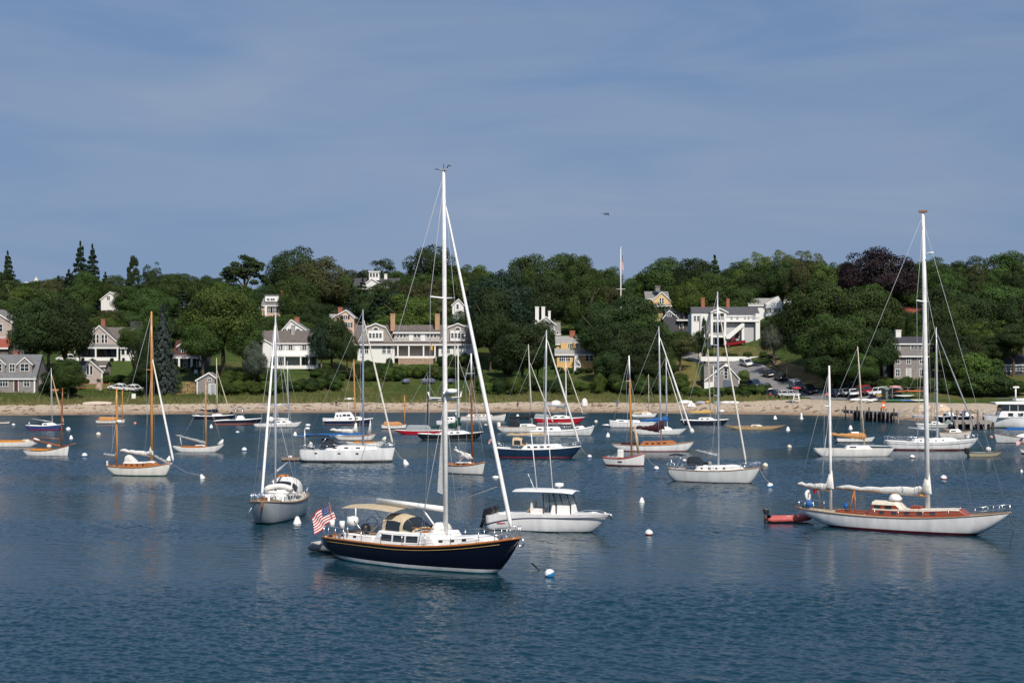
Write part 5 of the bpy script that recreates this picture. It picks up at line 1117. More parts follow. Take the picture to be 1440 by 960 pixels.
# bird
b = empty('seabird', W(853, 301, 150), R(30), 'single dark seabird flying over the trees', 'bird'); b.rotation_euler = (R(12), R(-20), R(25)); rows = [[(x, r_*math.cos(a), r_*math.sin(a)*.9) for a in np.linspace(0, 2*pi, 9)[:-1]] for x, r_ in ((-.34, .01), (-.2, .05), (0, .075), (.16, .055), (.24, .035), (.3, .03), (.36, .004))]
MB().grid(rows, 0, True, True).obj('body', mat('dark feathers', (.03, .03, .035), .8), b)
for sy in (-1, 1): MB().grid([[(.1-.02*i-.16*j+.1*(i > 4)*-1, sy*(.04+.11*i), .05*math.sin(i*.55)+.012*(1-j)) for j in (0, 1)]+[(.1-.02*i-.16+.1*(i > 4)*-1, sy*(.04+.11*i), .05*math.sin(i*.55)-.012)] for i in range(7)], 0, True).obj('wing', MATS['dark feathers'], b)
# ------------------------------------------------------------------ boats
def hm(name, top, boot=None, bottom=(.03, .012, .012), zb=.06, zt=.16, rough=.25):
    return hullmat(name, [(-1, bottom), (zb, boot or bottom), (zt, top)], rough)
class Boat:
    def __init__(s, name, label, cat, xc, yw, lpx, th, B=.28, fb=(.8, .7, 1.1), group='boats moored in the harbour', L=None):
        s.th = R(th); s.d = H*F/(yw-HZ); s.k = s.d/F; s.X0 = (xc-720)*s.k
        s.L = L or lpx*s.k/(abs(math.cos(s.th))+.5*B*abs(math.sin(s.th))); s.B = B*s.L; s.fb = fb
        s.root = empty(name, (s.X0, s.d, 0), s.th, label, cat, group)
    def lx(s, px):
        q = (px-720)/F; c, n = math.cos(s.th), math.sin(s.th); return (s.d*q-s.X0)/(c-q*n)
    def z(s, py, lx=0): return H+(HZ-py)*(s.d+lx*math.sin(s.th))/F
    def P(s, px, py): a = s.lx(px); return Vector((a, 0, s.z(py, a)))
    def t(s, lx): return max(0, min(1, lx/s.L+.5))
    def hb(s, t):
        if t < s.tm: return s.B/2*(s.tw+(1-s.tw)*math.sin(pi/2*t/s.tm)**.9)
        u = (t-s.tm)/(1-s.tm); return s.B/2*max(.004, 1-u**s.bp)**s.bq
    def zs(s, t):
        a, m, b = s.fb
        return m+(a-m)*(1-t/.4)**2 if t < .4 else m+(b-m)*((t-.4)/.6)**2
    def hull(s, m, tw=.6, os=.22, ob=.2, D=.4, kb=.25, tm=.43, bp=2.1, bq=.85, vee=.6, rail=None, rr=.05, deck=cream, name='hull', full=.5):
        s.tw, s.tm, s.bp, s.bq = tw, tm, bp, bq; n = 30; rows = []; prof = []
        for i in range(n+1):
            t = i/n; x = -s.L/2+s.L*t; b = s.hb(t); zz = s.zs(t); zk = -D
            if t < os: zk = -D+(zz*kb+D)*(1-t/os)**1.5
            if t > 1-ob: u = (t-1+ob)/ob; zk = -D+(zz*.985+D)*u**1.7
            row = []
            lin = vee*max(0, (t-.5)/.5)
            for j in range(-9, 10):
                u = abs(j)/9; a = u*pi/2
                y = b*((1-lin)*math.sin(a)**full+lin*u); z_ = zk+(zz-zk)*((1-lin)*(1-math.cos(a))**1.45+lin*u)
                row.append((x, math.copysign(y, j) if j else 0, z_))
            rows.append(row)
        b = MB().grid(rows, 0, True); b.f.append(list(range(19))); b.mi.append(0); b.sm.append(False)
        h = b.obj(name, m, s.root)
        dk = [[(-s.L/2+s.L*i/n, s.hb(i/n)*.985*v, s.zs(i/n)-.035+.05*(1-v*v)) for v in (-1, -.5, 0, .5, 1)] for i in range(n+1)]
        MB().grid(dk, 0, True).obj('deck', deck, s.root)
        if rail:
            r = MB()
            for sg in (-1, 1): r.tube([(-s.L/2+s.L*i/n, sg*s.hb(i/n), s.zs(i/n)+.01) for i in range(n+1)], rr, 6)
            r.tube([(-s.L/2, -s.hb(0), s.zs(0)+.01), (-s.L/2, 0, s.zs(0)+.03), (-s.L/2, s.hb(0), s.zs(0)+.01)], rr, 6); r.obj('toe_rail', rail, s.root)
        return h
    def x(s, t): return (t-.5)*s.L
    def trunk(s, t0, t1, w, h, m=None, win=3, wh=.4, roof=None, slope=(.1, .25), name='cabin', z0=None, wr=None, wy0=.3):
        """cabin trunk from t0 to t1 along the hull, w = share of the local beam; rounded box with side windows"""
        x0, x1 = s.x(t0), s.x(t1); rows = []; n = 12
        f = lambda q: 1-.0*q
        for i in range(n+1):
            q = i/n; x = x0+(x1-x0)*q; t = s.t(x); wd = s.hb(min(t, .9))*w; zb = (z0 if z0 is not None else s.zs(t))-.06
            hh = h*min(1, (q/slope[0]) if q < slope[0] else 1, ((1-q)/slope[1]) if 1-q < slope[1] else 1)**.6+.06
            if q in (0, 1): hh = .03
            rows.append([(x, -wd, zb), (x, -wd*.95, zb+hh*.8), (x, -wd*.84, zb+hh*.97), (x, 0, zb+hh*1.06), (x, wd*.84, zb+hh*.97), (x, wd*.95, zb+hh*.8), (x, wd, zb)])
        o = MB().grid(rows, 0, False).obj(name, m or gel, s.root)
        if roof:
            MB().grid([[(p[0], p[1]*1.02, p[2]+.03) for p in r[1:6]] for r in rows[1:-1]], 0, True).obj('cabin_roof', roof, s.root)
        for sg in (-1, 1):
            for i in range(win):
                q0 = .15+.62*i/max(1, win); q1 = q0+.62/max(1, win)*(wr or .55)
                P = []
                for q in (q0, q1):
                    x = x0+(x1-x0)*q; t = s.t(x); wd = s.hb(min(t, .9))*w; zb = (z0 if z0 is not None else s.zs(t))
                    hh = h*min(1, (q/slope[0]) if q < slope[0] else 1, ((1-q)/slope[1]) if 1-q < slope[1] else 1)**.6
                    for v in (wy0, wy0+wh): P.append((x, sg*(wd*(1-.05*v/.8)+.012), zb+hh*v))
                a, b_, c, d_ = P; e = -sg*.02
                MB().add([a, b_, d_, c]+[(p[0], p[1]+e, p[2]) for p in (a, b_, d_, c)], [(0, 1, 2, 3), (4, 5, 6, 7), (0, 1, 5, 4), (1, 2, 6, 5), (2, 3, 7, 6), (3, 0, 4, 7)]).obj('window', darkglass, o)
        return o
    def cockpit(s, t0, t1, w, m=teak, h=.18):
        """coaming boards round a sunken cockpit"""
        x0, x1 = s.x(t0), s.x(t1); b = MB()
        z0 = s.zs((t0+t1)/2); w0, w1 = s.hb(t0)*w, s.hb(min(.9, t1))*w
        for sg in (-1, 1): b.add([(x0, sg*w0, z0-.05), (x1, sg*w1, z0-.05), (x1, sg*w1, z0+h), (x0, sg*w0, z0+h), (x0, sg*(w0-.05), z0-.05), (x1, sg*(w1-.05), z0-.05), (x1, sg*(w1-.05), z0+h), (x0, sg*(w0-.05), z0+h)], [(0, 1, 2, 3), (4, 5, 6, 7), (3, 2, 6, 7), (0, 3, 7, 4), (1, 2, 6, 5)])
        b.box(x1-.03, x1+.03, -w1, w1, z0-.05, z0+h).box(x0-.03, x0+.03, -w0, w0, z0-.05, z0+h); b.obj('coaming', m, s.root)
        MB().add([(x0, -w0*.95, z0+.03), (x1, -w1*.95, z0+.03), (x1, w1*.95, z0+.03), (x0, w0*.95, z0+.03)], [(0, 1, 2, 3)]).obj('cockpit_sole', teakd, s.root)
    def mast(s, px, top, ptx=None, r=.09, m=None, base=None, spread=(), sm=None, tipm=None, shrouds=True, sw=None, backstay=True, fore=None, furl=0, furlm=None, foret=1.0, rake=0, wr=.012, tip=.55, ax=None):
        a = s.lx(px) if ax is None else ax; b = s.lx(ptx if ptx is not None else px) if ax is None else ax; m = m or alu
        z0 = (base if base is not None else s.zs(s.t(a))-.1); z1 = s.z(top, b)
        def at(f): return Vector((a+(b-a)*f, 0, z0+(z1-z0)*f))
        fr = [0, .4, .75, 1]; o = MB().tube([at(f) for f in fr], [r, r, r*.9, r*tip], 10, flat=.8).obj('mast', m, s.root)
        if tipm: MB().tube([at(.78), at(1.001)], [r*1.02, r*.7], 10, flat=.8).obj('mast_tip', tipm, o)
        s.m = (at, r); tb = s.t(a); hb_ = s.hb(tb)
        for f, w in spread:
            q = at(f); MB().tube([(q.x-.15, -w, q.z+.06), (q.x, 0, q.z), (q.x-.15, w, q.z+.06)], .035+r*.12, 6).obj('spreader', sm or m, o)
        if shrouds:
            for sg in (-1, 1):
                q = at(.97); mids = [Vector((at(f).x-.15, sg*w, at(f).z+.06)) for f, w in sorted(spread)]
                ch = Vector((a-.1, sg*(hb_-.03), s.zs(tb)))
                line('shroud', [ch]+mids+[q], wr, wire, s.root, 5)
                if spread: f, w = sorted(spread)[0]; line('shroud', [Vector((a-.5, sg*(hb_-.03), s.zs(tb))), at(f)], wr, wire, s.root, 5)
        if backstay: line('backstay', [Vector((-s.L/2+.1, 0, s.zs(0))), at(.99)], wr, wire, s.root, 5)
        if fore is not None:
            e = Vector((s.x(foret), 0, s.zs(min(1, foret))+.1)) if not isinstance(fore, tuple) else s.P(*fore[1:]); f0 = fore if not isinstance(fore, tuple) else fore[0]
            q = at(f0); line('forestay', [e, q], wr, wire, s.root, 5)
            if furl: MB().tube([e+(q-e)*f for f in (.02, .05, .5, .93, .97)], [furl*.5, furl*1.05, furl, furl*.5, furl*.25], 8).obj('furled_jib', furlm or offwhite, s.root)
        return at
    def boom(s, at, z, pxe, pye, m=None, r=.07, cover=None, cr=.17, fat=1.6, collar=.8):
        """boom from the mast at height z (m or photo row) to a photo point; sail bundled under a cover"""
        m0 = at(0); e = s.P(pxe, pye); q = Vector((m0.x-.1, 0, z)); o = MB().tube([q, e], [r, r*.8], 8).obj('boom', m or alu, s.root)
        if cover:
            n = 14; pts = []; rd = []
            for i in range(n+1):
                u = i/n; p = q+(e-q)*u; g_ = cr*(fat-(fat-.75)*min(1, u*1.5))*(1+.1*math.sin(i*2.3)); g_ *= .5 if i == n else 1
                pts.append(p+Vector((0, 0, g_*.75+.035*math.sin(i*1.7)*(i > 1)))); rd.append(g_)
            pts = [at(0)*0+Vector((m0.x, 0, q.z+collar+cr))]+pts if collar else pts; rd = [cr*.55]+rd if collar else rd
            MB().tube(pts, rd, 10, flat=.62).obj('sail_cover', cover, s.root)
        return q, e
    def dodger(s, t0, t1, w, h, m, win=True, z0=None, big=False):
        x0, x1 = s.x(t0), s.x(t1); zb = (z0 if z0 is not None else s.zs(.3)); wd = s.hb(.3)*w; rows = []
        for q, hh in ((0, 1), (.35, 1.03), (.62, .92), (1, .25)):
            x = x0+(x1-x0)*q; rows.append([(x, wd*math.cos(a)*(1-.08*(1-hh)), zb+h*hh*math.sin(a)**.55) for a in np.linspace(0, pi, 13)])
        o = MB().grid(rows, 0, True).obj('dodger', m, s.root)
        if win:
            if big:
                for sg in (-1, 1):
                    P = [[(x0+(x1-x0)*q, sg*wd*math.cos(a)*1.02, zb+h*hh*math.sin(a)**.55) for a in (.02, .2, .5)] for q, hh in ((.12, 1.0), (.35, 1.03), (.58, .92))]; MB().grid(P, 0, True).obj('window', darkglass, o)
            for a0, a1 in (((.08, .95), (1.02, 2.12), (2.19, 3.06)) if big else ((.35, .9), (1.0, 2.1), (2.2, 2.8))):
                P = []
                for q, hh in (((.66, .86), (.95, .37)) if big else ((.70, .80), (.94, .39))):
                    x = x0+(x1-x0)*q+.04; P.append([(x, wd*math.cos(a)*(1-.08*(1-hh))*1.01, zb+.03+h*hh*math.sin(a)**.55) for a in np.linspace(a0, a1, 5)])
                MB().grid(P, 0, True).obj('window', darkglass, o)
        return o
    def bimini(s, t0, t1, w, z, m, z0=None):
        x0, x1 = s.x(t0), s.x(t1); wd = s.hb(.25)*w; zb = z0 if z0 is not None else s.zs(.2)
        o = MB().grid([[(x0+(x1-x0)*q, wd*v, z+.16*(1-v*v)-.1*(2*q-1)**2) for v in np.linspace(-1, 1, 7)] for q in np.linspace(0, 1, 6)], 0, True).obj('bimini', m, s.root)
        for sg in (-1, 1):
            for q in (.05, .95): line('bimini_frame', [((x0+x1)/2, sg*wd, zb), (x0+(x1-x0)*q, sg*wd*.98, z-.08)], .025, steel, s.root)
    def rails(s, h=.62, t0=.02, t1=.97, n=7, wires=True):
        for sg in (-1, 1):
            top = []
            for i in range(n):
                t = t0+(t1-t0)*i/(n-1); p = Vector((s.x(t), sg*s.hb(min(t, .985))*.96, s.zs(t))); top.append(p+Vector((0, 0, h)))
                if 0 < i < n-1: line('stanchion', [p, top[-1]], .022, steel, s.root)
            line('lifeline', top, .012, steel, s.root, 5); line('lifeline', [p-Vector((0, 0, h*.5)) for p in top], .010, steel, s.root, 5)
        for nm, ts in (('pulpit', (.91, .955, .995)), ('pushpit', (.09, .04, .005))):
            L_ = [Vector((s.x(t), s.hb(t)*.95, s.zs(t)+h)) for t in ts]; Rr = [Vector((p.x, -p.y, p.z)) for p in reversed(L_)]; b = MB().tube(L_+Rr, .025, 6)
            for p in L_+Rr: b.tube([p, p-Vector((0, 0, h))], .022, 6)
            b.obj(nm, steel, s.root)
    def mooring(s, px, py):
        b = dpt(px, py); v = b-Vector((s.X0, s.d, 0)); c, n = math.cos(-s.th), math.sin(-s.th); q = Vector((v.x*c-v.y*n, v.x*n+v.y*c, .25)); a = Vector((s.L/2-.1, 0, s.zs(1)-.05)); mid = (a+q)/2-Vector((0, 0, .25))
        line('mooring_line', [a, mid, q], .022, rope, s.root, 5)
    def sub(s, mb, name, m, bevel=0): return mb.obj(name, m, s.root, bevel=bevel)

tan2 = mat('pale tan canvas', (.46, .38, .26), .88, .1, ns=(5, .15), bump=.4)
# ---- 1 the dark blue sloop in front
hullnavy = hm('midnight blue hull', (.0035, .0045, .013), (.72, .72, .70), (.02, .16, .17), .05, .24, .1)
b = Boat('sailboat', 'large dark navy sloop with a varnished rail, tan canopy and furled jib, nearest the viewer', 'sailboat', 597, 794, 0, -38, .285, (1.2, 1.24, 2.08), L=14.0)
b.hull(hullnavy, tw=.66, os=.24, ob=.2, D=.5, kb=.38, rail=teak, rr=.075, deck=mat('teak deck', (.36, .27, .19), .8, .15, ns=(10, .2), scale=(.5, 6, 1)), vee=.7)
for sg in (-1, 1): line('cove_stripe', [(b.x(t), sg*(b.hb(t)*1.004+.012), b.zs(t)-.19) for t in np.linspace(.03, .93, 24)], .014, mat('gold leaf stripe', (.5, .32, .1), .35, .5), b.root, 5)
b.trunk(.30, .64, .76, .72, win=3, wh=.5, slope=(.03, .06), wr=.86, wy0=.26); b.trunk(.60, .87, .60, .44, win=3, wh=.32, slope=(.02, .3), name='foredeck_house', wr=.35, wy0=.4)
for sg in (-1, 1): line('grab_rail', [(b.x(t), sg*b.hb(t)*.42, b.zs(t)+.95-.28*(t > .62)) for t in np.linspace(.36, .60, 6)], .03, teak, b.root)
b.trunk(.06, .31, .72, .36, win=2, wh=.3, slope=(.1, .05), name='cockpit_coaming', wr=.25, wy0=.4); MB().add([(b.x(.07), -.85, 1.6), (b.x(.3), -1, 1.64), (b.x(.3), 1, 1.64), (b.x(.07), .85, 1.6)], [(0, 1, 2, 3)]).obj('cockpit_sole', teakd, b.root)
MB().box(b.x(.56)-.25, b.x(.56)+.25, -.95, -.25, 1.9, 2.1).obj('deck_box', teak, b.root, bevel=.03); MB().tube([(b.x(.59), -.75, 1.95), (b.x(.59), -.3, 2.25), (b.x(.59), .4, 2.2), (b.x(.59), .8, 1.95)], [.2, .34, .34, .2], 8).obj('sail_bag', offwhite, b.root)
at = b.mast(627, 240, 624, .155, white, base=1.5, spread=((.38, 1.15), (.655, 1.05)), sm=white, fore=(.93, 722, 757), furl=.115, furlm=white, wr=.013)
tp = at(1); MB().box(tp.x-.25, tp.x+.3, -.09, .09, tp.z, tp.z+.09).obj('masthead', alu, b.root); MB().tube([(tp.x-.3, 0, tp.z+.08), (tp.x-.55, -.1, tp.z+.12)], .025, 5).tube([(tp.x+.2, 0, tp.z+.05), (tp.x+.35, 0, tp.z+.28), (tp.x+.55, 0, tp.z+.2)], .03, 5).tube([(tp.x, 0, tp.z), (tp.x, 0, tp.z+.4)], .02, 5).obj('wind_instrument', black, b.root)
q = at(.405); o = MB().lathe([(.02, -.1), (.3, -.1), (.33, 0), (.3, .12), (.02, .16)], 14).obj('radar_dome', gel, b.root, (q.x+.5, 0, q.z-.02)); MB().box(-.5, .1, -.05, .05, -.2, -.1).obj('bracket', alu, o)
q = at(.385); o = MB().tube([(q.x, -1.45, q.z+.38), (q.x, -1.38, q.z+.05), (q.x, 0, q.z), (q.x, 1.38, q.z+.05), (q.x, 1.45, q.z+.38)], .05, 6).obj('antenna_yard', white, b.root); MB().lathe([(.02, -.2), (.11, -.12), (.11, .1), (.02, .2)], 8).obj('deck_lamp', steel, b.root, (q.x+.2, -.35, q.z+.25))
# furled mainsail tail showing behind the mast, and the furling boom
q0 = at(.33); q1 = at(.125); MB().add([(q0.x-.16, .03, q0.z), (q1.x-.16, .03, q1.z), (q1.x-.62, .06, q1.z+.12), (q0.x-.2, -.03, q0.z), (q1.x-.16, -.03, q1.z), (q1.x-.62, 0, q1.z+.12)], [(0, 1, 2), (3, 5, 4), (0, 2, 5, 3), (1, 4, 5, 2), (0, 3, 4, 1)]).obj('mainsail_clew', offwhite, b.root)
z_, e_ = b.boom(at, b.z(716, at(0).x), 531, 703, white, .17); MB().tube([z_+Vector((0, 0, -.02)), Vector((at(0).x+.05, 0, z_.z))], .12, 8).obj('gooseneck', alu, b.root); line('boom_vang', [z_+(e_-z_)*.35, Vector((at(0).x-.2, 0, 1.7))], .05, white, b.root)
b.dodger(.33, .50, .54, .98, tan2, z0=1.86, big=True); b.bimini(.10, .40, .62, 3.12, tan2, z0=1.5)
o = MB().tube([(b.x(.2)+.0, .55*math.cos(a), 1.95+.55*math.sin(a)) for a in np.linspace(0, 2*pi, 21)], .03, 6).obj('steering_wheel', steel, b.root); MB().box(b.x(.2)+.05, b.x(.2)+.35, -.2, .2, 1.4, 2.1).obj('pedestal', gel, o)
for xx, yy in ((.05, -1.2), (.12, -1.35)): MB().tube([(b.x(xx), yy, 1.85), (b.x(xx), yy, 2.3)], [.16, .16], 8).obj('horseshoe_buoy', gel, b.root)
o = MB().tube([(b.x(.145), -1.25, 1.5), (b.x(.145), -1.25, 1.95)], .05, 6).obj('winch_post', steel, b.root); MB().lathe([(.02, -.3), (.33, -.25), (.36, 0), (.33, .25), (.02, .3)], 12).obj('dome_antenna', gel, b.root, (b.x(.155), -.95, 2.3))
MB().lathe([(.3, 0), (.3, .3), (.2, .42), (.02, .45)], 10).obj('barbecue', black, b.root, (b.x(.225), -.9, 1.75)); MB().tube([(b.x(.05), .8, 1.5), (b.x(.05), .8, 3.0)], .04, 6).obj('aerial', gel, b.root)
b.rails(.68, .03, .965, 9); MB().tube([(b.x(.985), 0, 2.12), (b.x(1.01), 0, 2.06), (b.x(1.02), 0, 1.8), (b.x(1.005), 0, 1.6)], .06, 6).tube([(b.x(1.005), -.25, 1.72), (b.x(1.012), 0, 1.58), (b.x(1.005), .25, 1.72)], .04, 6).obj('anchor', steel, b.root); MB().lathe([(.16, 0), (.16, .2), (.1, .3), (.02, .32)], 10).obj('windlass', steel, b.root, (b.x(.93), 0, 1.9))
line('jib_sheet', [at(.1)+Vector((.2, 0, 0)), b.P(699, 684)], .016, rope, b.root, 5)
sp = Vector((b.x(.005), -.35, 1.2)); st = Vector((b.x(-.03), -.35, 3.2)); line('flag_staff', [sp, st], .03, teak, b.root)
fo = empty('american_flag', (0, 0, 0), 0, 'striped flag drooping from the staff at the navy sloop\'s stern', 'flag')
c_, n_ = math.cos(b.th), math.sin(b.th); fx, fy = b.X0+st.x*c_-st.y*n_, b.d+st.x*n_+st.y*c_; fo.location = (fx, fy, st.z-.05)
flag(fo, 1.9, 1.3, lambda u, v: (.33*v-1.12*u+.1*math.sin(u*8+v*2), -.25*u+.07*math.sin(u*8+v*2.5), -1.0*v-.72*u-.16*u*u), 'cloth')
def inflatable(label, xc, yw, th, L, Bm, tm_, motor=True, name='inflatable_dinghy', floor=blackc):
    d = H*F/(yw-HZ); r = empty(name, ((xc-720)*d/F, d, 0), R(th), label, 'dinghy', 'boats moored in the harbour'); q = Bm/2-.22
    pts = [(-L/2, -q, .2), (-L/2+.3, -q, .22), (L*.2, -q, .26), (L*.38, -q*.75, .36), (L/2-.15, -q*.3, .45), (L/2-.1, 0, .47)]; pts = pts+[(x, -y, z) for x, y, z in reversed(pts[:-1])]
    MB().tube(pts, [.1]+[.22]*(len(pts)-2)+[.1], 10).obj('tube', tm_, r); MB().add([(-L/2+.2, -q, .12), (L*.3, -q, .12), (L*.42, 0, .2), (L*.3, q, .12), (-L/2+.2, q, .12)], [(0, 1, 2, 3, 4)]).obj('floor', floor, r)
    MB().box(-L/2+.2, -L/2+.26, -q, q, .1, .55).obj('transom', floor, r); MB().box(-.15, .15, -q, q, .36, .42).obj('seat', gel, r)
    if motor:
        o = MB().box(-L/2-.2, -L/2+.2, -.16, .16, .62, 1.0).obj('outboard_motor', black, r, bevel=.06); MB().tube([(-L/2-.05, 0, .65), (-L/2-.12, 0, -.4)], .07, 6).obj('leg', black, o)
    return r
inflatable('small dark grey inflatable tucked under the stern of the navy sloop', 463, 775, -30, 2.5, 1.35, mat('grey rubber', (.16, .165, .17), .6), False, floor=offwhite)

clearm = mat('clear screen', (.16, .19, .20), .05, .6, ns=(3, .05)); clearm.node_tree.nodes['Principled BSDF'].inputs['Alpha'].default_value = .3
# ---- 2 centre console motor boat
b = Boat('motorboat', 'white open motorboat with a hard top, windscreen and black twin outboards, behind the navy sloop', 'motorboat', 773, 745.5, 0, -19, .30, (1.0, 1.24, 1.32), L=8.7)
b.hull(hm('white topside', (.80, .79, .77), (.80, .79, .77), (.015, .015, .02), .06, .1), tw=.86, os=.02, ob=.24, D=.35, kb=-.2, vee=.95, rail=None, deck=gel, tm=.5, bq=.72)
for sg in (-1, 1): line('rub_rail', [(b.x(t), sg*(b.hb(t)+.01), b.zs(t)-.22-.25*(1-t)**4*1.5) for t in np.linspace(0, .99, 24)], .035, mat('dark rub rail', (.12, .10, .13), .5), b.root, 6)
b.sub(MB().prism([(b.x(.52), 1.05), (b.x(.72), 1.1), (b.x(.70), 1.85), (b.x(.54), 1.85)], 'y', -.62, .62), 'console', gel, .08); o = b.sub(MB().prism([(b.x(.48), 1.86), (b.x(.695), 1.86), (b.x(.655), 2.72), (b.x(.47), 2.75)], 'y', -.66, .66), 'windscreen', clearm, .02)
for x0, x1 in ((.475, .465), (.58, .55), (.70, .66)):
    for sg in (-1, 1): MB().tube([(b.x(x0), sg*.68, 1.1), (b.x(x0), sg*.68, 1.85), (b.x(x1), sg*.68, 2.8)], .04, 6).obj('top_post', mat('black pipe', (.02, .02, .022), .4, .4), b.root)
rows = [[(b.x(t), 1.22*v*(1-.25*((t-.47)/.25)**4), 2.82+.12*(1-v*v)-.1*((t-.47)/.25)**4+zz) for v in np.linspace(-1, 1, 7)] for zz, ts in ((0, np.linspace(.22, .72, 9)),) for t in ts]
MB().grid(rows, 0, True).grid([[(p[0], p[1], p[2]-.07) for p in r] for r in rows], 0, True).obj('hard_top', gel, b.root)
ed = [r[0] for r in rows]+[p for p in rows[-1]]+[r[-1] for r in reversed(rows)]+[p for p in reversed(rows[0])]; MB().tube([(p[0], p[1], p[2]-.035) for p in ed], .04, 6).obj('top_edge', gel, b.root)
MB().lathe([(.02, 0), (.3, 0), (.32, .1), (.3, .22), (.02, .25)], 14).obj('radar_dome', gel, b.root, (b.x(.58), 0, 3.1)); MB().tube([(b.x(.58), 0, 2.9), (b.x(.58), 0, 3.12)], .1, 8).obj('radar_foot', gel, b.root)
for xx, yy, hh in ((.42, -.7, 3.9), (.5, .7, 5.0), (.36, .2, 1.0)): line('antenna', [(b.x(xx), yy, 2.9), (b.x(xx-.05), yy, 2.9+hh)], .03, gel, b.root)
b.sub(MB().box(b.x(.36), b.x(.46), -.6, .6, 1.0, 1.55).box(b.x(.36), b.x(.375), -.6, .6, 1.55, 2.0), 'helm_seat', offwhite, .05); b.sub(MB().box(b.x(.1), b.x(.2), -.95, .95, .95, 1.2), 'stern_bench', offwhite, .05)
MB().tube([(b.x(.33), 0, 1.0), (b.x(.33), -.35, 1.35), (b.x(.36), 0, 1.5)], .12, 8).obj('bucket_and_gear', teakd, b.root)
for sg in (-1, 1):
    o = MB().prism([(b.x(0)-.5, .8), (b.x(0)+.1, .85), (b.x(0)+.45, 1.35), (b.x(0)+.3, 1.62), (b.x(0)-.35, 1.4)], 'y', sg*.45-.22, sg*.45+.22).obj('outboard_motor', black, b.root, bevel=.09); MB().tube([(b.x(0)-.25, sg*.45, 1.0), (b.x(0)-.6, sg*.45, .1)], [.16, .1], 8).obj('leg', black, o)
MB().tube([(b.x(.985), 0, 1.3), (b.x(1.015), 0, 1.2), (b.x(1.01), 0, .95)], .06, 6).obj('anchor', steel, b.root)
for sg in (-1, 1): MB().tube([(b.x(t), sg*b.hb(t)*.9, b.zs(t)+(.0 if i in (0, 5) else .16)) for i, t in enumerate(np.linspace(.72, .96, 6))], .02, 6).obj('bow_rail', steel, b.root)
for sg in (-1, 1):   # small red lettering block and strake on the quarter
    MB().box(b.x(.10), b.x(.17), sg*b.hb(.12)*.985-.03, sg*b.hb(.12)*.985+.03, .5, .56).obj('name_mark', mat('red mark', (.5, .08, .1), .5), b.root)

# ---- 3 long white yawl
b = Boat('sailboat', 'long white yawl with red brown cabin, two white masts and stowed white sails', 'sailboat', 1268, 745, 0, -35, .235, (1.15, .98, 1.68), L=15.0)
b.hull(hm('white yacht paint', (.74, .73, .71), (.10, .012, .02), (.10, .012, .02), .12, .16, .2), tw=.34, os=.34, ob=.28, D=.5, kb=.8, rail=teakd, rr=.05, deck=mat('pale teak deck', (.42, .35, .27), .8, .15, ns=(10, .2), scale=(.5, 6, 1)), vee=.55)
mahog = mat('red mahogany', (.27, .055, .022), .25, .5, ns=(7, .25), scale=(1, 5, 5))
b.trunk(.34, .82, .52, .5, mahog, 5, .4, cream, (.02, .1), wr=.4); b.trunk(.36, .53, .46, .95, mahog, 2, .32, cream, (.04, .25), name='doghouse', wr=.6, wy0=.5); b.cockpit(.19, .33, .45, mahog, .14)
MB().lathe([(.02, 0), (.45, 0), (.48, .18), (.3, .42), (.02, .48)], 14).obj('liferaft_dome', gel, b.root, (b.x(.47), 0, 2.05)); MB().box(b.x(.55), b.x(.6), -.4, .4, 1.55, 1.78).obj('hatch', mahog, b.root, bevel=.03)
at = b.mast(1305, 298, 1298, .17, white, base=1, spread=((.705, 1.15),), sm=white, wr=.013, fore=.97, foret=.985)
q = at(.86); MB().tube([(q.x, 0, q.z), (q.x+.7, 0, q.z+.12)], .05, 6).tube([(q.x+.5, -.35, q.z+.1), (q.x+.5, .35, q.z+.1)], .05, 6).obj('jumper_strut', white, b.root); q = at(1); MB().box(q.x-.28, q.x+.28, -.12, .12, q.z-.05, q.z+.1).obj('masthead', mat('bronze fitting', (.3, .15, .08), .4, .5), b.root)
b.boom(at, b.z(697, at(0).x), 1176, 686, spruce_w, .09, offwhite, .2, 1.9, 1.5); line('forestay', [b.P(1330, 400)*0+at(.78), Vector((b.x(.83), 0, 1.6))], .013, wire, b.root, 5)
at2 = b.mast(1168.5, 514, 1166, .11, white, base=1, shrouds=True, backstay=False, spread=((.72, .6),), sm=white, wr=.011)
b.boom(at2, b.z(690, at2(0).x), 1121, 681, spruce_w, .07, offwhite, .17, 1.9, 1.3); b.rails(.55, .3, .97, 7)
line('bumpkin', [Vector((b.x(0), 0, 1.1)), Vector((b.x(-.035), 0, 1.25))], .04, teak, b.root); line('mizzen_stay', [Vector((b.x(-.035), 0, 1.25)), at2(.97)], .011, wire, b.root)
MB().tube([(b.x(.03)+.05, .32*math.cos(a), 2.0+.36*math.sin(a)) for a in np.linspace(.3*pi, 2.2*pi, 12)], .13, 8).obj('horseshoe_buoy', offwhite, b.root); MB().lathe([(.02, -.3), (.25, -.2), (.3, 0), (.25, .2), (.02, .3)], 12).obj('fender', bluec, b.root, (b.x(.045), -.3, 1.5)); MB().lathe([(.02, -.2), (.14, -.1), (.14, .15), (.02, .25)], 10).obj('fender', bluec, b.root, (b.x(.24), -.5, 1.5))
for t_ in (.255, .285): line('boom_crutch', [(b.x(t_), -.4, 1.1), (b.x(.27), 0, 2.7)], .05, teak, b.root)
line('ensign_staff', [(b.x(.1), 0, 1.2), (b.x(.08), 0, 2.9)], .025, teak, b.root); MB().grid([[(b.x(.082)-.02-.1*i, .04*math.sin(i*2+j), 2.85-.14*j-.1*i) for i in range(4)] for j in range(4)], 0, True).obj('ensign', flagr, b.root); b.mooring(1425, 742)
inflatable('red inflatable dinghy with a small grey outboard at the stern of the white yawl', 1110, 733.5, 5, 3.5, 1.4, mat('faded red rubber', (.46, .10, .09), .6))

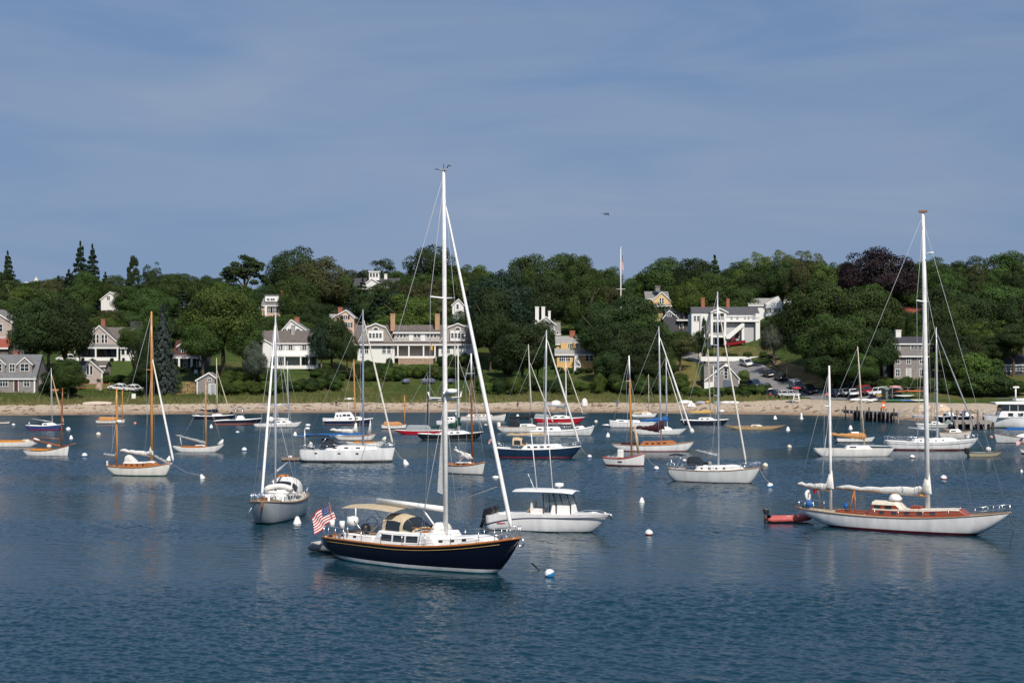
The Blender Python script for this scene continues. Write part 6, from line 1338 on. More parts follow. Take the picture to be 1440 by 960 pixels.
# ---- 5 grey sloop seen bow on
b = Boat('sailboat', 'grey hulled sloop seen bow on with a cluttered deck, left of the navy sloop', 'sailboat', 391, 727, 0, -92.5, .305, (1.3, 1.25, 1.75), L=11.6)
b.hull(hm('pale grey hull', (.29, .32, .34), (.29, .32, .34), (.02, .03, .02), .1, .14), tw=.7, os=.2, ob=.16, D=.5, kb=.3, rail=teakd, rr=.07, vee=.45, bp=2.6, bq=.7)
b.trunk(.34, .74, .62, .55, gel, 3, .4, None, (.05, .15)); b.dodger(.22, .40, .74, 1.35, offwhite, z0=1.5); at = b.mast(385.5, 440, 387, .12, alu, ax=.93, base=1.6, spread=((.5, 1.0),), fore=.96, furl=.1, furlm=white, wr=.016, foret=.99)
MB().tube([(.8, 0, 3.5), (-3.6, 0, 3.9)], .09, 8).obj('boom', alu, b.root); o = MB().tube([(b.x(.62)+.1*math.sin(a*3), .95*math.cos(a)+.35, 1.95+.28*math.sin(a)+.25) for a in np.linspace(0, 2*pi, 18)], .2, 8).obj('deck_dinghy', offwhite, b.root)
MB().tube([(b.x(.86), .9, 1.75), (b.x(.88), .4, 1.95), (b.x(.86), 1.15, 1.7)], [.2, .3, .2], 8).obj('sail_bag', offwhite, b.root); MB().box(b.x(.93), b.x(.97), -.25, .3, 1.7, 2.0).obj('windlass', mat('rusty iron', (.22, .09, .04), .8), b.root, bevel=.04); MB().tube([(b.x(.985), .12, 1.75), (b.x(1.02), .12, 1.6), (b.x(1.02), .12, 1.2)], .07, 6).obj('anchor', MATS['rusty iron'], b.root)
MB().box(b.x(.05), b.x(.12), -1.0, -.2, 2.6, 2.85).obj('orange_float', mat('orange cover', (.6, .2, .03), .7), b.root, bevel=.1); MB().lathe([(.02, -.25), (.22, -.1), (.22, .12), (.02, .25)], 10).obj('radar_dome', gel, b.root, (at(.42).x, -.35, at(.42).z)); b.rails(.65, .05, .97, 7)
for i, y_ in enumerate((-1.3, -.8, -.3)): MB().tube([(b.x(.5+.08*i), y_*1.2-.2, 1.7), (b.x(.55+.08*i), y_*1.2-.25, 1.75)], .16, 8).obj('jerry_can', mat('blue grey can', (.2, .25, .33), .6), b.root)
line('anchor_chain', [(b.x(.93), -.9, 1.2), (b.x(.86), -1.45, .45)], .03, gel, b.root)

# ---- 6 cream yawl with varnished masts
wh = hm('ivory hull', (.70, .67, .60), (.70, .67, .60), (.03, .07, .05), .08, .12)
b = Boat('sailboat', 'ivory two masted yacht with varnished wooden masts and a leaning white furled jib', 'sailboat', 197, 668, 97, -14, .29, (.95, .85, 1.35))
b.hull(wh, tw=.5, os=.26, ob=.16, D=.45, kb=.6, rail=teak, rr=.06, deck=teakd); b.trunk(.22, .80, .6, .5, teak, 4, .4, offwhite, (.04, .15), wr=.3); b.trunk(.27, .47, .5, 1.2, offwhite, 0, .3, None, (.1, .6), name='cockpit_tent')
at = b.mast(213.5, 438, 213, .15, spruce_w, base=1, spread=((.62, .8),), sm=spruce_w, fore=(.72, 244.5, 652), furl=.12, furlm=white, wr=.014); b.boom(at, b.z(641, 0), 169, 634, spruce_w, .08, offwhite, .22, 1.3, 1.0)
b.boom(lambda f: Vector((b.lx(243), 0, 1)), b.z(655, 0), 216, 641, spruce_w, .06, greyc, .16, 1.4, 0)
at2 = b.mast(164.5, 545, 164, .12, spruce_w, base=.9, backstay=False, spread=((.6, .55),), sm=spruce_w, wr=.013); b.boom(at2, b.z(643, 0), 145, 639, spruce_w, .06, greyc, .14, 1.2, .7); q = at2(.56); MB().lathe([(.02, 0), (.3, .02), (.32, .1), (.25, .22), (.02, .25)], 12).obj('radar_dome', gel, b.root, (q.x+.3, 0, q.z)); MB().box(b.x(-.02), b.x(.0), -.4, -.1, .85, 1.5).obj('life_ring', offwhite, b.root, bevel=.1); MB().tube([(b.x(.93), 0, 1.3), (b.x(.955), 0, 1.65), (b.x(.97), 0, 2.1)], [.3, .25, .05], 8).obj('stowed_staysail', offwhite, b.root); b.mooring(283, 672)

# ---- 7 white daysailer with varnished mast
b = Boat('sailboat', 'slim white daysailer with varnished coaming and grey boom cover, right of the ivory yacht', 'sailboat', 279, 635, 76, -10, .24, (.75, .55, 1.0))
b.hull(hm('plain white hull', (.72, .71, .68), (.72, .71, .68), (.05, .10, .16), .02, .05), tw=.25, os=.3, ob=.28, D=.4, kb=.75, rail=None, deck=cream); b.cockpit(.18, .62, .7, teak, .22); b.trunk(.44, .66, .55, .32, teak, 2, .4, offwhite, (.05, .3)); at = b.mast(289.5, 533, 289.5, .1, spruce_w, fore=.8, foret=.97, wr=.016, backstay=False)
b.boom(at, b.z(624, 0), 247, 612, spruce_w, .06, greyc, .16, 1.4, .5); line('backstay', [Vector((b.x(.08), 0, .7)), at(.75)], .016, wire, b.root); MB().tube([(b.x(.9), 0, .9), (b.x(.95), 0, 1.25), (b.x(.985), 0, 1.7)], [.3, .3, .06], 8).obj('stowed_jib', offwhite, b.root); MB().tube([(b.x(.17), 0, .8), (b.x(.14), 0, 1.9)], .05, 6).obj('boom_crutch', offwhite, b.root)

# ---- 8 white sloop with bowsprit
b = Boat('sailboat', 'small white plumb bowed sailboat with brown mast, brown boom and long bowsprit at the left', 'sailboat', 65, 640, 73, -16, .28, (.75, .6, 1.3))
b.hull(hm('chalk white hull', (.72, .70, .66), (.72, .70, .66), (.02, .03, .03), .02, .06), tw=.4, os=.22, ob=.05, D=.4, kb=.8, rail=brownspar, rr=.05, deck=cream); b.cockpit(.2, .66, .72, mat('orange varnish', (.52, .22, .04), .3, .4), .24)
at = b.mast(85.8, 545, 88, .12, brownspar, shrouds=False, backstay=False, tip=.4); b.boom(at, b.z(627, 0), 41, 617, brownspar, .08, brownspar, .1, 1.2, 0); line('gaff', [at(.1)+Vector((-.2, 0, .5)), b.P(44, 614.5)], .07, brownspar, b.root); line('bowsprit', [Vector((b.x(.85), 0, 1.2)), Vector((b.x(1.15), 0, 1.6))], .06, brownspar, b.root)
# ---- 9 cut off skiff at the left edge
b = Boat('sailboat', 'white hulled boat with an orange varnished coaming cut by the left edge', 'sailboat', 12, 627.5, 92, -4, .25, (.8, .6, .85))
b.hull(MATS['chalk white hull'], tw=.4, os=.25, ob=.22, D=.4, kb=.7, rail=None, deck=cream); b.cockpit(.2, .78, .75, MATS['orange varnish'], .28); b.trunk(.72, .84, .5, .3, cream, 0); MB().tube([(b.x(.86), 0, .8), (b.x(.93), -.3, 1.0), (b.x(1.0), -.2, .9)], [.15, .3, .1], 8).obj('bundled_sail', offwhite, b.root)
b = Boat('dinghy', 'low white dinghy cut by the left edge beyond the blue sloop', 'dinghy', 2, 596.5, 24, 0, .35, (.5, .4, .6)); b.hull(wsh_ := hm('dinghy white', (.7, .69, .66)), tw=.7, os=.1, ob=.15, D=.25, kb=.3, rail=teakd); b.cockpit(.15, .8, .75, teakd, .12)
# ---- 10 blue sloop
b = Boat('sailboat', 'small blue sloop with a white cabin, bare boom and red waterline near the left beach', 'sailboat', 64, 604.5, 54, -6, .27, (.85, .75, 1.1))
b.hull(hm('cobalt hull', (.035, .06, .19), (.28, .02, .03), (.28, .02, .03), .08, .16), tw=.6, os=.16, ob=.2, D=.4, kb=.4, rail=gel, rr=.07, deck=gel); b.trunk(.42, .8, .6, .5, gel, 1, .45, None, (.05, .3), wr=.4); at = b.mast(73.5, 517, 72, .08, alu, fore=.9, furl=.13, furlm=tanc, wr=.016); b.boom(at, b.z(593, 0), 45, 588.5, alu, .07)
# ---- 11 tan covered catboat
b = Boat('sailboat', 'white catboat under an orange tan cover by the left beach', 'sailboat', 156, 595.5, 40, 0, .36, (.7, .6, .9)); b.hull(hm('cat white', (.72, .70, .67)), tw=.75, os=.08, ob=.08, D=.35, kb=.3, rail=teakd); b.trunk(.08, .80, .75, .7, orangec, 0, .4, None, (.06, .3), name='boat_cover'); at = b.mast(172, 548, 172, .1, spruce_w, shrouds=False, backstay=False); b.boom(at, b.z(588, 0), 136, 587, spruce_w, .07)
# ---- 13 dark catboat
b = Boat('sailboat', 'dark navy catboat with a folded navy sail and cream leaning stay near the left beach', 'sailboat', 301, 589, 58, -2, .3, (.75, .65, .95)); b.hull(hm('black navy hull', (.012, .014, .028), (.012, .014, .028)), tw=.75, os=.12, ob=.14, D=.35, kb=.3, rail=gel, rr=.09); b.trunk(.45, .72, .6, .4, gel, 0); at = b.mast(305.5, 503, 304.5, .12, mat('cream spar', (.55, .47, .33), .5), fore=(.80, 324, 582), furl=.10, furlm=MATS['cream spar'], backstay=False, wr=.015); b.boom(at, b.z(580, 0), 281, 577, spruce_w, .07, navyc, .22, 2.2, .9); MB().tube([(b.x(.88), 0, .9), (b.x(.93), 0, 1.2), (b.x(.99), 0, 1.0)], [.3, .4, .2], 8).obj('jib_bag', navyc, b.root)
# ---- 14 navy centre console
b = Boat('motorboat', 'navy motorboat with a low T shaped top and rusty red waterline', 'motorboat', 335, 597, 67, 3, .3, (.75, .95, 1.25)); b.hull(hm('navy motor hull', (.012, .016, .035), (.35, .14, .11), (.35, .14, .11), .1, .32), tw=.85, os=.04, ob=.22, D=.3, kb=0, vee=.9, rail=gel, rr=.08, deck=gel); b.sub(MB().prism([(b.x(.45), .9), (b.x(.65), .9), (b.x(.6), 1.8), (b.x(.5), 1.8)], 'y', -.8, .8), 'console', gel, .1)
MB().grid([[(b.x(t), 1.1*v, 3.2+.12*(1-v*v)) for v in (-1, -.5, 0, .5, 1)] for t in (.35, .5, .68)], 0, True).obj('top', greyc, b.root); [line('top_post', [(b.x(t), sg*.7, .9), (b.x(t+.0), sg*.9, 3.2)], .05, steel, b.root) for t in (.46, .6) for sg in (-1, 1)]; MB().box(b.x(0)-.5, b.x(0)+.1, -.3, .3, .7, 1.6).obj('outboard_motor', black, b.root, bevel=.1)
# ---- 15 small white boat behind the grey sloop's masts
b = Boat('sailboat', 'white sloop with a rounded cabin seen behind the masts of the bow on grey sloop', 'sailboat', 391, 601, 67, -4, .3, (.7, .75, 1.1)); b.hull(hm('satin white', (.72, .71, .69), (.1, .12, .16), (.03, .03, .03), .08, .16), tw=.7, os=.1, ob=.16, D=.35, kb=.4, rail=None, deck=gel); b.trunk(.45, .8, .62, .6, gel, 2, .4, None, (.1, .35)); at = b.mast(406, 507, 404, .08, alu, fore=.9, wr=.015); b.boom(at, b.z(590, 0), 378, 588, alu, .07, offwhite, .15, 1.2, .3)
# ---- 16 lobster yacht
b = Boat('motorboat', 'navy and white picnic motorboat with a low white cabin near the beach', 'motorboat', 491, 597.5, 68, -4, .3, (.85, .9, 1.3)); b.hull(hm('dark blue motor hull', (.015, .022, .06), (.25, .2, .2), (.10, .05, .05), .12, .24), tw=.85, os=.04, ob=.16, D=.3, kb=0, vee=.8, rail=gel, rr=.12, deck=gel); b.trunk(.45, .85, .7, .65, gel, 2, .45, None, (.05, .4)); b.trunk(.34, .62, .62, 1.5, gel, 2, .3, gel, (.08, .3), name='wheelhouse', wr=.8, wy0=.55); line('antenna', [(b.x(.5), 0, 2.4), (b.x(.48), 0, 4.5)], .03, gel, b.root)
b = Boat('motorboat', 'white motorboat moored just behind the navy and white picnic boat', 'motorboat', 481, 593.5, 54, 3, .28, (.9, .8, 1.2)); b.hull(MATS['satin white'], tw=.85, os=.05, ob=.16, D=.3, kb=0, vee=.8, rail=None, deck=gel); b.trunk(.3, .7, .65, 1.1, gel, 3, .35, gel, (.06, .25))
# ---- 17, 18 two boats behind the white sloop
b = Boat('sailboat', 'white wooden sloop with a white bundled mainsail on a wood mast, behind the white sloop', 'sailboat', 500, 619, 60, -8, .26, (.8, .65, 1.05)); b.hull(hm('warm white hull', (.68, .66, .62), (.2, .1, .07), (.03, .02, .02), .05, .1), tw=.4, os=.24, ob=.22, D=.4, kb=.7, rail=teak, rr=.06); b.trunk(.35, .72, .55, .38, teak, 2, .4, offwhite); at = b.mast(500.5, 505, 497.5, .11, spruce_w, fore=.85, wr=.015); b.boom(at, b.z(609, 0), 464, 605, spruce_w, .07, offwhite, .27, 1.4, 1.3); MB().tube([(b.x(.82), 0, 1.0), (b.x(.85), 0, 1.9), (b.x(.86), 0, 3.2)], [.3, .2, .04], 8).obj('hung_jib', offwhite, b.root)
b = Boat('sailboat', 'pale grey wooden sloop nearest behind the white sloop, with an orange cockpit edge', 'sailboat', 515, 628.5, 58, -10, .26, (.75, .6, .95)); b.hull(hm('pearl hull', (.60, .60, .57), (.60, .60, .57), (.12, .1, .09), .02, .06), tw=.35, os=.26, ob=.26, D=.4, kb=.7, rail=None, deck=cream); b.cockpit(.2, .72, .7, MATS['orange varnish'], .2); MB().tube([(b.x(.92), 0, .9), (b.x(.96), 0, 1.2), (b.x(.995), 0, 1.5)], [.25, .28, .06], 8).obj('stowed_jib', mat('cream green cloth', (.62, .64, .48), .85), b.root)
# ---- 19 white production sloop
b = Boat('sailboat', 'big modern white sloop with a plumb bow, blue grey mast, dark sprayhood and radar post', 'sailboat', 490, 649.5, 133, -5, .30, (1.5, 1.5, 1.75)); b.hull(hm('bright white hull', (.76, .76, .75), (.10, .10, .11), (.02, .02, .022), .1, .3), tw=.86, os=.1, ob=.05, D=.4, kb=.1, rail=None, deck=gel, vee=.6, tm=.4)
for t_ in (.18, .43, .62):
    for sg in (-1, 1): MB().box(b.x(t_)-.17, b.x(t_)+.17, sg*b.hb(t_)*.99-.035, sg*b.hb(t_)*.99+.035, 1.05, 1.2).obj('portlight', darkglass, b.root)
b.trunk(.26, .86, .66, .52, gel, 3, .35, None, (.03, .5), wr=.35); b.dodger(.22, .42, .66, 1.05, blackc, z0=1.75, big=True); b.bimini(.05, .3, .7, 3.1, blackc); at = b.mast(510.5, 435, 510.5, .13, mat('blue grey spar', (.22, .26, .33), .4, .4), spread=((.36, 1.0), (.66, .8)), fore=.95, furl=.12, furlm=mat('cream sail', (.66, .62, .52), .8), foret=.985, wr=.014)
b.boom(at, b.z(611.5, 0), 418, 613, alu, .09, bluec, .17, 1.1, 0); MB().tube([(b.x(.055), -1.2, 1.5), (b.x(.05), -1.2, 4.0)], .075, 8).obj('radar_post', alu, b.root); MB().lathe([(.02, 0), (.3, .02), (.31, .1), (.25, .22), (.02, .25)], 12).obj('radar_dome', gel, b.root, (b.x(.08), -1.2, 3.95)); b.rails(.6, .03, .97, 8); b.mooring(570, 651)
pr = person('crew member in a white shirt sitting at the stern of the big white sloop', (0, 0, 0), R(60), (.7, .68, .66), (.03, .03, .04), True); a_ = b.lx(438.5); pr.location = (b.X0+a_*math.cos(b.th)+.0, b.d+a_*math.sin(b.th)-1.0, 1.32)
b = Boat('dinghy', 'narrow tan rowing dinghy trailing behind the big white sloop', 'dinghy', 411, 648, 30, 6, .32, (.4, .32, .5)); b.hull(hm('tan dinghy hull', (.42, .34, .26)), tw=.7, os=.08, ob=.2, D=.2, kb=.2, rail=teakd); b.cockpit(.1, .85, .8, teakd, .1); MB().box(b.x(.3), b.x(.5), -.25, .25, .4, .65).obj('gear_bag', offwhite, b.root, bevel=.08)
# ---- 21 second tan covered catboat
b = Boat('sailboat', 'white catboat under a tan cover with short wooden mast below the mansion', 'sailboat', 554, 603, 36, 6, .38, (.85, .65, .9)); b.hull(MATS['cat white'], tw=.75, os=.08, ob=.08, D=.35, kb=.3, rail=teak); b.trunk(.06, .86, .86, .62, orangec, 0, .4, None, (.05, .25), name='boat_cover'); b.mast(569, 556, 569, .12, spruce_w, shrouds=False, backstay=False)
# ---- 22 red boat, grey cover
b = Boat('sailboat', 'low red racing hull under a grey cover with a dark mast', 'sailboat', 597, 610.5, 84, -3, .2, (.75, .6, .8)); b.hull(hm('crimson hull', (.40, .012, .03), (.40, .012, .03), (.03, .02, .02), .02, .05), tw=.25, os=.32, ob=.32, D=.35, kb=.8, rail=gel, rr=.05); b.trunk(.18, .62, .8, .9, greyc, 0, .4, None, (.1, .12), name='boat_cover'); b.mast(601.5, 522, 601.5, .11, mat('black carbon spar', (.03, .035, .04), .35, .4), fore=.8, wr=.014, spread=((.6, .5),))
# ---- 23 black hull
b = Boat('sailboat', 'black hulled sloop with a white cabin and dark green sail cover', 'sailboat', 634, 618, 92, -4, .27, (.95, .85, 1.25)); b.hull(hm('black green hull', (.010, .014, .014), (.3, .3, .3), (.02, .02, .02), .06, .1), tw=.55, os=.18, ob=.22, D=.4, kb=.5, rail=gel, rr=.05, deck=gel); b.trunk(.32, .8, .6, .5, gel, 3, .35); at = b.mast(645.5, 485, 644, .1, white, fore=(.85, 679, 606), furl=.08, furlm=greyc, spread=((.5, .8),), wr=.014); b.boom(at, b.z(601, 0), 607, 602, alu, .08, greenc, .3, 1.9, 1.3)
# ---- 24 lobster boat with canopy
b = Boat('motorboat', 'white workboat with a flat white canopy behind the black sloop', 'motorboat', 632, 598, 36, -6, .34, (.9, .9, 1.3)); b.hull(MATS['satin white'], tw=.85, os=.04, ob=.14, D=.3, kb=0, vee=.8, rail=None, deck=gel); b.trunk(.35, .8, .6, .7, gel, 2); MB().box(b.x(.3), b.x(.85), -1.1, 1.1, 2.75, 2.95).obj('canopy', gel, b.root, bevel=.05); [line('canopy_post', [(b.x(t), sg*1.0, .9), (b.x(t), sg*1.0, 2.8)], .05, steel, b.root) for t in (.35, .8) for sg in (-1, 1)]
# ---- 25 launch
b = Boat('motorboat', 'long low white launch with a plumb bow, left of the black sail cover', 'motorboat', 680, 591.5, 64, -6, .25, (.9, .85, 1.5)); b.hull(hm('launch white', (.72, .70, .66), (.72, .70, .66), (.25, .22, .18), .03, .1), tw=.8, os=.05, ob=.06, D=.3, kb=.2, vee=.8, rail=teakd, deck=gel); b.trunk(.12, .72, .7, .55, gel, 4, .4, tanc, (.05, .3))
# ---- 26 gaff boat with brown mast
b = Boat('sailboat', 'white wooden boat with orange varnished deck edge and brown, white tipped mast', 'sailboat', 653, 666, 0, -38, .31, (1.0, .9, 1.35), L=5.6); b.hull(hm('oyster hull', (.64, .63, .59), (.2, .2, .2), (.03, .03, .03), .06, .12), tw=.6, os=.15, ob=.1, D=.4, kb=.5, rail=teak, rr=.07, deck=teakd); b.trunk(.3, .75, .5, .3, teak, 2, .4, offwhite)
at = b.mast(664, 497, 662.5, .12, brownspar, base=.9, spread=((.82, .75),), sm=mat('pale spar', (.5, .5, .46), .5), tipm=white, fore=.8, wr=.014); b.boom(at, b.z(645, 0), 638, 633, spruce_w, .07, offwhite, .2, 1.5, .5); MB().lathe([(.02, -.1), (.12, 0), (.02, .12)], 8).obj('boom_ball', offwhite, b.root, b.P(641, 629)); MB().tube([b.P(646, 648), b.P(652, 639), b.P(660, 644)], [.12, .3, .2], 8).obj('loose_sail', offwhite, b.root)
# ---- 27 white sloop, black cover
b = Boat('sailboat', 'white sloop with a charcoal sail cover and sprayhood and a cream mast', 'sailboat', 733, 607, 68, -4, .28, (.95, .85, 1.15)); b.hull(hm('eggshell hull', (.66, .64, .60), (.66, .64, .60), (.12, .07, .06), .03, .08), tw=.6, os=.18, ob=.2, D=.4, kb=.5, rail=teakd, rr=.05, deck=gel); b.trunk(.45, .82, .6, .5, gel, 1, .4, None, (.05, .35)); b.dodger(.26, .48, .75, 1.25, blackc, z0=1.0); at = b.mast(748.5, 484, 743, .1, mat('cream mast', (.58, .55, .47), .5), fore=(.80, 778.5, 596), furl=.09, furlm=mat('cream sail', (.66, .62, .52), .8), spread=((.5, .8),), wr=.014); b.boom(at, b.z(589, 0), 715, 588.5, alu, .08, blackc, .3, 1.9, 1.0); MB().lathe([(.3, 0), (.32, .5), (.25, .7), (.02, .72)], 10).obj('stern_box', offwhite, b.root, (b.x(.03), 0, .95))
# ---- 28 white motor sailer behind the teal sloop
b = Boat('motorboat', 'long white motor cruiser with a flared bow behind the teal blue sloop', 'motorboat', 790, 612.5, 92, -4, .24, (.75, .8, 1.55)); b.hull(hm('cool white hull', (.72, .72, .71), (.30, .30, .30), (.10, .10, .09), .08, .12), tw=.8, os=.05, ob=.1, D=.35, kb=.1, vee=.9, rail=gel, rr=.07, deck=gel, bq=.65); b.trunk(.08, .5, .75, .75, gel, 3, .3, None, (.05, .1)); b.trunk(.68, .86, .5, .5, gel, 1); b.sub(MB().box(b.x(.12), b.x(.5), -1, 1, 1.95, 2.05), 'flat_top', greyc, .03); [line('rail_post', [(b.x(.5+.03*i), -.9, .9), (b.x(.52+.03*i), -.9, 1.7)], .03, steel, b.root) for i in range(5)]; line('bow_pole', [(b.x(.9), 0, 1.5), (b.x(1.04), 0, 1.65)], .035, steel, b.root)
# ---- 29 red sloop with dinghy
b = Boat('sailboat', 'scarlet sloop with a white cabin and grey boom cover off the yellow house', 'sailboat', 787, 595, 70, -4, .27, (1.05, .95, 1.2)); b.hull(hm('scarlet hull', (.42, .015, .03), (.42, .015, .03), (.06, .02, .03), .04, .1), tw=.6, os=.12, ob=.2, D=.4, kb=.5, rail=gel, rr=.07, deck=gel); b.trunk(.3, .78, .65, .65, gel, 2, .4, None, (.2, .45)); at = b.mast(796.5, 503, 795.5, .1, white, fore=(.9, 820, 583), furl=.09, furlm=mat('cream sail', (.66, .62, .52), .8), wr=.015, spread=((.5, .7),)); b.boom(at, b.z(573, 0), 770, 570, alu, .08, greyc, .2, 2.0, 1.3); b.trunk(-.02, .3, .8, .8, greyc, 0, .3, None, (.1, .1), name='cockpit_cover')
b = Boat('dinghy', 'small white dinghy tied along the red sloop', 'dinghy', 795, 597.5, 21, 0, .36, (.55, .42, .6)); b.hull(wsh_, tw=.7, os=.1, ob=.2, D=.2, kb=.3, rail=None); b.cockpit(.1, .85, .8, teakd, .1)
# ---- 30 teal navy sloop
b = Boat('sailboat', 'teal navy sloop with tan dodger, tan boom cover and thin red waterline', 'sailboat', 756, 643, 124, -9, .27, (1.2, 1.05, 1.45)); b.hull(hm('teal navy hull', (.008, .026, .058), (.40, .03, .04), (.01, .02, .03), .05, .13), tw=.6, os=.14, ob=.2, D=.45, kb=.45, rail=gel, rr=.06, deck=gel, vee=.6); b.trunk(.32, .80, .62, .58, gel, 4, .4, None, (.03, .12), wr=.55); b.dodger(.22, .38, .62, 1.0, tanc, z0=1.5, big=True); at = b.mast(766.5, 464, 768.5, .13, alu, spread=((.4, .95), (.68, .8)), fore=.94, furl=.13, furlm=offwhite, foret=.985, wr=.014); b.boom(at, b.z(612, 0), 712, 612, alu, .09, tanc, .19, 1.2, .6); b.rails(.55, .03, .97, 8); line('flag_staff', [(b.x(0), 0, 1.2), (b.x(-.015), 0, 2.6)], .025, teak, b.root); flag(b.root, 1, 1, lambda u, v: (b.x(-.015)-.6*u, .06*math.sin(7*u+3*v), 2.55-.5*v-.45*u), 'ensign', stars=False); b.mooring(829, 643)
# ---- 31 gaff boat, red rail
b = Boat('sailboat', 'white workboat with a red rail and an orange, white topped mast', 'sailboat', 878, 655, 0, -30, .33, (.95, .85, 1.55), L=5.2); b.hull(hm('parchment hull', (.70, .69, .66), (.10, .02, .025), (.10, .02, .025), .1, .18), tw=.55, os=.18, ob=.06, D=.4, kb=.6, rail=redp, rr=.05, deck=tanc); at = b.mast(888.5, 500, 884.5, .11, spruce_w, base=.9, tipm=white, spread=((.75, .6),), sm=mat('pale spar', (.5, .5, .46), .5), fore=.8, wr=.014); MB().box(b.x(.35), b.x(.47), -.25, .25, .95, 1.9).obj('helm_post', gel, b.root, bevel=.08); MB().tube([at(.32)+Vector((.5, -.1, 0)), at(.2)+Vector((.7, -.1, 0)), at(.05)+Vector((.9, -.1, 0))], [.06, .2, .12], 8).obj('hanging_sail', tanc, b.root); [MB().box(b.x(.12+.1*i), b.x(.17+.1*i), -.5, -.1, .9, 1.15).obj('crate', greyc, b.root, bevel=.03) for i in range(3)]; b.mooring(923, 659)
for sg in (-1, 1): MB().box(b.x(.42), b.x(.52), sg*b.hb(.47)-.035, sg*b.hb(.47)+.035, .48, .6).obj('name_mark', black, b.root)
# ---- 32 white sloop with wood cabin
b = Boat('sailboat', 'white sloop with a long varnished cabin and a red waterline behind the red railed workboat', 'sailboat', 918, 634, 116, -6, .25, (.9, .8, 1.3)); b.hull(hm('classic white', (.74, .73, .71), (.36, .04, .04), (.2, .03, .03), .05, .1), tw=.35, os=.26, ob=.16, D=.4, kb=.75, rail=teakd, rr=.05, deck=tanc); b.trunk(.34, .80, .55, .48, mat('orange mahogany', (.42, .14, .03), .3, .5, ns=(7, .2)), 4, .4, teak, (.03, .15)); b.cockpit(.12, .34, .6, maroonc, .3); at = b.mast(930, 459, 926.5, .11, alu, spread=((.5, .85),), fore=(.93, 972.5, 608), furl=.13, furlm=white, wr=.014); b.boom(at, b.z(607, 0), 895, 602, alu, .08, maroonc, .32, 2.0, 1.2); MB().lathe([(.02, -.4), (.3, -.2), (.32, .1), (.02, .45)], 10).obj('furled_sail_ball', offwhite, b.root, b.P(973, 606))
# ---- 33 two white boats behind
b = Boat('sailboat', 'white sloop with a bright blue boom cover behind the wood cabined sloop', 'sailboat', 927, 611, 76, -5, .26, (.85, .8, 1.05)); b.hull(hm('frost hull', (.68, .68, .66), (.2, .18, .2), (.06, .05, .06), .05, .1), tw=.45, os=.22, ob=.22, D=.4, kb=.6, rail=None, deck=gel); b.trunk(.35, .75, .6, .5, gel, 2); at = b.mast(938.5, 500, 936.5, .1, alu, fore=(.88, 962.5, 597), furl=.09, furlm=mat('cream sail', (.66, .62, .52), .8), wr=.014, spread=((.5, .7),)); b.boom(at, b.z(592, 0), 900, 593, alu, .08, bluec, .27, 2.0, .9)
b = Boat('motorboat', 'low white motorboat with a raised stern left of the blue boom cover', 'motorboat', 890, 601, 66, -4, .24, (1.3, .95, 1.0)); b.hull(MATS['cool white hull'], tw=.85, os=.05, ob=.2, D=.3, kb=.1, rail=gel, rr=.06, deck=gel); b.trunk(.1, .75, .6, .45, gel, 2); MB().lathe([(.02, -.15), (.9, -.05), (.9, .1), (.02, .2)], 12).obj('float', gel, b.root, (b.x(-.06), 0, .45))
b = Boat('sailboat', 'far white sloop with a thin mast and tan boom cover close to the beach', 'sailboat', 906, 587, 36, 0, .28, (.8, .7, 1.0)); b.hull(MATS['satin white'], tw=.6, os=.14, ob=.2, D=.35, kb=.4, rail=None, deck=gel); b.trunk(.4, .8, .6, .4, gel, 1); at = b.mast(912.5, 526, 912, .08, mat('cream spar', (.55, .47, .33), .5), fore=.8, wr=.014); b.boom(at, b.z(581, 0), 890, 581.5, alu, .07, tanc, .3, 1.3, .5)
# ---- 35 navy sloop, yellow cover
b = Boat('sailboat', 'navy sloop with a yellow boom cover and white cabin off the cottage', 'sailboat', 991, 597, 67, -3, .27, (.95, .85, 1.05)); b.hull(hm('indigo hull', (.014, .017, .032), (.014, .017, .032), (.012, .012, .02), .05, .1), tw=.6, os=.12, ob=.2, D=.4, kb=.5, rail=gel, rr=.09, deck=gel); b.trunk(.35, .72, .6, .55, gel, 2); at = b.mast(999.5, 490, 995.5, .1, mat('cream spar', (.55, .47, .33), .5), fore=.85, wr=.014); b.boom(at, b.z(580, 0), 970, 580.5, alu, .08, yellowc, .24, 1.1, .3)
# ---- 36 tan racing hull
b = Boat('sailboat', 'long slim tan varnished hull without a mast off the beach corner', 'sailboat', 1062, 603.5, 87, -3, .17, (.75, .5, .75)); b.hull(hm('honey wood hull', (.46, .33, .17), (.46, .33, .17), (.12, .08, .05), .02, .05), tw=.12, os=.36, ob=.36, D=.35, kb=.9, rail=teakd, rr=.04, deck=tanc); b.trunk(.42, .62, .6, .35, cream, 1); b.cockpit(.25, .42, .6, teakd, .15)
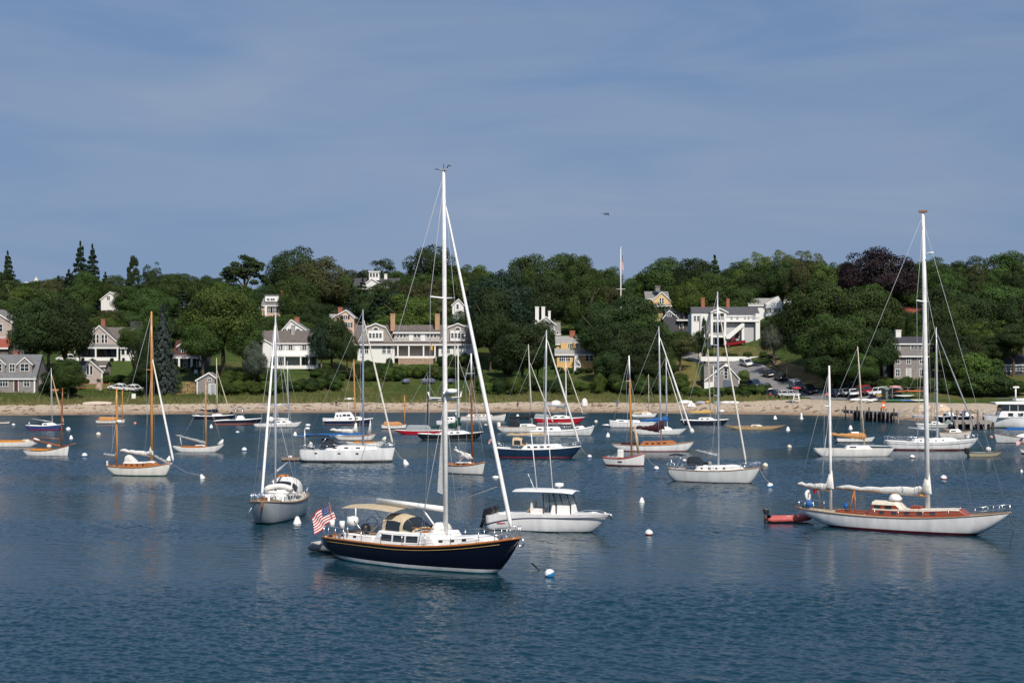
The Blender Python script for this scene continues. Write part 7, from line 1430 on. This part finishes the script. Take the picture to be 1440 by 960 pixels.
# ---- 37 grey white sloop
b = Boat('sailboat', 'pale grey sloop with a dark sprayhood, tall mast and leaning cream furled jib', 'sailboat', 1005, 677.5, 0, -27, .30, (1.25, 1.15, 1.6), L=9.3); b.hull(hm('dove grey hull', (.58, .59, .57), (.58, .59, .57), (.09, .02, .025), .08, .12), tw=.68, os=.16, ob=.18, D=.45, kb=.4, rail=teakd, rr=.05, deck=gel); b.trunk(.30, .82, .64, .52, gel, 4, .32, None, (.03, .2), wr=.25); b.dodger(.22, .40, .62, .82, blackc, z0=1.62, big=True); b.bimini(0, .16, .5, 2.55, blackc)
at = b.mast(1010.5, 410, 1009, .1, alu, spread=((.42, .85), (.7, .7)), fore=(.94, 1050, 655), furl=.09, furlm=mat('cream sail', (.66, .62, .52), .8), wr=.013); b.boom(at, b.z(640, 0), 978, 633, alu, .07, greyc, .09, 1.2, 0); b.rails(.6, .03, .97, 7); q = at(.33); MB().lathe([(.02, 0), (.26, .02), (.27, .08), (.22, .2), (.02, .22)], 12).obj('radar_dome', gel, b.root, (q.x+.35, 0, q.z)); MB().lathe([(.02, -.12), (.2, -.1), (.2, .1), (.02, .14)], 10).obj('life_ring', offwhite, b.root, (b.x(.19), -.8, 2.1)); [MB().tube([(b.x(t_), -.3, 1.85), (b.x(t_+.03), -.3, 1.9)], .16, 8).obj('coiled_line', rope, b.root) for t_ in (.34, .44)]; MB().tube([(b.x(.99), 0, 1.65), (b.x(1.02), 0, 1.6), (b.x(1.015), 0, 1.3)], .07, 6).obj('anchor', MATS['rusty iron'], b.root); b.mooring(1083, 683)
# ---- 38 white sloop with orange tan cover
b = Boat('sailboat', 'flush white sloop with an orange tan boom cover and cream mast leaning left', 'sailboat', 1201, 641, 112, -3, .25, (.95, .95, 1.0)); b.hull(hm('matt white hull', (.68, .67, .64), (.68, .67, .64), (.06, .06, .06), .02, .08), tw=.55, os=.14, ob=.14, D=.4, kb=.6, rail=None, deck=cream); b.trunk(.38, .72, .6, .42, gel, 1, .45, None, (.05, .2), wr=.4); at = b.mast(1216, 487, 1206, .1, mat('cream spar', (.55, .47, .33), .5), fore=None, wr=.014, spread=((.55, .6),)); b.boom(at, b.z(617, 0), 1165, 611, spruce_w, .07, orangec, .24, 2.0, .9); b.boom(at, b.z(626, 0)+.0, 1251, 627, gel, .05); line('boom_stay', [b.P(1162, 612), Vector((b.x(.13), 0, 1))], .03, gel, b.root)
b = Boat('sailboat', 'bare sloop mast and boom of a low white boat behind the orange tan cover', 'motorboat', 1203, 622, 54, -3, .3, (.6, .55, .85)); b.root.name = 'motorboat'; b.root['label'] = 'low white motorboat with a square white console behind the orange tan boom cover'; b.hull(MATS['dinghy white'], tw=.8, os=.06, ob=.18, D=.3, kb=.2, rail=None, deck=gel); b.sub(MB().box(b.x(.38), b.x(.58), -.5, .5, .6, 1.6), 'console', gel, .06); MB().box(b.x(0)-.3, b.x(0)+.1, -.25, .25, .6, 1.3).obj('outboard_motor', black, b.root, bevel=.08)
# ---- 40 white sloop right of the tall mast
b = Boat('sailboat', 'white sloop with a grey stripe and dark red bottom behind the tall white yawl mast', 'sailboat', 1310, 632.5, 128, -6, .28, (1.25, 1.1, 1.6)); b.hull(hm('ice white hull', (.70, .70, .69), (.16, .06, .06), (.14, .035, .03), .1, .22), tw=.6, os=.14, ob=.2, D=.45, kb=.45, rail=gel, rr=.05, deck=gel); [line('sheer_stripe', [(b.x(t), sg*(b.hb(t)*1.002+.01), b.zs(t)-.3) for t in np.linspace(.02, .95, 20)], .03, greyc, b.root) for sg in (-1, 1)]; b.trunk(.28, .8, .62, .5, gel, 4, .35, None, (.03, .2), wr=.3); b.rails(.6, .03, .97, 8); b.mast(1318.5, 460, 1316.5, .13, alu, spread=((.45, .95),), fore=(.96, 1372, 604), furl=.1, furlm=greyc, wr=.014); at = b.mast(1318.5, 640, 1318.5, .1, alu, shrouds=False, backstay=False) if False else b.m[0]; b.boom(at, b.z(604, 0), 1277, 601, alu, .1); q = at(.31); MB().lathe([(.02, 0), (.28, .02), (.29, .1), (.24, .2), (.02, .22)], 12).obj('radar_dome', gel, b.root, (q.x+.5, 0, q.z))
b = Boat('sailboat', 'off white sloop with a taupe boom cover moored before the dock', 'sailboat', 1343, 616, 46, -4, .3, (.95, .9, 1.2)); b.root.name = 'sailboat'; b.hull(hm('putty hull', (.58, .55, .50), (.58, .55, .50), (.1, .06, .05), .04, .1), tw=.7, os=.1, ob=.12, D=.4, kb=.4, rail=teakd, rr=.05); MB().tube([b.P(1326, 603), b.P(1340, 607), b.P(1357, 612), b.P(1361, 608)], [.2, .35, .6, .15], 8).obj('sail_cover', mat('taupe canvas', (.27, .21, .19), .9, .1), b.root); b.trunk(.3, .7, .6, .5, gel, 1)
# ---- 42 tan skiff
b = Boat('dinghy', 'drab tan skiff with an outboard and a white float aboard at the right', 'dinghy', 1385, 641.5, 50, 4, .27, (.5, .42, .75)); b.hull(hm('drab tan hull', (.36, .32, .22), (.36, .32, .22), (.05, .045, .04), .03, .06), tw=.8, os=.05, ob=.25, D=.25, kb=.2, vee=.9, rail=mat('dark rail', (.06, .05, .05), .6), rr=.05, deck=greyc); b.cockpit(.1, .8, .8, greyc, .12); MB().box(b.x(0)-.35, b.x(0)+.15, -.25, .25, .35, 1.1).obj('outboard_motor', black, b.root, bevel=.08); MB().lathe([(.02, -.3), (.3, -.15), (.35, .1), (.25, .3), (.02, .38)], 12).obj('float', offwhite, b.root, (b.x(.6), 0, .85)); line('mooring_line', [(b.x(.5), 0, .6), (b.x(.28), 0, 2.2)], .02, rope, b.root)
# ---- 43, 44 right edge boats
b = Boat('sailboat', 'white sloop with a blue awning over its boom cut by the right edge', 'sailboat', 1447, 623, 96, 174, .27, (1.1, .8, 1.5)); b.hull(hm('linen hull', (.70, .69, .66), (.08, .06, .05), (.03, .03, .03), .06, .1), tw=.5, os=.16, ob=.05, D=.4, kb=.6, rail=teakd, rr=.06); b.trunk(.3, .7, .6, .55, gel, 2); b.trunk(.2, .86, .5, .3, bluec, 0, .3, None, (.1, .1), name='awning', z0=2.0); [line('awning_post', [(b.x(t_), 0, .9), (b.x(t_), 0, 2.05)], .04, alu, b.root) for t_ in (.28, .8)]
b = Boat('motor_yacht', 'big white motor yacht with dark window band and flying bridge at the right edge', 'motor yacht', 1440, 601.5, 0, 176, .25, (1.7, 1.9, 2.6), L=15); b.hull(hm('motor yacht white', (.76, .76, .75), (.03, .03, .03), (.03, .03, .03), .1, .16), tw=.85, os=.04, ob=.1, D=.4, kb=.0, vee=.8, rail=mat('blue grey rail', (.25, .32, .4), .5), rr=.05, deck=gel)
b.sub(MB().prism([(b.x(.12), 1.8), (b.x(.84), 1.9), (b.x(.80), 3.1), (b.x(.12), 3.1)], 'y', -1.6, 1.6), 'deck_saloon', gel, .08); b.sub(MB().prism([(b.x(.15), 3.1), (b.x(.80), 3.1), (b.x(.80), 3.75), (b.x(.78), 4.3), (b.x(.15), 4.3)], 'y', -1.62, 1.62), 'window_band', darkglass, .03); [MB().box(b.x(.2+.1*i), b.x(.2+.1*i)+.08, sg*1.63-.03, sg*1.63+.03, 3.12, 4.28).obj('mullion', gel, b.root) for i in range(6) for sg in (-1, 1)]
b.sub(MB().prism([(b.x(.1), 4.3), (b.x(.87), 4.35), (b.x(.88), 4.75), (b.x(.1), 5.15)], 'y', -1.85, 1.85), 'bridge_deck', gel, .1); b.sub(MB().box(b.x(.2), b.x(.62), -1.1, 1.1, 5.0, 5.5), 'bridge_seating', offwhite, .08); [MB().tube([(b.x(.12), sg*1.7, 5.6), (b.x(.8), sg*1.7, 5.5), (b.x(.84), 0, 5.5)], .03, 6).obj('bridge_rail', steel, b.root) for sg in (-1, 1)]
MB().tube([(b.x(.60), 0, 5.0), (b.x(.60), 0, 7.4)], .14, 8).obj('radar_mast', gel, b.root); MB().box(b.x(.60)-.6, b.x(.60)+.5, -.25, .25, 7.35, 7.65).obj('radar_array', gel, b.root, bevel=.08); line('antenna', [(b.x(.35), .5, 5), (b.x(.33), .5, 8)], .03, gel, b.root); [MB().box(b.x(.3+.12*i), b.x(.36+.12*i), sg*1.6-.03, sg*1.6+.03, 2.2, 2.8).obj('window', darkglass, b.root) for i in range(4) for sg in (-1, 1)]; b.rails(.9, .5, .97, 7)
b = Boat('motorboat', 'white boat with a cluttered deck and blue canopy between the dock and the white motor yacht', 'motorboat', 1408, 605, 66, 178, .25, (1.2, 1.2, 1.8)) if False else b
# ---- boats alongside the pier and dock
b = Boat('dinghy', 'grey skiff with gear aboard at the end of the pier', 'dinghy', 1276, 588.5, 34, 178, .3, (.9, .8, 1.0)); b.hull(hm('slate skiff', (.30, .31, .33)), tw=.8, os=.06, ob=.2, D=.3, kb=.2, rail=gel, rr=.07); b.trunk(.3, .6, .6, .5, offwhite, 0)
b = Boat('dinghy', 'pale blue grey skiff right of the grey skiff, behind the tall white mast', 'dinghy', 1300, 590.5, 36, 178, .3, (1.0, .9, 1.1)); b.hull(hm('blue grey skiff', (.36, .40, .45)), tw=.8, os=.06, ob=.2, D=.3, kb=.2, rail=gel, rr=.07); b.cockpit(.1, .8, .8, greyc, .15)
for px, l in ((1333, 'left of two navy motorboats with white cabins behind the dock pilings'), (1356, 'right of two navy motorboats with white cabins behind the dock pilings')):
    b = Boat('motorboat', l, 'motorboat', px, 593, 24, -75, .34, (1.0, 1.0, 1.4), L=6.5); b.hull(hm('dock navy hull', (.02, .02, .06)), tw=.85, os=.05, ob=.15, D=.3, kb=.1, vee=.8, rail=gel, rr=.12, deck=gel); b.trunk(.35, .75, .6, .9, gel, 1, .4)
b = Boat('motorboat', 'low pale workboat lying along the near side of the dock', 'motorboat', 1317, 601.5, 58, -3, .26, (.75, .7, 1.0)); b.hull(hm('sage hull', (.42, .46, .42), (.6, .6, .57), (.1, .09, .08), .1, .35), tw=.8, os=.05, ob=.2, D=.3, kb=.1, rail=gel, rr=.06, deck=gel); b.trunk(.35, .6, .5, .5, gel, 1); MB().tube([(b.x(.7), -.2, .95), (b.x(.78), .1, 1.2), (b.x(.86), 0, 1.0)], [.2, .45, .2], 8).obj('covered_gear', mat('green grey cover', (.18, .24, .22), .85), b.root)
b = Boat('dinghy', 'small white boat bow cut by the right edge below the skiff', 'dinghy', 1447, 638, 26, 180, .36, (.5, .45, .6)); b.hull(MATS['dinghy white'], tw=.75, os=.1, ob=.2, D=.25, kb=.2, rail=None); b.cockpit(.1, .8, .8, teakd, .1); line('flag_staff', [(b.x(.8), 0, .5), (b.x(.84), 0, 2.2)], .025, teak, b.root); flag(b.root, 1, 1, lambda u, v: (b.x(.84)+.9*u, .08*math.sin(7*u+3*v), 2.15-.6*v-.6*u), 'ensign', stars=False)

# ------------------------------------------------------------------ mooring buoys
bwh = mat('white buoy plastic', (.76, .75, .73), .35, .4, ns=(3, .08)); bst = hullmat('buoy with blue stripe', [(-1, (.03, .22, .5)), (0.0, (.76, .75, .73))], .35); brd = hullmat('buoy with red foot', [(-1, (.30, .05, .06)), (-.02, (.76, .74, .72))], .35); bor = mat('faded orange buoy', (.62, .28, .20), .5); btn = mat('cream buoy', (.66, .58, .46), .5)
def buoy(px, py, kind, sz, m, label, tilt=0):
    q = dpt(px, py); r = sz*q.y/F; o = empty('mooring_buoy', (q.x, q.y, 0), rnd.random()*6, label, 'buoy', 'mooring buoys in the harbour')
    pr_ = {'ball': [(.02, -r*.8), (r*.8, -r*.5), (r, 0), (r*.92, r*.4), (r*.6, r*.8), (.02, r)], 'cone': [(.02, -r*.5), (r, -r*.3), (r*1.02, 0), (r*.85, r*.5), (r*.42, r*1.55), (r*.28, r*1.7), (.02, r*1.72)],
           'flat': [(.02, -r*.3), (r, -r*.2), (r*1.1, r*.15), (r*.9, r*.5), (.02, r*.65)], 'spar': [(.02, -r), (r, -.5*r), (r*1.2, .2*r), (r*.55, r*1.2), (r*.45, r*3.6), (.02, r*3.7)]}[kind]
    b = MB().lathe(pr_, 16).obj('float', m, o); b.rotation_euler = (R(-tilt*.4), R(-tilt), 0); b.location.z = r*.4 if kind == 'ball' else 0; top = pr_[-1][1]+b.location.z
    if tilt: o.rotation_euler = (0, 0, 0)
    MB().tube([(.09*r+.12*r*math.cos(a), 0, top+.1*r+.14*r*math.sin(a)) for a in np.linspace(0, 2*pi, 9)], .035*r+.01, 5).obj('ring', steel, o).rotation_euler = b.rotation_euler
    return o
for a in [(19, 598.5, 'ball', 2.5, bst, 'white ball buoy right of the dinghy cut by the left edge'), (41, 595.5, 'ball', 1.3, bwh, 'tiny white buoy behind the stern of the small blue sloop'), (96, 605, 'ball', 3.4, bwh, 'white ball buoy off the bow of the small blue sloop'), (100, 616.5, 'cone', 2.7, bwh, 'white cone buoy right of the brown mast at the left'), (138.5, 612, 'ball', 3.4, btn, 'cream ball buoy below the tan covered catboat at the left'),
          (69, 629, 'ball', 3.6, btn, 'white buoy just above the white plumb bowed sailboat'), (119, 642, 'ball', 4, bst, 'blue footed ball buoy under the bowsprit at the left'), (190, 596, 'ball', 2.1, bor, 'faded orange buoy between the tan catboat and the tall wooden mast'), (297, 601, 'cone', 2.5, bwh, 'white cone buoy below the dark navy catboat'), (334, 607.5, 'flat', 2.4, bwh, 'low white buoy below the navy T top motorboat'),
          (343.5, 634, 'ball', 3.8, bst, 'blue footed white ball buoy right of the slim daysailer'), (285, 672.5, 'cone', 3.7, bwh, 'white cone buoy moored off the bow of the ivory yacht', 25), (418, 736, 'cone', 6, bwh, 'large white cone buoy beside the bow on grey sloop'), (415, 612, 'cone', 2.9, bwh, 'white cone buoy left of the blue sail cover end'), (433, 598, 'flat', 3.4, bwh, 'flat white float above the radar post of the big white sloop'),
          (571, 653, 'cone', 4.2, bwh, 'white cone buoy off the bow of the big white sloop', 18), (549.5, 626, 'flat', 3.4, bwh, 'low white buoy above the bow rail of the big white sloop'), (697, 671.5, 'flat', 4.6, bwh, 'white domed buoy left of the leaning white furled jib'), (773, 810, 'ball', 7.6, bst, 'biggest buoy, white over bright blue, in the foreground water', 28), (902.5, 706, 'cone', 4, bwh, 'white buoy in open water below the red railed workboat'),
          (912.5, 752, 'ball', 5.8, brd, 'white ball buoy with a dark red foot right of the open motorboat'), (923, 660.5, 'ball', 4, bst, 'white and blue ball buoy moored ahead of the red railed workboat'), (829, 643.5, 'ball', 3.4, bst, 'white and blue ball buoy off the bow of the teal navy sloop'), (855, 614, 'cone', 3.2, bwh, 'white cone buoy behind the orange white tipped mast'), (838, 594, 'ball', 2.6, btn, 'pale buoy right of the scarlet sloop'),
          (1076, 656, 'ball', 4, btn, 'white buoy with a tan top right of the pale grey sloop'), (1083, 685, 'ball', 4.6, bst, 'blue and white ball buoy moored off the bow of the pale grey sloop', 20), (1090, 589, 'cone', 2.8, bwh, 'white cone buoy near the beach above the slim tan hull'), (1108, 605, 'cone', 3.1, bwh, 'white cone buoy just right of the slim tan hull'), (1110, 629.5, 'ball', 3.3, btn, 'white ball buoy left of the white sloop with the orange tan cover'),
          (1127, 589, 'spar', 2.4, bwh, 'tall white spar buoy off the beach corner'), (1196, 603, 'cone', 3, bwh, 'white pear shaped buoy above the orange tan boom cover'), (1245.5, 623, 'ball', 2.9, bwh, 'white ball buoy at the stern of the white sloop with the grey stripe'), (1283, 644, 'ball', 3.7, brd, 'red footed white buoy below the white sloop with the grey stripe'), (1327, 674, 'ball', 4.6, brd, 'red footed white buoy right of the tall yawl mast'),
          (1436.5, 663, 'cone', 2, bwh, 'small white buoy near the right edge'), (1394, 615.5, 'ball', 2.4, bor, 'small orange white ball buoy right of the taupe sail cover'), (728, 588, 'cone', 3.3, bwh, 'white cone buoy at the bow of the long low launch'), (683, 597.5, 'flat', 2.4, btn, 'flat cream float below the long low launch')]: buoy(*a)
q = dpt(756, 800); o = MB().tube([(-.35, 0, .35), (.45, -.2, -.3)], .05, 6).obj('pickup_stick', black, None, (q.x, q.y, 0)); tag(o, 'short dark pickup stick floating left of the biggest buoy', 'pickup stick')

for _o in S.objects:
    if _o.parent is None and 'label' in _o and not 4 <= len(_o['label'].split()) <= 16: print('LONG', _o.name, len(_o['label'].split()), _o['label'])
